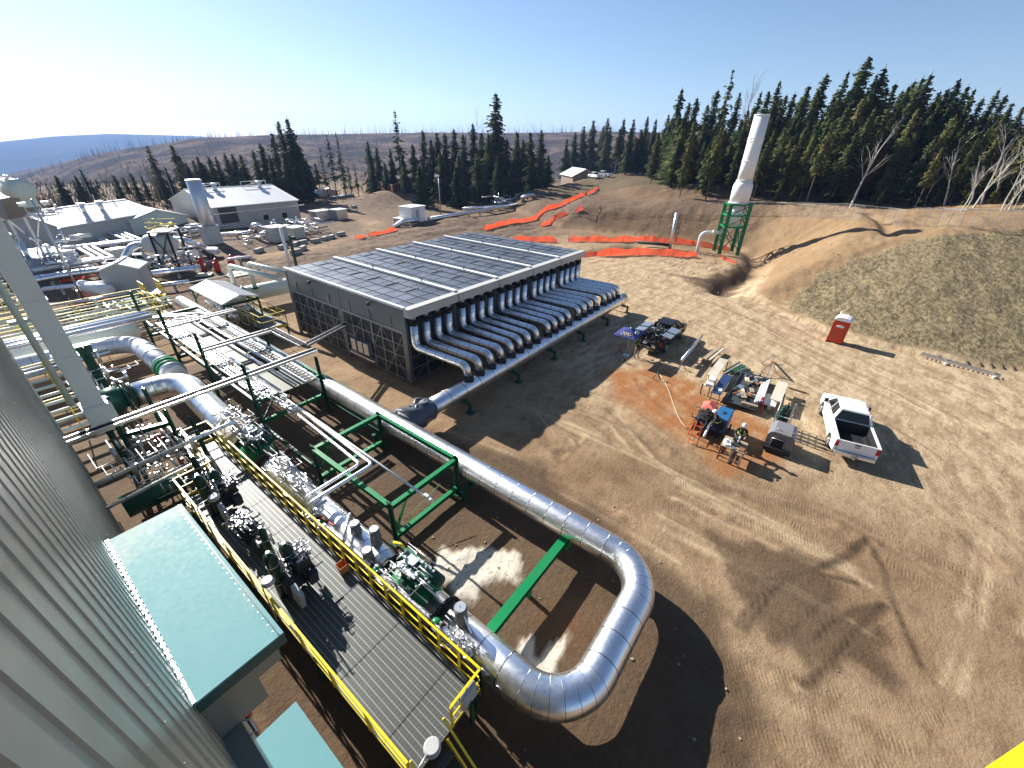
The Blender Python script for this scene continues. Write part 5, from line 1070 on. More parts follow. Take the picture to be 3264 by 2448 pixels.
person((22.3, 1.0, 0), R(95), 'person in white hard hat and dark clothes standing behind the chop saw bench', 0.25, ((0.25, 0.5, 1.1), (-0.22, 0.5, 1.12)))
person((29.6, 10.05, 0), R(-80), 'person in tan trousers bending over the tailgate of the black truck', 0.9, ((0.25, 0.75, 0.95), (-0.2, 0.7, 0.95)), legm=TANW, helmet=BLACK)
person((2.95, 24.2, 0.05), R(120), 'person in orange vest working in the shade between the wall and the walkway', 0.4, ((0.2, 0.5, 1.0), (-0.2, 0.5, 1.05)), vest=HIVO, helmet=HIVO)

# ------------------------------------------------------------ work area
um = thing('sun_umbrella', 'square navy blue umbrella with printed lettering beside the black truck', 'umbrella', (29.4, 10.8, 0))
NAVYF = paint('navy_canvas', (0.02, 0.03, 0.16), 0.7, 0, 0.15, 3, dirt_amt=0.05, bump=0.1)
cs = [Vector(p) for p in ((28.35, 11.7, 1.95), (30.35, 11.75, 1.95), (30.45, 9.95, 1.95), (28.4, 9.95, 1.95))]; ap = Vector((29.4, 10.8, 2.42))
b = MB()
for i in range(4):
    a_, c_ = cs[i], cs[(i+1) % 4]; vs = [a_, (a_+c_)/2+Vector((0, 0, 0.03)), c_, ap]; b.add(vs+[v-Vector((0, 0, 0.02)) for v in vs], [(0, 1, 3), (1, 2, 3), (4, 7, 5), (5, 7, 6), (0, 4, 5, 1), (1, 5, 6, 2)])
cn = wpart(b, 'canopy', NAVYF, um)
b = MB(); b.tube([(29.4, 10.8, 0), (29.4, 10.8, 2.45)], 0.025, 8); b.box((29.4, 10.8, 0.03), (0.5, 0.5, 0.06)); wpart(b, 'pole', GALV, um)
def on_tri(a_, c_, u, v): return a_+(c_-a_)*u+(ap-(a_+c_)/2)*v+Vector((0, 0, 0.035))
a_, c_ = cs[3], cs[0]                                   # left face: script-like emblem
b = MB()
for dv, w_ in ((0.22, 0.5), (0.38, 0.36)):
    pts = [on_tri(c_, a_, 0.5+w_*(t-0.5), dv+0.07*math.sin(t*22)) for t in np.linspace(0, 1, 26)]; b.tube(pts, 0.022, 5, True)
spart(b, 'printed_mark', paint('print_gold', (0.75, 0.6, 0.4), 0.6), cn, um)
b = MB(); a_, c_ = cs[3], cs[2]; pts = [on_tri(a_, c_, 0.5+0.13*math.cos(t), 0.35+0.13*math.sin(t)) for t in np.linspace(0, 6.28, 15)]; b.tube(pts, 0.03, 5); b.tube([on_tri(a_, c_, 0.44, 0.35), on_tri(a_, c_, 0.56, 0.35)], 0.03, 5); spart(b, 'printed_badge', WHITE, cn, um)
def beamthing(p, q, w, h, mat, name, label, cat, group=None):
    b = MB(); b.beam(p, q, w, h); return solo(b, name, mat, label, cat, group, bevel=0.005)
b = MB(); b.tube([(29.6, 6.6, 0.85), (35.5, 6.8, 0.85)], 0.11, 14); solo(b, 'steel_pipe', GALV_L, 'long bright steel pipe resting on tripod stands behind the black truck', 'pipe')
def tripod(x, y, h, label, r=0.35):
    t = thing('pipe_stand', label, 'pipe stand', (x, y, 0), 'tripod pipe stands')
    for k in range(3):
        a = k*2.094+x; b = MB(); b.beam((x+r*math.cos(a), y+r*math.sin(a), 0), (x, y, h*0.75), 0.04); wpart(b, 'leg', DGREY, t)
    b = MB(); b.cyl((x, y, h*0.5), (x, y, h-0.1), 0.025); b.beam((x, y-0.15, h), (x, y, h-0.12), 0.03); b.beam((x, y+0.15, h), (x, y, h-0.12), 0.03); wpart(b, 'vee_head', RED if x > 28.5 else DGREY, t)
tripod(30.0, 6.6, 0.74, 'red headed tripod stand under the near end of the long pipe'); tripod(34.6, 6.78, 0.74, 'tripod stand under the far end of the long pipe')
tripod(27.3, 7.45, 0.75, 'empty tripod stand alone on the rusty ground with a hose beside it'); tripod(28.2, 10.7, 0.8, 'empty tripod stand at the edge of the shadow left of the umbrella'); tripod(29.2, 11.3, 0.8, 'tripod stand beside the umbrella pole')
b = MB(); hp = [(28.2, 7.68), (27.6, 7.2), (27.07, 6.75), (26.0, 6.1), (24.77, 5.43), (23.6, 4.75), (22.85, 4.24), (22.5, 3.9), (22.6, 3.5)]; b.tube([(x, y, H(x, y)+0.03) for x, y in hp], 0.022, 8); solo(b, 'hose', paint('beige_hose', (0.55, 0.45, 0.3), 0.6), 'thin beige hose snaking over the rusty ground', 'hose')
# sawhorse and planks
sw_ = thing('sawhorse', 'low wooden sawhorse with planks lying beyond the long pipe', 'sawhorse', (33.4, 5.4, 0))
b = MB(); b.beam((31.9, 5.55, 0.42), (35.1, 5.2, 0.42), 0.3, 0.08); wpart(b, 'plank', WOOD, sw_)
b = MB(); b.beam((32.1, 5.2, 0.36), (35.0, 4.9, 0.36), 0.16, 0.1); wpart(b, 'plank', WOODL, sw_)
for x in (32.4, 34.6):
    for s in (-1, 1): b = MB(); b.beam((x, 5.4+s*0.4, 0), (x, 5.4, 0.4), 0.08); wpart(b, 'leg', WOOD, sw_)
# benches
bn = thing('plank_bench', 'long pale plank bench with white boxes on it near the rusty soil', 'bench', (29.2, 4.1, 0))
b = MB(); b.span((28.6, 3.9, 0.78), (32.0, 4.5, 0.84)); wpart(b, 'bench_top', WOODL, bn)
b = MB(); b.span((26.9, 3.75, 0.78), (28.55, 4.25, 0.83)); wpart(b, 'bench_top', WOODL, bn)
for x in (27.1, 28.7, 31.8):
    for y_ in (3.85, 4.35): b = MB(); b.beam((x, y_, 0), (x, y_, 0.78), 0.06); wpart(b, 'leg', DGREY, bn)
for x, y_, d_, lab in ((27.9, 4.0, (0.6, 0.42, 0.2), 'white box on the plank bench, the longer of two'), (27.0, 3.95, (0.35, 0.4, 0.22), 'white box at the near end of the plank bench')):
    b = MB(); b.box((x, y_, 0.83+d_[2]/2), d_, rz=0.1); solo(b, 'box', WHITE, lab, 'box', 'boxes on the plank bench')
b = MB(); b.ball((28.35, 4.0, 0.9), 0.1); solo(b, 'green_cup', GREEN, 'small green cup on the plank bench', 'cup')
tb = thing('folding_table', 'dark blue topped low table in front of the plank bench', 'table', (28.2, 3.4, 0))
b = MB(); b.span((26.5, 3.05, 0.66), (29.8, 3.65, 0.7)); wpart(b, 'table_top', paint('blue_steel_top', (0.03, 0.06, 0.14), 0.3, 0.2), tb)
for x in (26.6, 29.7):
    for y_ in (3.1, 3.6): b = MB(); b.beam((x, y_, 0), (x, y_, 0.66), 0.05); wpart(b, 'leg', RUST, tb)
b = MB(); b.box((26.9, 3.2, 0.78), (0.35, 0.2, 0.16)); solo(b, 'white_block', WHITE, 'small white block on the end of the blue table', 'block')
for i in range(5):
    b = MB(); b.beam((31.3+0.1*i, 3.9-0.24*i, 0.12+0.05*(i % 2)), (33.9-0.2*i, 3.3-0.22*i, 0.12), 0.09); solo(b, 'steel_length', (DKGREEN, GALV_L, GREEN, GALV, DKGREEN)[i], ('dark green steel length nearest the bench end', 'bright steel length in the pile past the bench', 'bright green steel length in the pile past the bench', 'grey steel length in the pile past the bench', 'dark green steel length at the right of its pile')[i], 'steel length', 'steel lengths in a pile')
pw = thing('pipe_vice_table', 'red steel trestle standing beyond the scrap rack', 'trestle', (34.8, 1.3, 0))
b = MB(); b.beam((36.0, 1.3, 0.05), (33.4, 1.25, 1.0), 0.09); wpart(b, 'red_arm', paint('salmon_paint', (0.7, 0.2, 0.13), 0.5), pw)
for q in (((34.9, 1.95, 0.03), (36.0, 1.4, 0.5)), ((32.7, 1.2, 0.05), (33.6, 1.2, 0.8)), ((33.4, 1.7, 0), (33.4, 1.25, 0.95)), ((33.6, 0.6, 0), (33.4, 1.2, 0.95))): b = MB(); b.beam(*q, 0.06); wpart(b, 'leg', GALV, pw)
# rack of scrap and tools
sc = thing('scrap_trailer', 'low dark flat rack loaded with scrap metal and tools beside the white tubes', 'rack', (29, 1.8, 0))
b = MB(); b.span((26.6, 0.9, 0.28), (31.9, 2.7, 0.36)); b.span((26.6, 0.85, 0.36), (31.9, 0.92, 0.5)); b.span((26.6, 2.68, 0.36), (31.9, 2.75, 0.5)); wpart(b, 'rack_bed', DGREY, sc)
for x in (27.2, 31.4):
    for y_ in (1.0, 2.6): b = MB(); b.beam((x, y_, 0), (x, y_, 0.28), 0.12); wpart(b, 'leg', BLACK, sc)
rng = random.Random(99); pal = [RUST, GALV, WOODL, DGREY, WOOD, BLACK, GALV_L]
for i in range(34):
    x = rng.uniform(26.8, 31.6); y_ = rng.uniform(1.0, 2.6); b = MB(); L = rng.uniform(.2, .9); b.box((x, y_, 0.36+rng.uniform(.03, .2)), (L, rng.uniform(.06, .35), rng.uniform(.05, .16)), rz=rng.uniform(-.6, .6) if i % 2 else rng.uniform(1.0, 2.0)); wpart(b, 'scrap_piece', pal[i % 7], sc)
for i in range(4):
    b = MB(); b.tube([(27.1+0.1*i, 1.12-0.12*i, 0.62+0.03*i), (30.0+0.55*i*0.6, 1.2-0.1*i, 0.66)], 0.05, 10); solo(b, 'white_tube', WHITE, ('white plastic tube, leftmost of four lying across the scrap rack', 'white plastic tube second from left across the scrap rack', 'white plastic tube third from left across the scrap rack', 'white plastic tube, rightmost and longest of four across the scrap rack')[i], 'tube', 'white tubes on the scrap rack')
b = MB(); b.span((27.9, -0.2, 0.72), (30.95, 0.42, 0.78)); b.beam((28.3, 0.1, 0), (28.3, 0.1, 0.72), 0.12); b.beam((30.5, 0.1, 0), (30.5, 0.1, 0.72), 0.12); solo(b, 'grey_board', WOODL, 'long weathered board raised on blocks at the right of the work area', 'board')
b = MB(); b.span((27.65, 0.0, 0.4), (29.2, 0.75, 0.47)); b.beam((28.0, 0.3, 0), (28.0, 0.3, 0.4), 0.2); b.beam((29, 0.5, 0), (29, 0.5, 0.4), 0.2); solo(b, 'white_sheet', WHITE, 'white sheet panel lying beneath the raised weathered board', 'panel')
for i, (p, q) in enumerate((((31.9, -0.3), (31.85, -1.4)), ((30.1, -0.4), (29.9, -1.5)), ((27.7, 0.2), (27.45, -0.5)), ((29.9, 2.4), (30.0, 0.8)), ((28.1, 2.6), (28.2, 0.7)))):
    b = MB(); b.beam((*p, 0.08), (*q, 0.08), 0.1, 0.1); solo(b, 'timber', WOOD, ('squared timber sticking out farthest right past the boards', 'squared timber under the middle of the raised board', 'squared timber by the gas cylinders', 'squared timber under the far part of the scrap rack', 'squared timber under the near part of the scrap rack')[i], 'timber', 'timbers under the rack')
b = MB(); b.beam((27.0, 0.6, 0.05), (27.6, 0.75, 0.9), 0.08); b.beam((27.0, 0.95, 0.05), (27.6, 0.8, 0.9), 0.08); solo(b, 'barrier_legs', RED, 'red and white striped barrier legs leaning by the scrap rack', 'barrier')
# skid welder, blue compressor, saw bench
mw = thing('engine_welder', 'black engine welder with coiled cables under a red tarp, left of the blue box', 'welding machine', (22.9, 3.1, 0))
b = MB(); b.box((22.9, 3.1, 0.55), (1.5, 0.8, 0.7)); b.box((22.9, 3.1, 0.95), (1.2, 0.6, 0.15)); wpart(b, 'machine_body', DGREY, mw, bevel=0.03)
b = MB(); rng = random.Random(101)
for k in range(9): cx, cy, cz = 22.4+0.13*k, 3.0+rng.uniform(-.2, .2), 1.05+rng.uniform(0, .25); b.tube([(cx+0.22*math.cos(a), cy+0.25*math.sin(a), cz+0.04*math.sin(3*a+k)) for a in np.linspace(0, 6.28, 17)], 0.025, 6)
clutter(b, (22.6, 3.1, 0.9), (1.5, 0.9, 0.7), 40, (0.02, 0.04), rng); wpart(b, 'cables', BLACK, mw)
b = MB(); pts = [(-.55, -.4, .0), (0, -.5, -.04), (.5, -.35, .05), (.6, .1, -.12), (.4, .45, -.1), (-.1, .4, -.18), (-.6, .35, -.1), (-.15, 0, .16), (.25, 0, .14)]
pv = [Vector((23.75+x*0.9, 3.15+y_*0.9, 1.32+z)) for x, y_, z in pts]; fs = [(0, 1, 7), (1, 8, 7), (1, 2, 8), (2, 3, 8), (3, 4, 8), (4, 5, 8), (5, 7, 8), (5, 6, 7), (6, 0, 7)]
b.add(pv+[v-Vector((0, 0, 0.03)) for v in pv], fs+[tuple(i+9 for i in reversed(f)) for f in fs]); b.tube([pv[i]-Vector((0, 0, 0.1)) for i in (0, 1, 2, 3)], 0.05, 5)
solo(b, 'red_tarp', paint('faded_red_tarp', (0.5, 0.12, 0.09), 0.6), 'crumpled faded red tarp thrown over the engine welder', 'tarp', recalc=False)
bx = thing('compressor_box', 'bright blue boxy machine behind the two working people', 'compressor', (23.3, 2.15, 0))
b = MB(); b.box((23.4, 2.2, 0.8), (1.5, 0.75, 0.95)); wpart(b, 'housing', paint('bright_blue', (0.015, 0.12, 0.28), 0.35, 0, 0.15), bx, bevel=0.03)
b = MB(); b.box((23.4, 2.2, 1.285), (0.35, 0.16, 0.02)); b.box((22.64, 2.2, 0.85), (0.02, 0.5, 0.5)); wpart(b, 'vent', BLACK, bx)
b = MB()
for x in (22.9, 23.9): b.cyl((x, 1.78, 0.2), (x, 1.7, 0.2), 0.2); b.cyl((x, 2.62, 0.2), (x, 2.7, 0.2), 0.2)
wpart(b, 'wheels', BLACK, bx)
ld = thing('step_ladder', 'orange step ladder standing by the engine welder', 'ladder', (21.5, 3.2, 0))
for s in (-1, 1):
    b = MB(); b.beam((21.05, 3.05+s*0.25, 0), (21.55, 3.05+s*0.17, 1.25), 0.05); wpart(b, 'front_rail', ORANGE, ld)
    b = MB(); b.beam((22.0, 3.3+s*0.3, 0), (21.58, 3.15+s*0.17, 1.25), 0.04); wpart(b, 'rear_rail', ORANGE, ld)
for k in range(4): b = MB(); f = (k+0.8)/4.6; b.beam((21.05+0.5*f, 2.8+0.08*f, 1.25*f), (21.05+0.5*f, 3.3-0.08*f, 1.25*f), 0.07, 0.02); wpart(b, 'step', ORANGE, ld)
b = MB(); b.tube([(20.75, 2.56, 0.95), (22.5, 2.6, 1.02)], 0.06, 12); solo(b, 'held_tube', GALV_L, 'silver tube held by the person at the blue machine', 'tube')
sb = thing('saw_bench', 'wooden bench with chop saw, round grey guard and clutter, nearest to the camera', 'saw bench', (21.0, 1.0, 0))
b = MB(); b.span((20.6, 0.5, 0.9), (21.7, 1.65, 0.95)); wpart(b, 'bench_top', WOOD, sb)
for x in (20.65, 21.65):
    for y_ in (0.55, 1.05, 1.6): b = MB(); b.beam((x, y_, 0), (x, y_, 0.9), 0.07); wpart(b, 'leg', WOODL if y_ < 1.2 else RUST, sb)
b = MB(); b.beam((20.65, 0.55, 0.25), (20.65, 1.6, 0.25), 0.06); b.beam((21.65, 0.55, 0.25), (21.65, 1.6, 0.25), 0.06); b.beam((20.63, 0.6, 0.1), (20.63, 1.55, 0.8), 0.05); wpart(b, 'brace', WOOD, sb)
cs2 = thing('chop_saw', 'grey round cut-off saw standing on the wooden bench', 'saw', (21.3, 0.95, 0.95))
b = MB(); b.cyl((21.3, 0.9, 1.22), (21.3, 1.0, 1.22), 0.2, seg=20); wpart(b, 'disc_guard', LGREY, cs2)
b = MB(); b.box((21.2, 1.0, 0.99), (0.5, 0.35, 0.07)); b.box((21.35, 1.12, 1.2), (0.3, 0.2, 0.18)); b.tube([(21.3, 1.1, 1.3), (21.1, 1.1, 1.45), (20.95, 1.05, 1.4)], 0.03, 8); wpart(b, 'motor', DGREY, cs2)
for i, (x, y_, d_, mt_x, lab) in enumerate(((20.85, 0.68, (0.35, 0.25, 0.06), RUST, 'rusty plate on the near corner of the saw bench'), (20.95, 1.4, (0.5, 0.3, 0.1), WHITE, 'white parts tray on the saw bench'), (20.75, 1.1, (0.3, 0.25, 0.05), GALV, 'grey plate on the edge of the saw bench'))):
    b = MB(); b.box((x, y_, 0.95+d_[2]/2), d_, rz=0.3*i); clutter(b, (x, y_, 1.0+d_[2]), (0.3, 0.25, 0.08), 8, (0.01, 0.02), random.Random(i)) if i == 1 else None; solo(b, 'bench_part', mt_x, lab, 'metal part')
# grey engine unit and gas cylinders
eu = thing('generator_unit', 'grey rounded generator unit with an open black end, in front of the gas cylinders', 'generator', (23.7, -0.8, 0))
b = MB(); prof = [(-0.15, 0.35), (-0.15, 1.0), (-0.25, 1.2), (-0.4, 1.28), (-1.2, 1.28), (-1.35, 1.2), (-1.45, 1.0), (-1.45, 0.35)]; b.prism(prof, 'x', 23.2, 24.6); wpart(b, 'housing', paint('grey_generator', (0.2, 0.2, 0.21), 0.45, 0.1), eu, bevel=0.02)
b = MB(); b.span((23.17, -1.0, 0.3), (23.21, -0.45, 0.95)); b.span((23.0, -1.45, 0.12), (24.8, -0.15, 0.35)); wpart(b, 'control_recess', BLACK, eu)
b = MB(); b.tube([(23.1, -0.42, 0.35), (23.1, -0.42, 0.95), (23.1, -0.95, 0.95)], 0.02, 6); b.tube([(23.5, -0.7, 1.3), (23.5, -0.65, 1.36), (23.5, -0.5, 1.36), (23.5, -0.45, 1.3)], 0.02, 6); b.box((23.6, -1.25, 1.31), (0.1, 0.1, 0.06)); wpart(b, 'handle', GALV_L, eu)
for y_ in (-0.25, -1.35): b = MB(); b.span((23.1, y_-0.08, 0), (23.4, y_+0.08, 0.13)); b.span((24.4, y_-0.08, 0), (24.7, y_+0.08, 0.13)); wpart(b, 'wood_block', WOODL, eu)
cr_ = thing('cylinder_rack', 'tall white barred rack holding dark gas cylinders behind the grey generator', 'rack', (26.1, -0.6, 0))
for y_ in (-0.2, -0.95):
    for x in (25.3, 26.8): b = MB(); b.beam((x, y_, 0), (x, y_, 1.5), 0.05); wpart(b, 'post', WHITE, cr_)
b = MB()
for k in range(6): b.beam((25.3, -0.2, 0.3+0.22*k), (26.8, -0.2, 0.3+0.22*k), 0.03); b.beam((25.3, -0.2, 0.3+0.22*k), (25.3, -0.95, 0.3+0.22*k), 0.03) if k % 2 == 0 else None
wpart(b, 'bars', WHITE, cr_)
for i, (x, y_, mt_x) in enumerate(((25.6, -0.4, DKGREEN), (25.6, -0.7, BLACK), (26.0, -0.45, DKGREEN), (26.0, -0.75, DKGREEN), (26.4, -0.6, BLACK))):
    b = MB(); b.tube([(x, y_, 0.05), (x, y_, 1.35), (x, y_, 1.48), (x, y_, 1.52)], [0.13, 0.13, 0.06, 0.03], 14); b.cyl((x, y_, 1.5), (x, y_, 1.62), 0.04); b.box((x, y_, 1.6), (0.12, 0.05, 0.05))
    solo(b, 'gas_cylinder', mt_x, ('green gas cylinder at the near left of the white barred rack', 'black gas cylinder at the near right of the white barred rack', 'green gas cylinder in the middle left of the white barred rack', 'green gas cylinder in the middle right of the white barred rack', 'black gas cylinder at the far end of the white barred rack')[i], 'gas cylinder', 'gas cylinders in the rack')
# toilet
tl = thing('portable_toilet', 'red portable toilet with a white rounded roof at the foot of the grassy bank', 'portable toilet', (44.05, -2.3, 0), None, R(-6))
b = MB(); b.box((0, 0, 1.02), (1.12, 1.15, 2.0)); b.build('cabin', paint('toilet_red', (0.55, 0.045, 0.015), 0.4, 0, 0.2), tl, bevel=0.03)
b = MB(); b.box((-0.575, 0, 1.0), (0.04, 0.82, 1.8)); dr = b.build('door', paint('toilet_red_door', (0.6, 0.055, 0.02), 0.35, 0, 0.15), tl, bevel=0.01)
b = MB(); b.box((-0.61, 0.3, 1.0), (0.03, 0.06, 0.16)); b.build('handle', BLACK, dr)
b = MB(); b.tube([(-0.605, 0.27*math.cos(a), 1.55+0.09*math.sin(a)) for a in np.linspace(0, 6.28, 17)], 0.018, 6); b.box((-0.6, 0, 1.55), (0.012, 0.46, 0.1)); b.build('oval_sign', WHITE, dr)
b = MB(); prof = [(-0.6, 0.0), (-0.6, 0.1), (-0.45, 0.24), (-0.2, 0.32), (0.2, 0.32), (0.45, 0.24), (0.6, 0.1), (0.6, 0)]; b.prism([(y_, z+2.02) for y_, z in prof], 'x', -0.62, 0.62); b.build('roof', WHITE, tl, bevel=0.02)
b = MB(); b.box((0, 0, 0.03), (1.2, 1.2, 0.08)); b.build('base', BLACK, tl); b = MB(); b.cyl((0.4, 0.4, 2.2), (0.4, 0.4, 2.6), 0.05); b.build('vent_pipe', WHITE, tl)
# grey cable ladder lying on the ground at the right
b = MB(); p = Vector((45.0, -8.1, 0.25)); q = Vector((43.9, -12.6, 0.2)); tray(b, p, q, 0.5, 0.14, 0.28); solo(b, 'cable_ladder', GALV, 'length of grey cable ladder lying on timbers near the grassy bank at the right edge', 'cable ladder')
for i, f in enumerate((0.33, 0.92)):
    c = p+(q-p)*f; b = MB(); b.box((c.x-0.15, c.y, 0.09), (0.7, 0.16, 0.16), rz=0.2); solo(b, 'timber_block', WOODL, ('timber block under the middle of the grey cable ladder', 'timber block under the near end of the grey cable ladder')[i], 'timber', 'blocks under the cable ladder')
b = MB(); b.tube([(39.9, 17.0, 0.02), (39.9, 17.0, 0.9)], [0.05, 0.03], 8); b.cyl((39.9, 17, 0), (39.9, 17, 0.04), 0.2); solo(b, 'marker_post', ORANGE, 'slim orange marker post at the far end of the header pipe', 'marker')
# scattered small debris
rng = random.Random(111); b = MB()
for (cx, cy, sx_, sy_, n_r) in ((8, 6, 3.2, 6, 60), (8, 14, 4, 6, 40), (22, 1, 10, 9, 40), (66, 17, 10, 9, 160), (95, 25, 16, 22, 260), (58, -8, 8, 9, 30), (30, 62, 24, 9, 160)):
    for i in range(n_r):
        x, y_ = rng.gauss(cx, sx_), rng.gauss(cy, sy_); s = rng.uniform(.02, .06)*(2.4 if cx > 60 or cy > 40 else 1); z = H(x, y_)
        c = Vector((x, y_, z+s*0.3)); b.box(c, (s*rng.uniform(.7, 1.8), s*rng.uniform(.7, 1.6), s*rng.uniform(.5, 1)), rot=Matrix.Rotation(rng.uniform(0, 6), 3, 'Z') @ Matrix.Rotation(rng.uniform(-.5, .5), 3, 'X'))
o = b.build('stones', paint('pale_stones', (0.3, 0.25, 0.19), 0.9, 0, 0.5, 2)); tag(o, 'small stones and bits of debris scattered over the bare soil', 'stones', None, 'stuff')

# ------------------------------------------------------------ vent stack and its surroundings
vs_ = thing('vent_stack', 'tall white vent stack standing in a green steel frame at the pit', 'stack', (75.7, 14.4, 0))
CX, CY = 75.7, 14.4
zb = H(CX, CY)
for nm, sec in (('lower_shell', [(4.2, 0.3), (4.25, 0.98), (7.5, 0.98)]), ('middle_shell', [(7.5, 1.36), (9.7, 1.38), (10.05, 1.3), (10.5, 1.08)]), ('upper_shell', [(10.5, 1.05), (13, 1.03), (18.85, 0.98), (18.86, 0.9)])):
    b = MB(); b.tube([(CX, CY, z) for z, r in sec], [r for z, r in sec], 30); wpart(b, nm, WHITE, vs_)
b = MB()
for z, r in ((7.5, 1.5), (10.55, 1.16), (13.1, 1.09), (15.6, 1.08), (15.95, 1.08), (18.75, 1.04)): b.cyl((CX, CY, z-0.06), (CX, CY, z+0.06), r, seg=30)
wpart(b, 'stiffening_rings', WHITE, vs_)
cn4 = [Vector((73.8, 14.9, 0)), Vector((75.2, 12.5, 0)), Vector((77.7, 13.9, 0)), Vector((76.2, 16.3, 0))]
for c in cn4: b = MB(); b.ibeam((c.x, c.y, -0.8), (c.x, c.y, 7.4), 0.3, 0.3, t=0.05); wpart(b, 'frame_leg', GREEN, vs_)
for i in range(4):
    a_, c_ = cn4[i], cn4[(i+1) % 4]
    for z in (4.1, 5.75, 7.3): b = MB(); b.beam(a_+Vector((0, 0, z)), c_+Vector((0, 0, z)), 0.2, 0.25); wpart(b, 'frame_beam', GREEN, vs_)
    for z0, z1 in ((0.6, 4.0), (4.2, 5.7), (5.8, 7.2)):
        b = MB(); b.beam(a_+Vector((0, 0, z0)), c_+Vector((0, 0, z1)), 0.1); wpart(b, 'brace', DKGREEN, vs_)
        if z0 < 1: b = MB(); b.beam(c_+Vector((0, 0, z0)), a_+Vector((0, 0, z1)), 0.1); wpart(b, 'brace', DKGREEN, vs_)
b = MB(); pts, s = fillet([(73.4, 18.2, -0.6), (73.4, 18.2, 3.0), (75.2, 15.0, 3.1)], 0.8, 8, 1.2, 0.4); b.tube(pts, 0.24, 16, True, s); b.cyl((74.2, 16.7, 3.08), (74.25, 16.6, 3.08), 0.36)
solo(b, 'inlet_pipe', WHITE, 'white pipe rising from the ground and bending into the green stack frame', 'pipe')
sp_ = thing('standpipe', 'grey upright pipe with a dark caged ladder left of the white stack', 'standpipe', (72.6, 22.4, 0)); z0 = H(72.6, 22.4)
b = MB(); b.cyl((72.6, 22.4, z0-0.5), (72.6, 22.4, z0+5.6), 0.26, seg=16); wpart(b, 'pipe_shell', GALV_L, sp_)
b = MB()
for k in range(14): b.beam((72.3, 21.85, z0+1.5+0.3*k), (72.3, 21.45, z0+1.5+0.3*k), 0.04)
for y_ in (21.85, 21.45): b.beam((72.3, y_, z0+1.2), (72.3, y_, z0+5.5), 0.05)
for z in (1.8, 2.6, 3.4, 4.2, 5.3): b.tube([(72.3+0.0+0.6*math.sin(a)*-1, 21.65-0.35*math.cos(a), z0+z) for a in np.linspace(0, math.pi, 8)], 0.03, 5)
for a in (0.6, 1.57, 2.5): b.beam((72.3-0.6*math.sin(a), 21.65-0.35*math.cos(a), z0+1.8), (72.3-0.6*math.sin(a), 21.65-0.35*math.cos(a), z0+5.3), 0.04)
wpart(b, 'caged_ladder', BLACK, sp_)
b = MB(); b.tube([(71.0, 27.5, 0.6), (72.5, 23.5, 0.55), (72.6, 22.6, 0.5)], 0.25, 12); solo(b, 'black_pipe', BLACK, 'black pipe lying in the open trench at the foot of the standpipe', 'pipe')
# orange safety netting
NET, n_, b_ = nodes_of('orange_netting'); p_ = wpos(n_)
c_ = mix_col(n_, noise_n(n_, p_, 1.2, 4), (0.9, 0.13, 0.045), (0.6, 0.07, 0.03)); n_.links.new(c_, b_.inputs['Base Color']); b_.inputs['Roughness'].default_value = 0.6
tl_ = n_.nodes.new('ShaderNodeBsdfTranslucent'); n_.links.new(c_, tl_.inputs[0]); mx_ = n_.nodes.new('ShaderNodeMixShader'); mx_.inputs[0].default_value = 0.4; b_.inputs['Alpha'].default_value = 0.8; n_.links.new(b_.outputs[0], mx_.inputs[1]); n_.links.new(tl_.outputs[0], mx_.inputs[2]); n_.links.new(mx_.outputs[0], n_.nodes['Material Output'].inputs[0])
def netting(pts, label, h=1.25, seed=1, zf=None, sub=6):
    t = thing('orange_fence', label, 'safety netting', (pts[0][0], pts[0][1], H(pts[0][0], pts[0][1])), 'orange safety netting fences'); rng = random.Random(seed)
    P = []
    for (a0, a1), (b0, b1) in zip(pts[:-1], pts[1:]):
        L = math.hypot(b0-a0, b1-a1); k = max(2, int(L/0.9))
        for i in range(k): P.append((a0+(b0-a0)*i/k+rng.uniform(-.1, .1), a1+(b1-a1)*i/k+rng.uniform(-.1, .1)))
    P.append(pts[-1]); V = []; n = len(P); rows = 4
    for i, (x, y_) in enumerate(P):
        z = H(x, y_); hh = h*(0.86+0.14*math.cos(i*2*math.pi/5)+rng.uniform(-.1, .06)); lean = rng.uniform(-.22, .22)
        if i in (0, n-1): hh *= 0.5
        for r in range(rows): V.append((x+lean*r/3, y_+lean*0.6*r/3+rng.uniform(-.05, .05), z+0.02+hh*0.8*r/(rows-1)))
    F_ = [(i*rows+r, (i+1)*rows+r, (i+1)*rows+r+1, i*rows+r+1) for i in range(n-1) for r in range(rows-1)]
    b = MB(); b.add(V, F_); wpart(b, 'netting', NET, t, recalc=False)
    for i in range(0, n, 5):
        x, y_ = P[i]; z = H(x, y_); b = MB(); b.beam((x, y_, z-0.1), (x+0.05, y_, z+h+0.1), 0.05); wpart(b, 'stake', WOODL, t)
def gl(L): return [tuple(mt_(x, y_)[:2]) for x, y_ in L]
zz2 = lambda x, y_: ((1700+x/3.16)/M, (400+y_/3.16)/M)
netting(gl([zz2(*q) for q in ((450, 1320), (640, 1322), (900, 1310), (1180, 1302), (1400, 1318), (1650, 1328))]), 'nearest orange netting fence, between the cooler and the standpipe', 1.5, 1)
netting(gl([zz2(*q) for q in ((350, 1170), (700, 1172), (1100, 1168), (1370, 1188), (1600, 1205), (1880, 1258), (1970, 1275))]), 'long orange netting fence running behind the standpipe to the white stack', 1.35, 2)
netting(gl([zz2(*q) for q in ((-200, 1155), (0, 1168), (240, 1178))]), 'orange netting fence just beyond the far corner of the cooler roof', 1.3, 3)
netting(gl([zz2(*q) for q in ((70, 1020), (200, 960), (340, 895))]), 'short orange netting fence along the left edge of the dark pit', 1.3, 4)
netting(gl([zz2(*q) for q in ((425, 880), (500, 855))]), 'small orange netting fence piece past the pit corner', 1.6, 5)
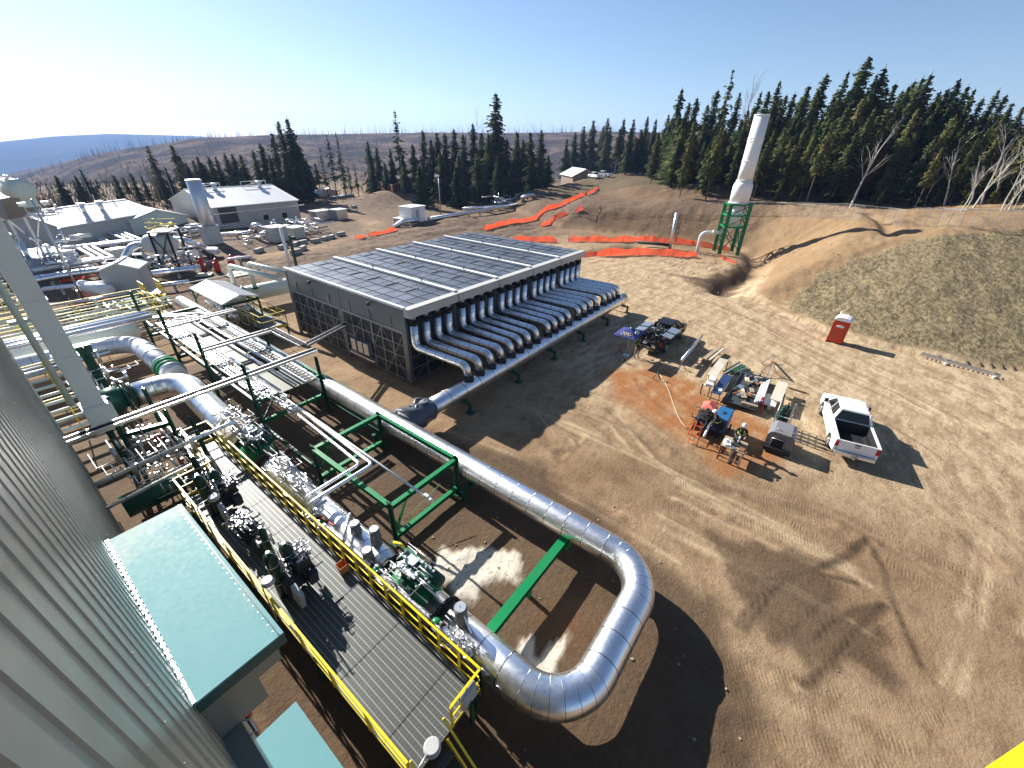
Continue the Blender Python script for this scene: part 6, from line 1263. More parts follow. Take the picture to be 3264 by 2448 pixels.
netting(gl([(1045, 498), (1110, 482), (1180, 455), (1250, 428), (1290, 408)]), 'longest orange netting fence climbing away along the dirt road', 1.4, 6)
netting(gl([(768, 516), (790, 513)]), 'tiny orange netting piece on the soil left of the cooler roof', 0.9, 7)
netting(gl([(797, 510), (830, 505), (858, 498)]), 'orange netting strip on the soil near the white valve housing', 1.0, 8)
netting(gl([(1556, 552), (1560, 562), (1590, 572)]), 'orange netting scrap at the foot of the stack legs', 0.8, 9)
netting(gl([(130, 612), (160, 606), (205, 595)]), 'orange sheet strip beside the far left pipes', 0.7, 10)
netting(gl([(160, 668), (200, 655), (240, 645), (290, 640)]), 'orange sheet strip beyond the bright parallel pipes', 1.1, 11)
# chain link fence along the forest
CL, n_, b_ = nodes_of('chain_link'); b_.inputs['Base Color'].default_value = (0.5, 0.5, 0.5, 1); b_.inputs['Metallic'].default_value = 0.7; b_.inputs['Alpha'].default_value = 0.05
def chain(px, label, h=2.1, rail=0.05, post=0.045):
    t0 = px[0]; P = [gt(x*M, y_*M, h) for x, y_ in px]; P = [Vector((p.x, p.y, H(p.x, p.y))) for p in P]; t = thing('chain_link_fence', label, 'fence', tuple(P[0]), 'chain link fences')
    for i in range(len(P)-1):
        a_, c_ = P[i], P[i+1]; b = MB(); b.beam(a_+Vector((0, 0, h)), c_+Vector((0, 0, h)), rail); wpart(b, 'top_rail', GALV_L, t)
        b = MB(); b.beam(a_+Vector((0, 0, h/2)), c_+Vector((0, 0, h/2)), 0.012, h); wpart(b, 'wire_mesh', CL, t)
        for f in (0, 0.5): q = a_+(c_-a_)*f; b = MB(); b.beam(q-Vector((0, 0, 0.1)), q+Vector((0, 0, h+0.05)), post); wpart(b, 'post', GALV_L, t)
chain([(1285, 434), (1330, 433), (1380, 434), (1430, 436), (1480, 437), (1530, 437), (1580, 437), (1630, 437), (1680, 437), (1730, 438), (1780, 440), (1830, 440), (1870, 444), (1920, 449), (1960, 453)], 'long thin chain link fence in front of the forest behind the white stack')
chain([(1990, 450), (2040, 451), (2090, 452), (2140, 453), (2190, 454), (2240, 455), (2290, 457)], 'chain link fence with a bright top rail above the grassy bank at the right', 2.1, 0.09, 0.07)
# ------------------------------------------------------------ the older plant beyond
def zA(x, y_): return (x*.15318, 372.7+y_*.15318)            # readings of the far left part
def zB2(x, y_): return (271.07+x*.15318, 372.7+y_*.15318)
RIBR = paint('bright_ribbed_roof', (0.72, 0.72, 0.72), 0.45, 0.1, 0.2, 0.5, dirt_amt=0.1)
SIDING = paint('pale_siding', (0.5, 0.49, 0.46), 0.5, 0.1, 0.25, 0.4)
def gable(name, label, cat, c, L, Wd, he, hr, rz, roofm, wallm, overhang=0.3, ribs=True, group=None, open_front=False, extras=None):
    """ridge along local x; c = centre on the ground"""
    t = thing(name, label, cat, c, group, rz)
    b = MB(); y2 = Wd/2
    if open_front:
        for x in np.linspace(-L/2+0.3, L/2-0.3, 6):
            for y_ in (-y2+0.2, y2-0.2): b.beam((x, y_, 0), (x, y_, he), 0.2)
        b.prism([(-y2, he-0.3), (y2, he-0.3), (y2, he), (0, hr-0.05), (-y2, he)], 'x', -L/2, -L/2+0.15)
    else: b.prism([(-y2, -0.5), (y2, -0.5), (y2, he), (0, hr-0.05), (-y2, he)], 'x', -L/2, L/2)
    w = b.build('wall', wallm, t)
    b = MB()
    for s in (-1, 1):
        sl = (hr-he)/y2; e = y2+overhang; V = [(-L/2-overhang, 0, hr), (L/2+overhang, 0, hr), (L/2+overhang, s*e, hr-sl*e), (-L/2-overhang, s*e, hr-sl*e)]
        b.add(V+[(x, y_, z-0.12) for x, y_, z in V], [(0, 1, 2, 3), (7, 6, 5, 4), (0, 4, 5, 1), (1, 5, 6, 2), (2, 6, 7, 3), (3, 7, 4, 0)])
        if ribs:
            for k in range(int(L/0.45)): x = -L/2+k*0.45; b.beam((x, 0, hr+0.02), (x, s*e, hr-sl*e+0.02), 0.07, 0.04)
    b.beam((-L/2-overhang, 0, hr+0.03), (L/2+overhang, 0, hr+0.03), 0.3, 0.06); b.build('roof', roofm, t)
    return t
A0 = m(480, 500); A1 = m(640, 478)
bs = gable('compressor_hall', 'pale corrugated hall with a bright pitched roof beside the fat silver stack', 'building', (37.6, 99.5, 0), 16.0, 17.5, 4.1, 6.4, R(3.5), RIBR, SIDING)
for k in range(30):
    pass
b = MB()
for k in range(46): x = -7.9+k*0.35; b.span((x, -8.80, 0.4), (x+0.1, -8.76, 4.0))
b.build('corrugation', SIDING, bs)
b = MB(); b.span((-7.3, -8.88, 1.2), (-4.2, -8.78, 3.9)); b.build('dark_louvre', DGREY, bs)
for x in (0.4, 4.2): b = MB(); b.span((x, -8.9, 1.0), (x+0.9, -8.77, 1.9)); b.build('window', BLACK, bs)
for x, dx in ((-5.5, 0), (-3.5, 0), (5.0, 0)): b = MB(); b.cyl((x, -1.2, 6.0), (x, -1.2, 7.0), 0.4); b.cyl((x, -1.2, 7.0), (x, -1.2, 7.3), 0.65, 0.4); b.build('roof_vent', GALV_L, bs)
for x in (-7, 2.0): b = MB(); b.beam((x, 0, 7.2), (x+5, 0, 7.2), 0.1); b.beam((x, 0, 6.3), (x, 0, 7.2), 0.1); b.beam((x+5, 0, 6.3), (x+5, 0, 7.2), 0.1); b.beam((x, 0, 6.4), (x+5, 0, 7.2), 0.06); b.build('roof_rail', CREAM, bs)
b = MB(); b.beam((-10, -9.1, 2.9), (9, -9.3, 3.1), 0.12); b.build('outside_pipe', GALV_L, bs)
b = MB(); b.span((-8.8, -8.5, 0), (-8.05, -3, 3)); b.build('lean_to', SIDING, bs)
ss = thing('silver_stack', 'fat silver cylinder stack standing in front of the pale hall', 'stack', (25.4, 80.2, 0))
b = MB(); b.tube([(25.4, 80.2, 0), (25.4, 80.2, 9.2), (25.4, 80.2, 9.25)], [1.0, 1.0, 0.9], 30); wpart(b, 'shell', cladding('stack_steel', (0.62, 0.64, 0.68), 0.4, 0.0, 0.9), ss)
b = MB(); b.tube([(25.4+1.02*math.cos(a), 80.2+1.02*math.sin(a), 9.1) for a in np.linspace(0, 6.28, 25)], 0.07, 6); wpart(b, 'rim', GALV_L, ss)
q = m(462, 527); b = MB(); b.box((q.x+0.2, q.y+0.6, 1.3), (2.2, 2.0, 2.8), rz=0.1); bb = solo(b, 'equipment_cabinet', LGREY, 'light grey panelled cabinet at the foot of the fat silver stack', 'cabinet', bevel=0.03)
gable('white_shed', 'bright white low pitched shed left of the fat silver stack', 'shed', (22.8, 99.5, 0), 8, 8.5, 2.6, 3.9, R(95), WHITE, CREAM, ribs=False)
# long low roof at the far left, running obliquely
la = m(130, 489, 3.3); lb = m(335, 455, 3.3); dv = (lb-la); ang = math.atan2(dv.y, dv.x); c = (la+lb)/2+Vector((-math.sin(ang), math.cos(ang), 0))*5.0
lr = gable('long_roof_building', 'long low building with a wide bright corrugated roof at the far left', 'building', (c.x, c.y, 0), dv.length, 10, 3.3, 5.0, ang, RIBR, SIDING)
for f in (-0.1, 0.08): b = MB(); b.cyl((dv.length*f, -2.4, 4.0), (dv.length*f, -2.4, 5.4), 0.3); b.cyl((dv.length*f, -2.4, 5.4), (dv.length*f, -2.4, 5.6), 0.5); b.build('roof_vent', GALV_L, lr)
for f in (-0.38, -0.2, 0, 0.2, 0.38): b = MB(); b.beam((dv.length*f, 0.3, 4.9), (dv.length*f, 0.3, 6.2), 0.1); b.build('mast', GALV_L, lr)
# expansion loops: bright white lines on low sleepers
WCLAD = cladding('old_white_cladding', (0.8, 0.8, 0.8), 0.4, 0.02, 0.5)
def run(pts, r, label, z=1.0, par=1, gap=0.5, mat=None, name='pipe_run', rad=0.6, group='pipe loops of the old plant', up=None):
    P = [m(x, y_, z if up is None else up[i]) for i, (x, y_) in enumerate(pts)]; t = thing(name, label, 'pipe', (P[0].x, P[0].y, 0), group)
    for k in range(par):
        Q = []
        for i, p in enumerate(P):
            a_ = P[max(i-1, 0)]; c_ = P[min(i+1, len(P)-1)]; n1 = (p-a_).normalized() if i else (c_-p).normalized(); n2 = (c_-p).normalized() if i < len(P)-1 else n1
            nn = (Vector((-n1.y, n1.x, 0))+Vector((-n2.y, n2.x, 0))); nn = nn.normalized()/max(0.35, nn.length/2); Q.append(p+nn*gap*(k-(par-1)/2))
        q2, s = fillet(Q, rad, 5, 1.5, 0.4); b = MB(); b.tube(q2, r, 10, True, s); wpart(b, 'pipe_line', mat or WCLAD, t)
    for a_, c_ in zip(P[:-1], P[1:]):
        k = int((c_-a_).length/5)+1
        for i in range(k): q = a_+(c_-a_)*(i+0.5)/k; b = MB(); b.beam((q.x, q.y, H(q.x, q.y)-0.2), (q.x, q.y, q.z-r), 0.25); wpart(b, 'pipe_support', CONC, t)
    return t
run([zA(1100, 757), zA(1400, 755), zA(1900, 955), zA(1180, 1045), zA(1480, 1205), zA(420, 1375)], 0.22, 'triple bright pipes zigzagging past the long low roof', 1.2, 3, 0.75)
run([zA(790, 905), zA(1360, 890), zA(1720, 1110)], 0.17, 'thin double bright pipes inside the zigzag loop', 0.9, 2, 0.5)
run([zA(380, 1540), zA(1000, 1430), zA(1690, 1345), zA(1850, 1040), zA(2080, 1005)], 0.42, 'thick silver pipe climbing in a bend to the raised tank', 1.0, 1, mat=ALU, rad=1.2, up=[0.9, 0.9, 0.9, 3.0, 3.0])
run([zB2(690, 945), zB2(860, 955), zB2(1180, 1150)], 0.42, 'thick silver pipe descending right of the raised tank', 1.0, 1, mat=ALU, rad=1.2, up=[3.0, 3.0, 0.6])
run([zB2(380, 1430), zB2(1060, 1345)], 0.4, 'straight silver pipe on the ground behind the small cabin', 0.8, 1, mat=ALU)
run([zB2(450, 1600), zB2(900, 1540)], 0.25, 'short silver pipe right of the yellow stair cabin', 0.7, 1, mat=ALU)
run([zA(600, 1645), zA(1100, 1590), zA(1720, 1520)], 0.16, 'long thin double white pipes beyond the pale duct column', 0.8, 2, 0.5)
run([zA(700, 1870), zA(1250, 1800), zA(1850, 1690)], 0.14, 'thin white pipes crossing beyond the yellow railed manifold', 0.8, 1)
run([zB2(1340, 880), zB2(1780, 850), zB2(1800, 740), zB2(1890, 740), zB2(1910, 820)], 0.35, 'silver pipe with an upright hoop in front of the pale hall', 1.0, 1, mat=ALU, rad=0.8, up=[0.7, 0.7, 2.4, 2.4, 0.7])
run([zB2(1450, 1270), zB2(1450, 1220), zB2(1760, 1185), zB2(1800, 1250)], 0.16, 'white pipe hoop standing on bare soil beyond the shelter', 1.0, 1, up=[0.2, 1.3, 1.3, 0.2], rad=0.4)
run([(850, 492), (872, 478), (905, 476)], 0.5, 'wide silver pipe bending down to the soil at the white valve housing', 1.0, 1, mat=ALU, up=[0.1, 1.2, 1.2], rad=1)
run([(925, 474), (1000, 462), (1070, 450), (1110, 442), (1165, 434)], 0.42, 'long silver pipeline on blocks running right from the white valve housing', 1.1, 1, mat=ALU)
run([(1000, 451), (1090, 444)], 0.3, 'second silver pipeline behind the long one near the lamp pole', 1.0, 1, mat=ALU)
run([(1128, 440), (1128, 424), (1152, 422), (1154, 440)], 0.45, 'tall silver pipe hoop near the green meadow', 1.0, 1, mat=ALU, up=[0.8, 3.4, 3.4, 0.8], rad=1.0)
# raised tank with platform
p = m(345, 545); tk = thing('raised_tank', 'pale horizontal tank raised on a dark frame, with a yellow railed top', 'tank', (p.x, p.y, 0))
ta = gY(zB2(270, 1010)[0]*M, zB2(270, 1010)[1]*M, p.y); c1 = m(*zB2(270, 1010), 3.0); c2 = m(*zB2(700, 1000), 3.0)
b = MB(); d = (c2-c1).normalized(); b.tube([c1-d*0.2, c1+d*0.3, c1+d*0.9, c2-d*0.9, c2-d*0.3, c2+d*0.2], [0.5, 1.05, 1.25, 1.25, 1.05, 0.5], 22); wpart(b, 'tank_shell', paint('tank_cream', (0.62, 0.65, 0.6), 0.4), tk)
mid = (c1+c2)/2; n_ = Vector((-d.y, d.x, 0))
for s1 in (0.0, 1.9):
    for s2 in (-1.5, 1.5): q = mid+d*s1+n_*s2; b = MB(); b.beam((q.x, q.y, 0), (q.x, q.y, 4.6), 0.22); wpart(b, 'leg', BLACK, tk)
b = MB(); q0 = mid+d*0.95; b.box((q0.x, q0.y, 4.6), (2.2, 3.3, 0.12), rz=math.atan2(d.y, d.x)); wpart(b, 'platform', DGREY, tk)
b = MB(); a_ = mid-n_*1.5; c_ = mid-n_*1.5+d*1.9; b.beam((a_.x, a_.y, 0.6), (c_.x, c_.y, 4.4), 0.12); b.beam((c_.x, c_.y, 0.6), (a_.x, a_.y, 4.4), 0.12); wpart(b, 'brace', DGREY, tk)
b = MB()
for z in (5.1, 5.7):
    for s_ in (-1.6, 1.6): a_ = mid+n_*s_; c_ = a_+d*1.9; b.beam((a_.x, a_.y, z), (c_.x, c_.y, z), 0.06)
clutter(b, (q0.x, q0.y, 5.1), (2.2, 3, 1.2), 24, (0.03, 0.05), random.Random(5)); wpart(b, 'railing', YELLOW, tk)
b = MB(); clutter(b, (mid.x, mid.y-1, 0.9), (6, 4, 1.6), 70, (0.05, 0.12), random.Random(6)); wpart(b, 'pump_fittings', GALV_L, tk)
# trucks of the old plant
q = m(zB2(800, 1230)[0], zB2(800, 1230)[1]); pickup((q.x, q.y+0.6, 0), R(-28), TRUCKW, 'white service truck under the raised tank', 'open')
q = m(zB2(180, 1370)[0], zB2(180, 1370)[1]); pickup((q.x-1.5, q.y+0.8, 0), R(-25), TRUCKW, 'white pickup partly hidden behind the small grey cabin', 'open')
# cabin with the yellow stair
q = m(300, 640); cb_ = gable('small_cabin', 'small light grey cabin with a white pitched roof and yellow stair', 'cabin', (q.x, q.y+1.2, 0), 2.6, 3.2, 3.0, 3.6, R(60), WHITE, LGREY, 0.15, False)
b = MB(); b.box((1.33, 0.3, 2.0), (0.04, 0.28, 0.28)); b.build('window', BLACK, cb_)
q = m(315, 655); stt = thing('yellow_stair', 'small stair landing with bright yellow railings at the grey cabin', 'stair', (q.x+0.8, q.y-0.5, 0))
r0 = Vector((q.x+0.8, q.y-0.5, 0)); b = MB(); b.box(r0+Vector((0, 0, 1.1)), (1.3, 1.8, 0.06))
for k in range(4): b.box(r0+Vector((0.1, -1.0-0.28*k, 0.9-0.25*k)), (1.2, 0.27, 0.05))
wpart(b, 'treads', GALV, stt)
for s_ in (-0.65, 0.65):
    b = MB()
    for z in (1.65, 2.15): b.beam(r0+Vector((s_, 0.9, z)), r0+Vector((s_, -0.9, z)), 0.07); b.beam(r0+Vector((s_, -0.9, z)), r0+Vector((s_, -1.9, z-0.9)), 0.07)
    for k in range(4): b.beam(r0+Vector((s_, 0.9-0.6*k, 1.1)), r0+Vector((s_, 0.9-0.6*k, 2.15)), 0.07)
    wpart(b, 'railing', YELLOW, stt)
for x_, y_ in ((-0.6, -0.8), (0.6, -0.8), (-0.6, 0.8), (0.6, 0.8)): b = MB(); b.beam(r0+Vector((x_, y_, 0)), r0+Vector((x_, y_, 1.1)), 0.1); wpart(b, 'leg', DGREY, stt)
# equipment boxes in front of the hall
for (x, y_, dx, dy, dz, mt_x, lab) in ((608, 522, 2.6, 2.4, 2.2, WHITE, 'larger cream topped equipment box in front of the pale hall'), (648, 515, 2.2, 2.0, 1.7, WHITE, 'smaller cream topped equipment box beside the larger one'), (700, 476, 3.6, 2.2, 1.8, GALV, 'low grey metal shed right of the pale hall'), (740, 474, 2.8, 2.2, 1.9, GALV, 'second low grey metal shed, the right one'), (905, 486, 4.2, 3.4, 3.4, WHITE, 'bright white valve housing on the long silver pipeline'), (875, 487, 2.4, 2.0, 1.3, WHITE, 'low white cover left of the bright white valve housing')):
    q = m(x, y_); t = thing('equipment_box', lab, 'equipment box', (q.x, q.y+dy/2, 0), 'boxes of the old plant', R(8)); b = MB(); b.box((0, 0, dz/2), (dx, dy, dz)); b.build('housing', SIDING if mt_x is WHITE and dz < 3 else mt_x, t, bevel=0.03)
    b = MB(); b.box((0, 0, dz+0.06), (dx+0.3, dy+0.3, 0.12)); b.build('roof', mt_x if mt_x is WHITE else RIBR, t)
    if dz > 2: b = MB(); b.box((-dx*0.1, -dy/2-0.03, dz*0.45), (0.8, 0.06, dz*0.8)); b.build('door', LGREY, t)
b = MB(); q = m(655, 505); clutter(b, (q.x, q.y+1, 1.2), (9, 5, 1.8), 70, (0.05, 0.12), random.Random(8)); clutter(b, (m(560, 530).x, m(560, 530).y+2, 0.9), (4, 4, 1.5), 30, (0.04, 0.1), random.Random(9)); solo(b, 'manifold', GALV_L, 'tangle of bright pipe fittings among the boxes in front of the pale hall', 'pipe manifold')
b = MB(); q = m(440, 512); clutter(b, (q.x, q.y+3, 0.9), (7, 5, 1.5), 60, (0.05, 0.12), random.Random(10)); solo(b, 'manifold', GALV_L, 'tangle of bright pipe fittings left of the fat silver stack', 'pipe manifold')
b = MB(); q = m(1095, 445); clutter(b, (q.x, q.y, 1.6), (10, 6, 2.4), 60, (0.07, 0.16), random.Random(12)); solo(b, 'manifold', GALV_L, 'tangle of pipe fittings by the tall silver hoop near the meadow', 'pipe manifold')
# red headed valves and hydrant in the yard
for i, (x, y_, lab) in enumerate((((*zB2(1090, 1380),) + ('red valve body beyond the straight silver pipe',)), ((*zB2(1310, 1400),) + ('dark red drum beside the white pipe hoop',)), ((*zB2(1520, 1340),) + ('red handled dark green valve under the white pipe hoop',)))):
    q = m(x, y_); b = MB(); b.cyl((q.x, q.y, 0), (q.x, q.y, 1.2), 0.35); b.cyl((q.x, q.y, 1.2), (q.x+0.3, q.y, 1.5), 0.3); b.box((q.x+0.7, q.y, 1.2), (1.0, 0.25, 0.25)) if i == 2 else None; solo(b, 'yard_valve', RED, lab, 'valve', 'red valves in the yard')
for i in range(3):
    q = m(*zB2((1600, 1560, 1120)[i], (1450, 1430, 1450)[i])); b = MB(); b.box((q.x, q.y, 0.08+i*0.02), (2.4-0.5*i, 1.6, 0.12), rz=0.5*i); solo(b, 'plywood_sheet', WOODL, ('pale sheet lying by the red handled valve', 'second pale sheet by the red handled valve', 'pale sheet lying near the straight silver pipe')[i], 'sheet')
# wire line of the yard railing
b = MB(); P = [m(x, y_, 1.0) for x, y_ in ((400, 612), (460, 600), (520, 590), (570, 578), (600, 572))]
for a_, c_ in zip(P[:-1], P[1:]): b.beam(a_, c_, 0.06); b.beam((a_.x, a_.y, H(a_.x, a_.y)), a_, 0.07)
solo(b, 'yard_railing', CREAM, 'thin pale railing crossing the brown soil beyond the shelter', 'railing')
# concrete blocks by the road
for i, (x, y_) in enumerate(((612, 537), (640, 531), (655, 527), (682, 524), (702, 519), (717, 515), (737, 509), (640, 548), (655, 540), (560, 545), (745, 420+28), (765, 449))):
    q = mt_(x, y_); b = MB(); b.box((q.x, q.y, q.z+0.3), (1.6, 0.65, 0.62), rz=0.4+0.35*math.sin(i*1.7)); solo(b, 'concrete_block', CONC, 'grey concrete block, one of those lining the dirt road below the hall', 'concrete block', 'concrete blocks along the dirt road', bevel=0.03)
# lamp pole, guy masts, utility poles
q = mt_(952, 462); lpz = H(q.x, q.y); lpT = thing('lamp_pole', 'slim pole with a bright lamp head in front of the dark bushes', 'lamp', (q.x, q.y, lpz)); b = MB(); b.cyl((q.x, q.y, lpz), (q.x, q.y, lpz+8.0), 0.13, 0.08); wpart(b, 'pole', GALV, lpT)
b = MB(); b.box((q.x-0.3, q.y+0.2, lpz+8.1), (1.0, 0.6, 0.45)); wpart(b, 'lamp_head', WHITE, lpT)
for i, (x0, y0, x1, y1, D_, lab) in enumerate(((*zA(1180, 1800), *zA(480, 370), 34, 'tall slim guyed lamp mast in front of the long low roof'),)):
    a_ = m(x0, y0); D_ = math.hypot(a_.x, a_.y); top = gD(x1*M, y1*M, D_); t = thing('lamp_mast', lab, 'lamp mast', (a_.x, a_.y, 0)); b = MB(); b.cyl((a_.x, a_.y, 0), (a_.x, a_.y, top.z), 0.09, 0.06); wpart(b, 'pole', GALV, t)
    b = MB(); b.tube([(a_.x-0.7, a_.y, top.z-0.6), (a_.x-0.65, a_.y, top.z-1.2), (a_.x, a_.y, top.z-1.3), (a_.x+0.65, a_.y, top.z-1.2), (a_.x+0.7, a_.y, top.z-0.5)], 0.04, 8); wpart(b, 'cross_arm', GALV_L, t)
    for s_ in (-0.75, 0.75): b = MB(); b.box((a_.x+s_, a_.y, top.z-0.4), (0.5, 0.4, 0.3)); wpart(b, 'lamp_head', GALV_L, t)
for i, (x, y_, h_, lab) in enumerate(((355, 455, 9, 'wooden utility pole between the long low roof and the white shed'), (385, 450, 8, 'thin mast behind the white shed'), (212, 460, 8, 'thin whip mast in front of the long low roof'))):
    q = m(x, y_); b = MB(); b.cyl((q.x, q.y, 0), (q.x, q.y, h_), 0.14 if i == 0 else 0.06, 0.06); b.beam((q.x-0.9, q.y, h_-0.8), (q.x+0.9, q.y, h_-0.8), 0.1) if i == 0 else None; solo(b, 'utility_pole', WOOD if i == 0 else GALV, lab, 'pole')
# big air-cooler box and cylinder at the extreme left
q = m(40, 560); ex = thing('left_cooler', 'raised brown grey cooler box on lattice legs at the left edge', 'cooler', (4.6, 74, 0))
zz_ = [gD(x*M, y_*M, 80) for x, y_ in ((5, 443), (80, 425), (15, 478), (85, 465))]
Pq = [gD(x*M, y_*M, 75) for x, y_ in ((2, 430), (80, 412), (18, 475), (85, 462))]
b = MB(); V = [Pq[0], Pq[1], Pq[3], Pq[2]]; bk = Vector((-2.5, 9, 0)); b.add(V+[v+bk for v in V], [(0, 1, 2, 3), (4, 7, 6, 5), (0, 4, 5, 1), (1, 5, 6, 2), (2, 6, 7, 3), (3, 7, 4, 0)]); wpart(b, 'cooler_box', paint('brown_grey_steel', (0.2, 0.17, 0.13), 0.5, 0.2), ex)
for v in (Pq[2], Pq[3], (Pq[2]+Pq[3])/2):
    b = MB(); b.beam((v.x, v.y+0.3, 0), (v.x, v.y+0.3, v.z), 0.25); wpart(b, 'leg', GALV, ex)
b = MB(); b.beam((Pq[2].x, Pq[2].y+0.3, 0.5), (Pq[3].x, Pq[3].y+0.3, Pq[3].z), 0.12); b.beam((Pq[3].x, Pq[3].y+0.3, 0.5), (Pq[2].x, Pq[2].y+0.3, Pq[2].z), 0.12); clutter(b, ((Pq[2].x+Pq[3].x)/2, Pq[3].y-2, 2.5), (5, 4, 4), 70, (0.06, 0.14), random.Random(15)); wpart(b, 'lattice', GALV_L, ex)
c = gD(42*M, 408*M, 70); cyl_ = thing('white_silencer', 'fat white silencer cylinder on top of the left cooler box', 'silencer', (c.x, c.y, c.z-1.6)); b = MB(); b.tube([c+Vector((0.3, -1.2, 0)), c+Vector((0.25, -1.1, 0)), c+Vector((-0.5, 2.5, 0)), c+Vector((-0.55, 2.6, 0))], [0.5, 0.95, 0.95, 0.5], 20); b.box(c+Vector((0.2, -0.4, -1.1)), (1.1, 1.2, 1.2)); wpart(b, 'shell', CREAM, cyl_)
b = MB(); clutter(b, c+Vector((-0.6, 0.5, 0.9)), (2, 2.5, 0.8), 20, (0.05, 0.1), random.Random(16)); clutter(b, c+Vector((0.8, -1, -2.3)), (2.4, 1, 0.8), 30, (0.05, 0.1), random.Random(17)); wpart(b, 'fittings', GALV_L, cyl_)
b = MB(); v0 = m(70, 575, 0.9); b.box((v0.x, v0.y, 1.3), (7, 7, 2.0), rz=0.2); solo(b, 'blue_grey_roof', paint('blue_grey_sheet', (0.28, 0.33, 0.42), 0.3, 0.3), 'smooth blue grey box roof behind the bright pipes at the left edge', 'enclosure', bevel=0.1)
# yellow railed manifold in the middle distance left
mf = thing('yellow_manifold', 'pipe manifold with many thin yellow rails beyond the bright parallel pipes', 'pipe manifold', (4, 47, 0))
b = MB(); rng = random.Random(18)
clutter(b, (7, 47, 1.5), (4, 5, 1.6), 60, (0.03, 0.07), rng); wpart(b, 'fittings', CREAM, mf)
for k in range(9): y_ = 44.5+k*0.8; b = MB(); b.tube([(-1, y_, 1.2+0.05*k), (8.5, y_-0.3, 1.2+0.05*k)], 0.07, 7); wpart(b, 'pipe_line', CREAM, mf)
b = MB()
for k in range(5): y_ = 44.2+k*1.8; b.beam((-1, y_, 2.1), (9, y_, 2.1), 0.05); b.beam((9, y_, 0.2), (9, y_, 2.1), 0.05); b.beam((4, y_, 0.2), (4, y_, 2.1), 0.05)
clutter(b, (9, 48, 1.6), (1.5, 6, 1.2), 20, (0.025, 0.05), rng); wpart(b, 'railing', YELLOW, mf)
mf2 = thing('yellow_manifold', 'dense yellow railed valve deck between the pale duct and the ribbed wall', 'pipe manifold', (0.5, 33, 0))
for k in range(10): y_ = 27+k*1.3; b = MB(); b.tube([(-2, y_, 1.5), (1.6, y_, 1.5)], 0.1, 8); wpart(b, 'pipe_line', CREAM, mf2)
for k in range(14): y_ = 42+k*2.2; b = MB(); b.tube([(-3, y_, 1.6), (1.2+0.02*k, y_, 1.6)], 0.14, 8); wpart(b, 'pipe_line', CREAM, mf2)
b = MB()
for k in range(6): y_ = 30+k*6; b.beam((-2, y_, 2.6), (1.4, y_, 2.6), 0.06); b.beam((1.2, y_, 0.4), (1.2, y_, 2.6), 0.06); b.beam((0.3, y_, 0.4), (0.3, y_, 2.6), 0.06)
wpart(b, 'railing', YELLOW, mf2)
for (x, y_, w_, d_, h_, mt_x, lab, cat_) in ((205, 640, 2.2, 0.9, 0.9, GALV, 'grey channel drain block beyond the pale duct column', 'block'), (262, 562, 2.0, 1.5, 1.6, CREAM, 'cream pump box under the thick silver bend', 'pump')):
    q = m(x, y_); b = MB(); b.box((q.x, q.y, h_/2), (w_, d_, h_), rz=0.3); solo(b, 'pump_box', mt_x, lab, cat_, bevel=0.03)
q1 = m(340/1.0, 0+0) if False else None
ev = [m(*zA(1440, 1655+160)), m(*zA(1640, 1655+500))]
q = m(*zA(1550, 1810)); b = MB(); b.tube([(q.x-1.2, q.y+3.2, 1.2), (q.x-1.1, q.y+3.1, 1.2), (q.x+0.2, q.y-0.8, 1.2), (q.x+0.25, q.y-0.9, 1.2)], [0.35, 0.6, 0.6, 0.35], 18); solo(b, 'white_vessel', WHITE, 'short white vessel lying left of the yellow stair', 'vessel')
# timber stack, sheds behind
for i, (x, y_, d_, mt_x, nm, lab) in enumerate(((595, 405, (4, 3, 4.5), WOODL, 'timber_stack', 'tall stack of pale timber behind the hall roof'), (628, 445, (2, 1.6, 3.2), GALV_L, 'grey_cabinet', 'tall pale cabinet at the right end of the hall'), (705, 424, (7, 3, 1.8), GALV, 'scrap_heap', 'heap of grey metal at the edge of the burnt trees'), (740, 428, (9, 2, 0.8), GALV, 'grey_ramp', 'low grey ramp piece beside the heap of metal'))):
    q = mt_(x, y_+ (8 if i == 0 else 0)); b = MB(); b.box((q.x, q.y, q.z+d_[2]/2), d_, rz=0.3, taper=(0.9, 0.9)); 
    if i == 2: clutter(b, (q.x, q.y, q.z+1.8), (6, 3, 1.5), 20, (0.1, 0.3), random.Random(3))
    solo(b, nm, mt_x, lab, nm.replace('_', ' '))
a_ = m(790, 402); 
b = MB(); P = [mt_(x, y_) for x, y_ in ((795, 418), (850, 416), (905, 418), (990, 424))]
for p, q in zip(P[:-1], P[1:]): b.beam((p.x, p.y, 2.3), (q.x, q.y, 2.3), 0.4, 4.6)
solo(b, 'brown_screen_wall', paint('red_brown_wall', (0.16, 0.06, 0.04), 0.8, 0, 0.3), 'long red brown screen wall behind the dark bushes', 'wall')
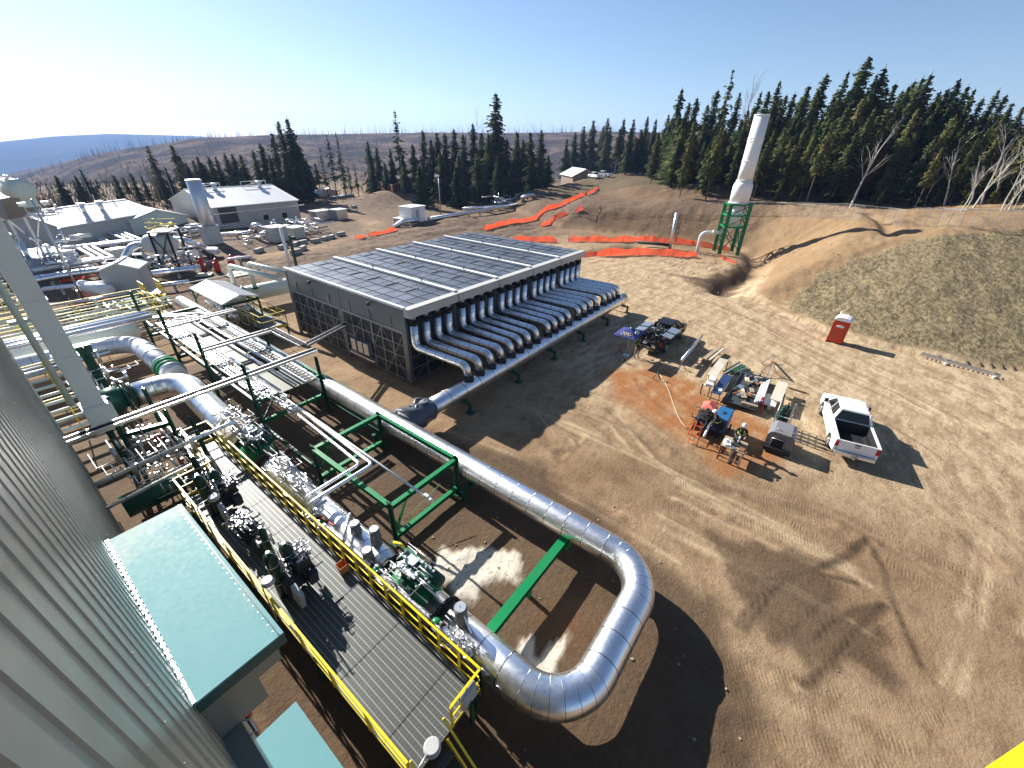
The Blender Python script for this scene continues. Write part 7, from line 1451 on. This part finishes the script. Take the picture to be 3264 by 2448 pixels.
# house with pale roof at the end of the road
sc_ = m(1262, 392); hs = gable('road_house', 'house with a bright pale roof at the end of the dirt road', 'house', (sc_.x*0.86, sc_.y*0.86+3, H(sc_.x*0.86, sc_.y*0.86)), 15, 10, 4.6, 7.0, R(50), WHITE, paint('brown_siding', (0.22, 0.17, 0.12), 0.7), 0.6, False)
b = MB(); b.box((-10.8, -1.5, 1.6), (5, 5, 3.2)); b.box((-11, -1.7, 3.4), (6.4, 6.4, 0.25)); b.build('porch', CREAM, hs)
q = mt_(1228, 392); b = MB(); b.cyl((q.x, q.y, q.z), (q.x, q.y, q.z+2.4), 3.0, seg=24); solo(b, 'round_tank', LGREY, 'low round grey tank left of the house', 'tank')
for i, (x, y_) in enumerate(((1290, 386), (1312, 383))):
    q = mt_(x, y_); pickup(tuple(q), R(60+20*i), TRUCKW, ('white vehicle parked right of the house, the nearer one', 'white vehicle parked right of the house, the farther one')[i])
chain([(1215, 470-28), (1250, 442), (1262, 425), (1290, 412)], 'short chain link gate section beside the dirt road', 2.2, 0.08, 0.07)
# green post and white pole beyond the cooler
q = m(636, 592); gpp = thing('hose_post', 'dark green post with a lamp beside a white pipe, just beyond the cooler roof', 'post', (q.x, q.y, 0)); b = MB(); b.beam((q.x+0.5, q.y, 0), (q.x+0.5, q.y, 4.6), 0.25); wpart(b, 'column', DKGREEN, gpp); b = MB(); b.cyl((q.x-0.3, q.y, 0), (q.x-0.3, q.y, 5.6), 0.18); wpart(b, 'white_pipe', WHITE, gpp); b = MB(); b.box((q.x+0.9, q.y, 4.2), (0.5, 0.4, 0.4)); wpart(b, 'lamp', DGREY, gpp)
# ------------------------------------------------------------ trees
def leafmat(name, a, b_, sc=0.5):
    mt, n, b = nodes_of(name); p = wpos(n); oi = n.nodes.new('ShaderNodeObjectInfo')
    c = mix_col(n, ramp_n(n, noise_n(n, p, sc, 4, 0.7), 0.35, 0.65), a, b_); c = mix_col(n, math_n(n, 'MULTIPLY', oi.outputs['Random'], 0.75), c, tuple(v*0.5 for v in a))
    n.links.new(c, b.inputs['Base Color']); b.inputs['Roughness'].default_value = 0.85; b.inputs['Specular IOR Level'].default_value = 0.15; return mt
LEAF = leafmat('spruce_needles', (0.055, 0.08, 0.025), (0.13, 0.155, 0.045)); LEAFY = leafmat('pine_needles', (0.1, 0.115, 0.03), (0.22, 0.2, 0.06)); LEAFG = leafmat('yellow_green_leaves', (0.12, 0.12, 0.02), (0.2, 0.19, 0.04))
BARK = paint('grey_bark', (0.14, 0.11, 0.085), 0.9, 0, 0.5, 3); BIRCHB = paint('birch_bark', (0.55, 0.52, 0.46), 0.8, 0, 0.35, 2); DEADB = paint('dead_wood', (0.16, 0.13, 0.11), 0.9, 0, 0.4, 3)
def quads(mesh_name, C, U, Vv, mat):
    n = len(C); co = np.empty((n, 4, 3)); co[:, 0] = C-U-Vv; co[:, 1] = C+U-Vv*0.6; co[:, 2] = C+U*0.8+Vv; co[:, 3] = C-U*0.7+Vv
    me = bpy.data.meshes.new(mesh_name); me.vertices.add(n*4); me.vertices.foreach_set('co', co.ravel()); me.loops.add(n*4); me.loops.foreach_set('vertex_index', np.arange(n*4, dtype=np.int32))
    me.polygons.add(n); me.polygons.foreach_set('loop_start', np.arange(0, n*4, 4, dtype=np.int32)); me.update(calc_edges=True); me.materials.append(mat); return me
def spruce(seed, Ht=20, rad=2.4, base=0.08, dens=1.0, sparse=1.0, mat=LEAF, droop=0.35):
    rng = np.random.default_rng(seed); Cc, U, Vv = [], [], []; br = MB(); z = Ht*base; ph = 0
    while z < Ht*0.985:
        f = (z-Ht*base)/(Ht*(1-base)); L0 = rad*(1-f)**0.68*(0.75+0.25*math.sin(z*1.7+seed))*min(1, 0.45+f*5)+0.12
        nb = max(3, int(6*dens))
        for k in range(nb):
            if rng.random() > sparse: continue
            a = ph+k*2*math.pi/nb+rng.uniform(-.4, .4); L = L0*rng.uniform(.55, 1.15); d = np.array([math.cos(a), math.sin(a), 0]); dz = -droop*L*rng.uniform(.5, 1.3)+(0.25*L if f > .75 else 0)
            br.tube([(0, 0, z), tuple(d*L*0.95+np.array([0, 0, z+dz]))], [0.035, 0.012], 3, False)
            nl = max(3, int(L*5.5*dens))
            for j in range(nl):
                t = (j+rng.uniform(.3, 1))/nl; c = d*L*t+np.array([0, 0, z+dz*t*t])+rng.normal(0, 0.10, 3); s = (0.52-0.2*t)*rng.uniform(.7, 1.3)*(0.5+0.5*(1-f))
                sd = np.array([-d[1], d[0], 0]); u = d*s*1.0+sd*rng.uniform(-.4, .4)*s+np.array([0, 0, rng.uniform(-.35, .1)])*s; v = sd*s*0.6+np.array([0, 0, rng.uniform(-.95, -.1)])*s*0.8
                Cc.append(c); U.append(u); Vv.append(v)
        z += rng.uniform(.28, .5)*(1.15 if dens < 1 else 1); ph += 1.1
    Cc.append(np.array([0, 0, Ht])); U.append(np.array([0.05, 0, 0])); Vv.append(np.array([0, 0.02, 0.35]))
    cm = quads('crown', np.array(Cc), np.array(U), np.array(Vv), mat); tm = MB(); tm.tube([(0, 0, -0.6), (0, 0, Ht*0.4), (0.05, 0, Ht*0.98)], [0.26, 0.17, 0.03], 7, False); tm.v += []; base_i = len(tm.v)
    tm.add(br.v, br.f); return cm, tm
def bare(seed, Ht=9, spread=1.6, mat=BIRCHB, n1=9, r0=0.12, lean=0.05):
    rng = random.Random(seed); b = MB()
    def branch(p, d, L, r, lvl):
        pts = [p]; q = p.copy(); dd = d.copy()
        for i in range(4): dd = (dd+Vector((rng.uniform(-.18, .18), rng.uniform(-.18, .18), rng.uniform(-.02, .16)))).normalized(); q = q+dd*L/4; pts.append(q.copy())
        b.tube(pts, [r, r*.8, r*.6, r*.4, r*.15], 5 if lvl == 0 else 3, False)
        if lvl < 3:
            for i in range(n1 if lvl == 0 else 4):
                t = rng.uniform(.35, .98); k = min(3, int(t*4)); s = pts[k].lerp(pts[k+1], t*4-k); a = rng.uniform(0, 6.28); nd = (dd*0.9+Vector((math.cos(a), math.sin(a), 0.15))*rng.uniform(.4, .9)).normalized(); branch(s, nd, L*rng.uniform(.25, .42)*(1.1-t*0.4), r*0.38*(1.2-t*.5), lvl+1)
    branch(Vector((0, 0, -0.3)), Vector((rng.uniform(-lean, lean), rng.uniform(-lean, lean), 1)).normalized(), Ht, r0, 0); return b
def proto(name, label, cat, crown, trunk, tmat, group):
    t = bpy.data.objects.new(name, None); COL.objects.link(t); tag(t, label, cat, group)
    if crown is not None: o = bpy.data.objects.new('crown', crown); COL.objects.link(o); o.parent = t
    trunk.build('trunk', tmat, t, recalc=False); return t
P_SP = []; KINDS = {}
def mk(kind, lst): KINDS[kind] = [[p, False] for p in lst]
mk('dense', [proto('spruce_tree', '', 'tree', *spruce(s, 20, r, b_, 1.15), BARK, '') for s, r, b_ in ((1, 4.6, 0.03), (2, 4.1, 0.05), (3, 5.0, 0.04), (4, 3.8, 0.06), (5, 4.8, 0.1))])
mk('tall', [proto('spruce_tree', '', 'tree', *spruce(s, 20, r, b_, 1.0, 0.85, mt_x), BARK, '') for s, r, b_, mt_x in ((11, 3.9, 0.3, LEAFY), (12, 4.1, 0.22, LEAF), (13, 3.7, 0.38, LEAFY), (14, 4.3, 0.18, LEAFY))])
mk('sparse', [proto('sparse_spruce', '', 'tree', *spruce(s, 20, r, 0.25, 0.7, 0.6), BARK, '') for s, r in ((21, 2.7), (22, 3.0))])
mk('bush', [proto('bushy_tree', '', 'tree', *spruce(s, 8, 3.0, 0.0, 2.0, 1.0, mt_x, 0.1), BARK, '') for s, mt_x in ((31, LEAF), (32, LEAFG))])
mk('birch', [proto('birch_tree', '', 'tree', None, bare(s, 9), BIRCHB, '') for s in (41, 42, 43, 44)])
mk('dead', [proto('dead_tree', '', 'tree', None, bare(s, 12, n1=14, r0=0.14), DEADB, '') for s in (51, 52, 53)])
BASEH = {'dense': 20, 'tall': 20, 'sparse': 20, 'bush': 8, 'birch': 9, 'dead': 12}
rngT = random.Random(5)
def plant(kind, x, y, h, label, group, wide=1.0, idx=None):
    lst = KINDS[kind]; e = lst[rngT.randrange(len(lst)) if idx is None else idx]; p = e[0]; s = h/BASEH[kind]
    sc3 = (s*wide, s*wide, s); z = H(x, y)
    if not e[1]: e[1] = True; o = p; o.location = (x, y, z); o.rotation_euler = (0, 0, rngT.uniform(0, 6.28)); o.scale = sc3; o['label'] = label
    else: o = dup(p, (x, y, z), rngT.uniform(0, 6.28), label, sc3)
    o['group'] = group; return o
def plant_top(kind, px, py, D_, label, group, wide=1.0, idx=None):
    t = gD(px*M, py*M, D_); z = H(t.x, t.y); return plant(kind, t.x, t.y, max(2.5, t.z-z), label, group, wide, idx)
GF = 'conifers of the forest on the right'; LF = 'dark conifer in the dense forest right of the house, behind the white stack'
SK = [(1283, 257), (1314, 252), (1349, 257), (1370, 257), (1400, 252), (1418, 259), (1445, 245), (1474, 193), (1490, 222), (1507, 209), (1530, 225), (1551, 197), (1568, 215), (1600, 200), (1645, 200), (1662, 196), (1686, 174), (1700, 205), (1718, 200), (1735, 205), (1749, 184), (1770, 190), (1787, 162), (1808, 198), (1834, 153), (1855, 165), (1881, 119), (1896, 160), (1914, 144), (1937, 178), (1950, 195), (1965, 185), (1978, 172), (1996, 168), (2014, 159), (2032, 195), (2050, 188), (2075, 168), (2093, 185), (2107, 192), (2125, 210), (2160, 192), (2175, 205), (2190, 218), (2215, 228), (2260, 215), (2330, 225)]
SPEC = {(1881, 119): 'tallest thick conifer on the right skyline', (1834, 153): 'pointed conifer just left of the tallest one on the right skyline', (1914, 144): 'dark conifer just right of the tallest one on the right skyline', (1474, 193): 'first high conifer at the left shoulder of the dense forest', (2014, 159): 'conifer with a leaning tip in the middle of the right skyline', (2075, 168): 'narrow pointed conifer toward the right end of the skyline', (1787, 162): 'broad pointed conifer right of the top of the white stack'}
for (x, y_) in SK:
    D_ = 124+rngT.uniform(-8, 10)+(20 if x < 1460 else 0)+(45 if x < 1430 else 0)+(50 if x < 1380 else 0)
    if y_ < 160: D_ = 116
    plant_top('dense' if y_ > 130 else 'dense', x, y_+rngT.uniform(-2, 2), D_, SPEC.get((x, y_), LF), GF, rngT.uniform(.85, 1.1)*(1.15 if y_ == 119 else 1))
plant_top('sparse', 1585, 150, 122, 'tall thin sparse conifer rising above the skyline left of the white stack top', GF, 0.9)
plant_top('dead', 1624, 170, 120, 'bare dead treetop above the skyline by the white stack top', 'dead trees', 0.6)
sx_ = np.array([p[0] for p in SK]); sy_ = np.array([p[1] for p in SK])
for i in range(235):                                   # the mass of the forest under the skyline
    x = rngT.uniform(1300, 2420); sy = float(np.interp(x, sx_, sy_)); row = rngT.random(); D_ = 100+row*24+(24 if x < 1460 else 0)+(45 if x < 1420 else 0)+(60 if x < 1330 else 0); bb = 405 if x < 1640 else 430
    top = sy+(1-row)*70+rngT.uniform(18, 60)
    if x < 1460: top = sy+rngT.uniform(15, 60)
    if abs(x-1590) < 40 and row < 0.2: continue
    plant_top(rngT.choice(('dense', 'dense', 'tall')) if row > 0.4 else rngT.choice(('tall', 'dense', 'tall')), x, top, D_, LF, GF, rngT.uniform(.9, 1.4))
for i in range(26):                                    # front row with visible trunks
    x = 1500+i*34+rngT.uniform(-10, 10); plant_top('tall', x, 268+rngT.uniform(-25, 50), 97+rngT.uniform(0, 8), 'front row conifer with a bare lower trunk above the fence', GF, rngT.uniform(.7, .95))
zq = lambda x, y_: ((2300+x/2.2946)/M, (150+y_/2.2946)/M)
BI = [((935, 1170), (1300, 580)), ((965, 1130), (1110, 770)), ((1480, 1160), (1460, 830)), ((1510, 1150), (1640, 690)), ((1530, 1150), (1580, 720)), ((1740, 1200), (1800, 870)), ((1780, 1190), (1860, 780)), ((1830, 1180), (1930, 700)), ((1890, 1150), (2000, 640)), ((1950, 1150), (1990, 800)), ((2040, 1200), (2090, 780)), ((2060, 1190), (2060, 900)), ((2090, 1200), (2150, 800)), ((2130, 1190), (2200, 860)), ((2180, 1190), (2230, 790)), ((1620, 1160), (1680, 640)), ((1230, 1140), (1330, 800))]
for i, (bq, tq) in enumerate(BI):
    p = mt_(*zq(bq[0], bq[1]+15)); D_ = math.hypot(p.x, p.y)+1.5; t = gD(zq(*tq)[0]*M, zq(*tq)[1]*M, D_)
    plant('birch', p.x*(D_/math.hypot(p.x, p.y)), p.y*(D_/math.hypot(p.x, p.y)), max(4, t.z-p.z), {0: 'tallest pale birch, alone in front of the darkest gap in the forest', 1: 'slim pale birch just right of the tallest birch'}.get(i, 'pale bare birch in the row behind the right part of the fence'), 'bare birches behind the fence', 1.15)
for x, y_ in ((1690, 395), (1720, 402), (2100, 415), (2160, 405), (2200, 410), (1840, 425), (1905, 425)): plant_top('bush', x, y_, 98, 'small yellow green young conifer at the forest edge behind the fence', 'young conifers at the forest edge', 0.8, 1)
# middle tree line
GM = 'conifers of the middle tree line'
MID = [('dense', 600, 261, 140, 1.0, 'left one of the two tall close conifers above the hall'), ('dense', 619, 254, 137, 1.1, 'right one of the two tall close conifers above the hall'), ('tall', 585, 285, 138, 1.2, None), ('dense', 635, 300, 136, 1.2, None), ('dense', 560, 308, 135, 1.2, None), ('dense', 545, 325, 133, 1.2, None), ('dense', 518, 334, 132, 1.3, None), ('dense', 500, 330, 134, 1.2, None), ('dense', 484, 331, 136, 1.2, None), ('dense', 465, 338, 138, 1.2, None), ('dense', 448, 336, 138, 1.2, None), ('dense', 425, 337, 140, 1.2, None), ('dense', 650, 330, 134, 1.2, None), ('dense', 610, 330, 128, 1.5, None), ('dense', 580, 335, 128, 1.4, None),
       ('sparse', 705, 291, 150, 1.0, 'leaning sparse conifer right of the two tall close ones'), ('sparse', 725, 288, 152, .9, 'thin sparse conifer against the purple ridge'), ('sparse', 690, 320, 145, 1, None), ('dense', 793, 304, 146, 1.2, None), ('dense', 812, 318, 142, 1.2, None), ('sparse', 852, 240, 140, 1.1, 'tall sparse conifer standing alone above the middle tree line'), ('dense', 842, 320, 138, 1.1, None), ('dense', 868, 330, 138, 1.2, None), ('dense', 912, 281, 142, 1.1, None), ('dense', 890, 310, 140, 1.2, None), ('dense', 930, 300, 138, 1.2, None), ('dense', 943, 284, 142, 1.1, None), ('dense', 960, 287, 142, 1.1, None), ('dense', 980, 279, 142, 1.2, None), ('dense', 1021, 267, 140, 1.1, None), ('dense', 1000, 290, 136, 1.2, None), ('dense', 1040, 285, 138, 1.2, None), ('dense', 1071, 201, 136, 1.25, 'very tall thick conifer standing high above the middle tree line'), ('dense', 1055, 290, 132, 1.3, None), ('dense', 1095, 300, 134, 1.3, None), ('dense', 1117, 284, 140, 1.2, None), ('dense', 1130, 300, 146, 1.2, None), ('dense', 1146, 284, 148, 1.2, None), ('dense', 1170, 280, 152, 1.2, None), ('dead', 1195, 280, 150, 1.2, 'tall bare tree between the middle conifers and the house'), ('dense', 1225, 300, 225, 1.2, None), ('dense', 1243, 285, 230, 1.2, None), ('dense', 1262, 272, 235, 1.2, None), ('dead', 1004, 255, 140, .8, 'bare dead treetop above the middle tree line'),
       ('dense', 950, 330, 128, 1.5, None), ('dense', 990, 335, 126, 1.5, None), ('dense', 1030, 330, 126, 1.5, None), ('dense', 1075, 335, 126, 1.5, None), ('dense', 1110, 340, 126, 1.5, None), ('dense', 1150, 330, 136, 1.5, None), ('dense', 1185, 335, 146, 1.5, None), ('dense', 830, 350, 134, 1.4, None), ('dense', 800, 350, 138, 1.3, None), ('dense', 870, 355, 130, 1.4, None)]
for k, x, y_, D_, w, lab in MID: plant_top(k, x, y_, D_, lab or ('dark conifer in the tree line behind the silver pipeline' if x > 760 else 'dark conifer in the tree line behind the pale hall'), GM, w)
plant_top('bush', 905, 360, 118, 'large round bushy conifer left of the lamp pole', 'bushy conifers by the lamp pole', 0.85, 0); plant_top('bush', 985, 362, 118, 'round bushy conifer right of the lamp pole', 'bushy conifers by the lamp pole', 0.8, 0)
for x, y_, D_, w in ((316, 313, 150, 1.0), (330, 350, 148, 1), (368, 312, 148, 1.1), (385, 335, 146, 1.2), (400, 350, 145, 1.2), (355, 360, 150, 1.1), (171, 365, 160, 1.3), (160, 378, 158, 1.3), (117, 378, 150, 1.5), (280, 372, 150, 1.2), (415, 345, 142, 1.2), (436, 352, 140, 1.2)): plant_top('tall' if x in (316, 368) else 'dense', x, y_, D_, {316: 'taller left conifer of the sparse pair beyond the long low roof', 368: 'taller right conifer of the sparse pair beyond the long low roof'}.get(x, 'small dark conifer in the thin woods beyond the long low roof'), 'conifers at the far left', w)
for i in range(26):
    x = rngT.uniform(60, 470); D_ = rngT.uniform(140, 185); top = float(np.interp(x, [60, 200, 470], [398, 378, 352]))+rngT.uniform(0, 22); plant_top(rngT.choice(('tall', 'sparse', 'dense')), x, top, D_, 'small dark conifer in the thin woods beyond the long low roof', 'conifers at the far left', rngT.uniform(.9, 1.4))
for x in (665, 735, 750, 765, 660, 680): plant_top('sparse' if x > 700 else 'tall', x, rngT.uniform(335, 360), rngT.uniform(138, 150), 'thin conifer in the gap between the hall trees and the screen wall', 'conifers in the middle gap', 1.2)
for i in range(60):
    x = rngT.uniform(40, 900); D_ = rngT.uniform(135, 230); top = float(np.interp(x, [40, 200, 400, 650, 900], [385, 375, 350, 345, 350]))+rngT.uniform(-12, 40); plant_top('dead', x, top, D_, 'thin dead grey tree in the burnt woods before the ridge', 'dead trees before the ridge', rngT.uniform(.8, 1.5))
# brush and burnt snags nobody could count
rng = random.Random(77); b = MB()
for i in range(2600):
    a_ = rng.uniform(HA[0], HA[-1]); u = rng.random(); D_ = (960+rng.uniform(-30, 60)) if u < 0.3 else rng.uniform(430, 960); D1, D0 = 1000, 420
    x, y_ = D_*math.sin(a_), D_*math.cos(a_); t = (D_-D0)/(D1-D0); el = float(np.interp(a_, HA, HE)); top = CAMZ+el*D1; zl = min(-14, top-25); z = zl+(top-zl)*(min(1, t)**2*(3-2*min(1, t)))-2
    h = rng.uniform(7, 20)*(1.0 if u < 0.3 else 0.4); w = 0.28 if u < .3 else 0.35; dx, dy = math.cos(a_)*w, -math.sin(a_)*w
    b.add([(x-dx, y_-dy, z), (x+dx, y_+dy, z), (x, y_+w, z), (x+rng.uniform(-.6, .6), y_, z+h+2)], [(0, 1, 3), (1, 2, 3), (2, 0, 3)])
o = b.build('burnt_snags', DEADB, recalc=False); tag(o, 'thousands of thin burnt tree trunks bristling on the purple brown ridge', 'burnt forest', None, 'stuff')
b = MB()
for i in range(9000):
    x0 = rng.uniform(30, 1240); yy = rng.uniform(-6, 30); D_ = rng.uniform(128, 260); d_ = ray(x0*M, 400*M); s_ = D_/math.hypot(d_.x, d_.y); x, y_ = d_.x*s_, d_.y*s_; h = rng.uniform(.8, 3.2); w = rng.uniform(.03, .1)
    if x0 > 760 and D_ < 150: continue
    z = 0 if D_ < 165 else H(x, y_) if i % 3 == 0 else -(D_-165)*0.05
    l = Vector((rng.uniform(-.5, .5), rng.uniform(-.5, .5), 1))*h; b.add([(x-w, y_, z-.3), (x+w, y_+w, z-.3), (x+l.x, y_+l.y, z+l.z), (x+l.x*.6+w*3, y_+l.y*.6, z+l.z*.6)], [(0, 1, 2), (0, 1, 3)])
o = b.build('brush', paint('grey_brush', (0.085, 0.068, 0.055), 0.95), recalc=False); tag(o, 'grey leafless brush under the trees before the ridge', 'brush', None, 'stuff')
for k, lst in KINDS.items():
    for p, used in lst:
        if not used:
            for c in list(p.children): bpy.data.objects.remove(c)
            bpy.data.objects.remove(p)
# ------------------------------------------------------------ haze
HZM = bpy.data.materials.new('haze_air'); HZM.use_nodes = True; n = HZM.node_tree; n.nodes.remove(n.nodes['Principled BSDF']); v = n.nodes.new('ShaderNodeVolumePrincipled')
v.inputs['Color'].default_value = (0.35, 0.55, 1.0, 1); v.inputs['Density'].default_value = 1.5e-4; v.inputs['Anisotropy'].default_value = 0.2
n.links.new(v.outputs[0], n.nodes['Material Output'].inputs['Volume'])
b = MB(); b.span((-3500, -3500, -220), (6000, 6000, 250)); o = b.build('haze', HZM); o['kind'] = 'stuff'
print('objects', len(bpy.data.objects), 'top', len([o for o in bpy.data.objects if not o.parent]))
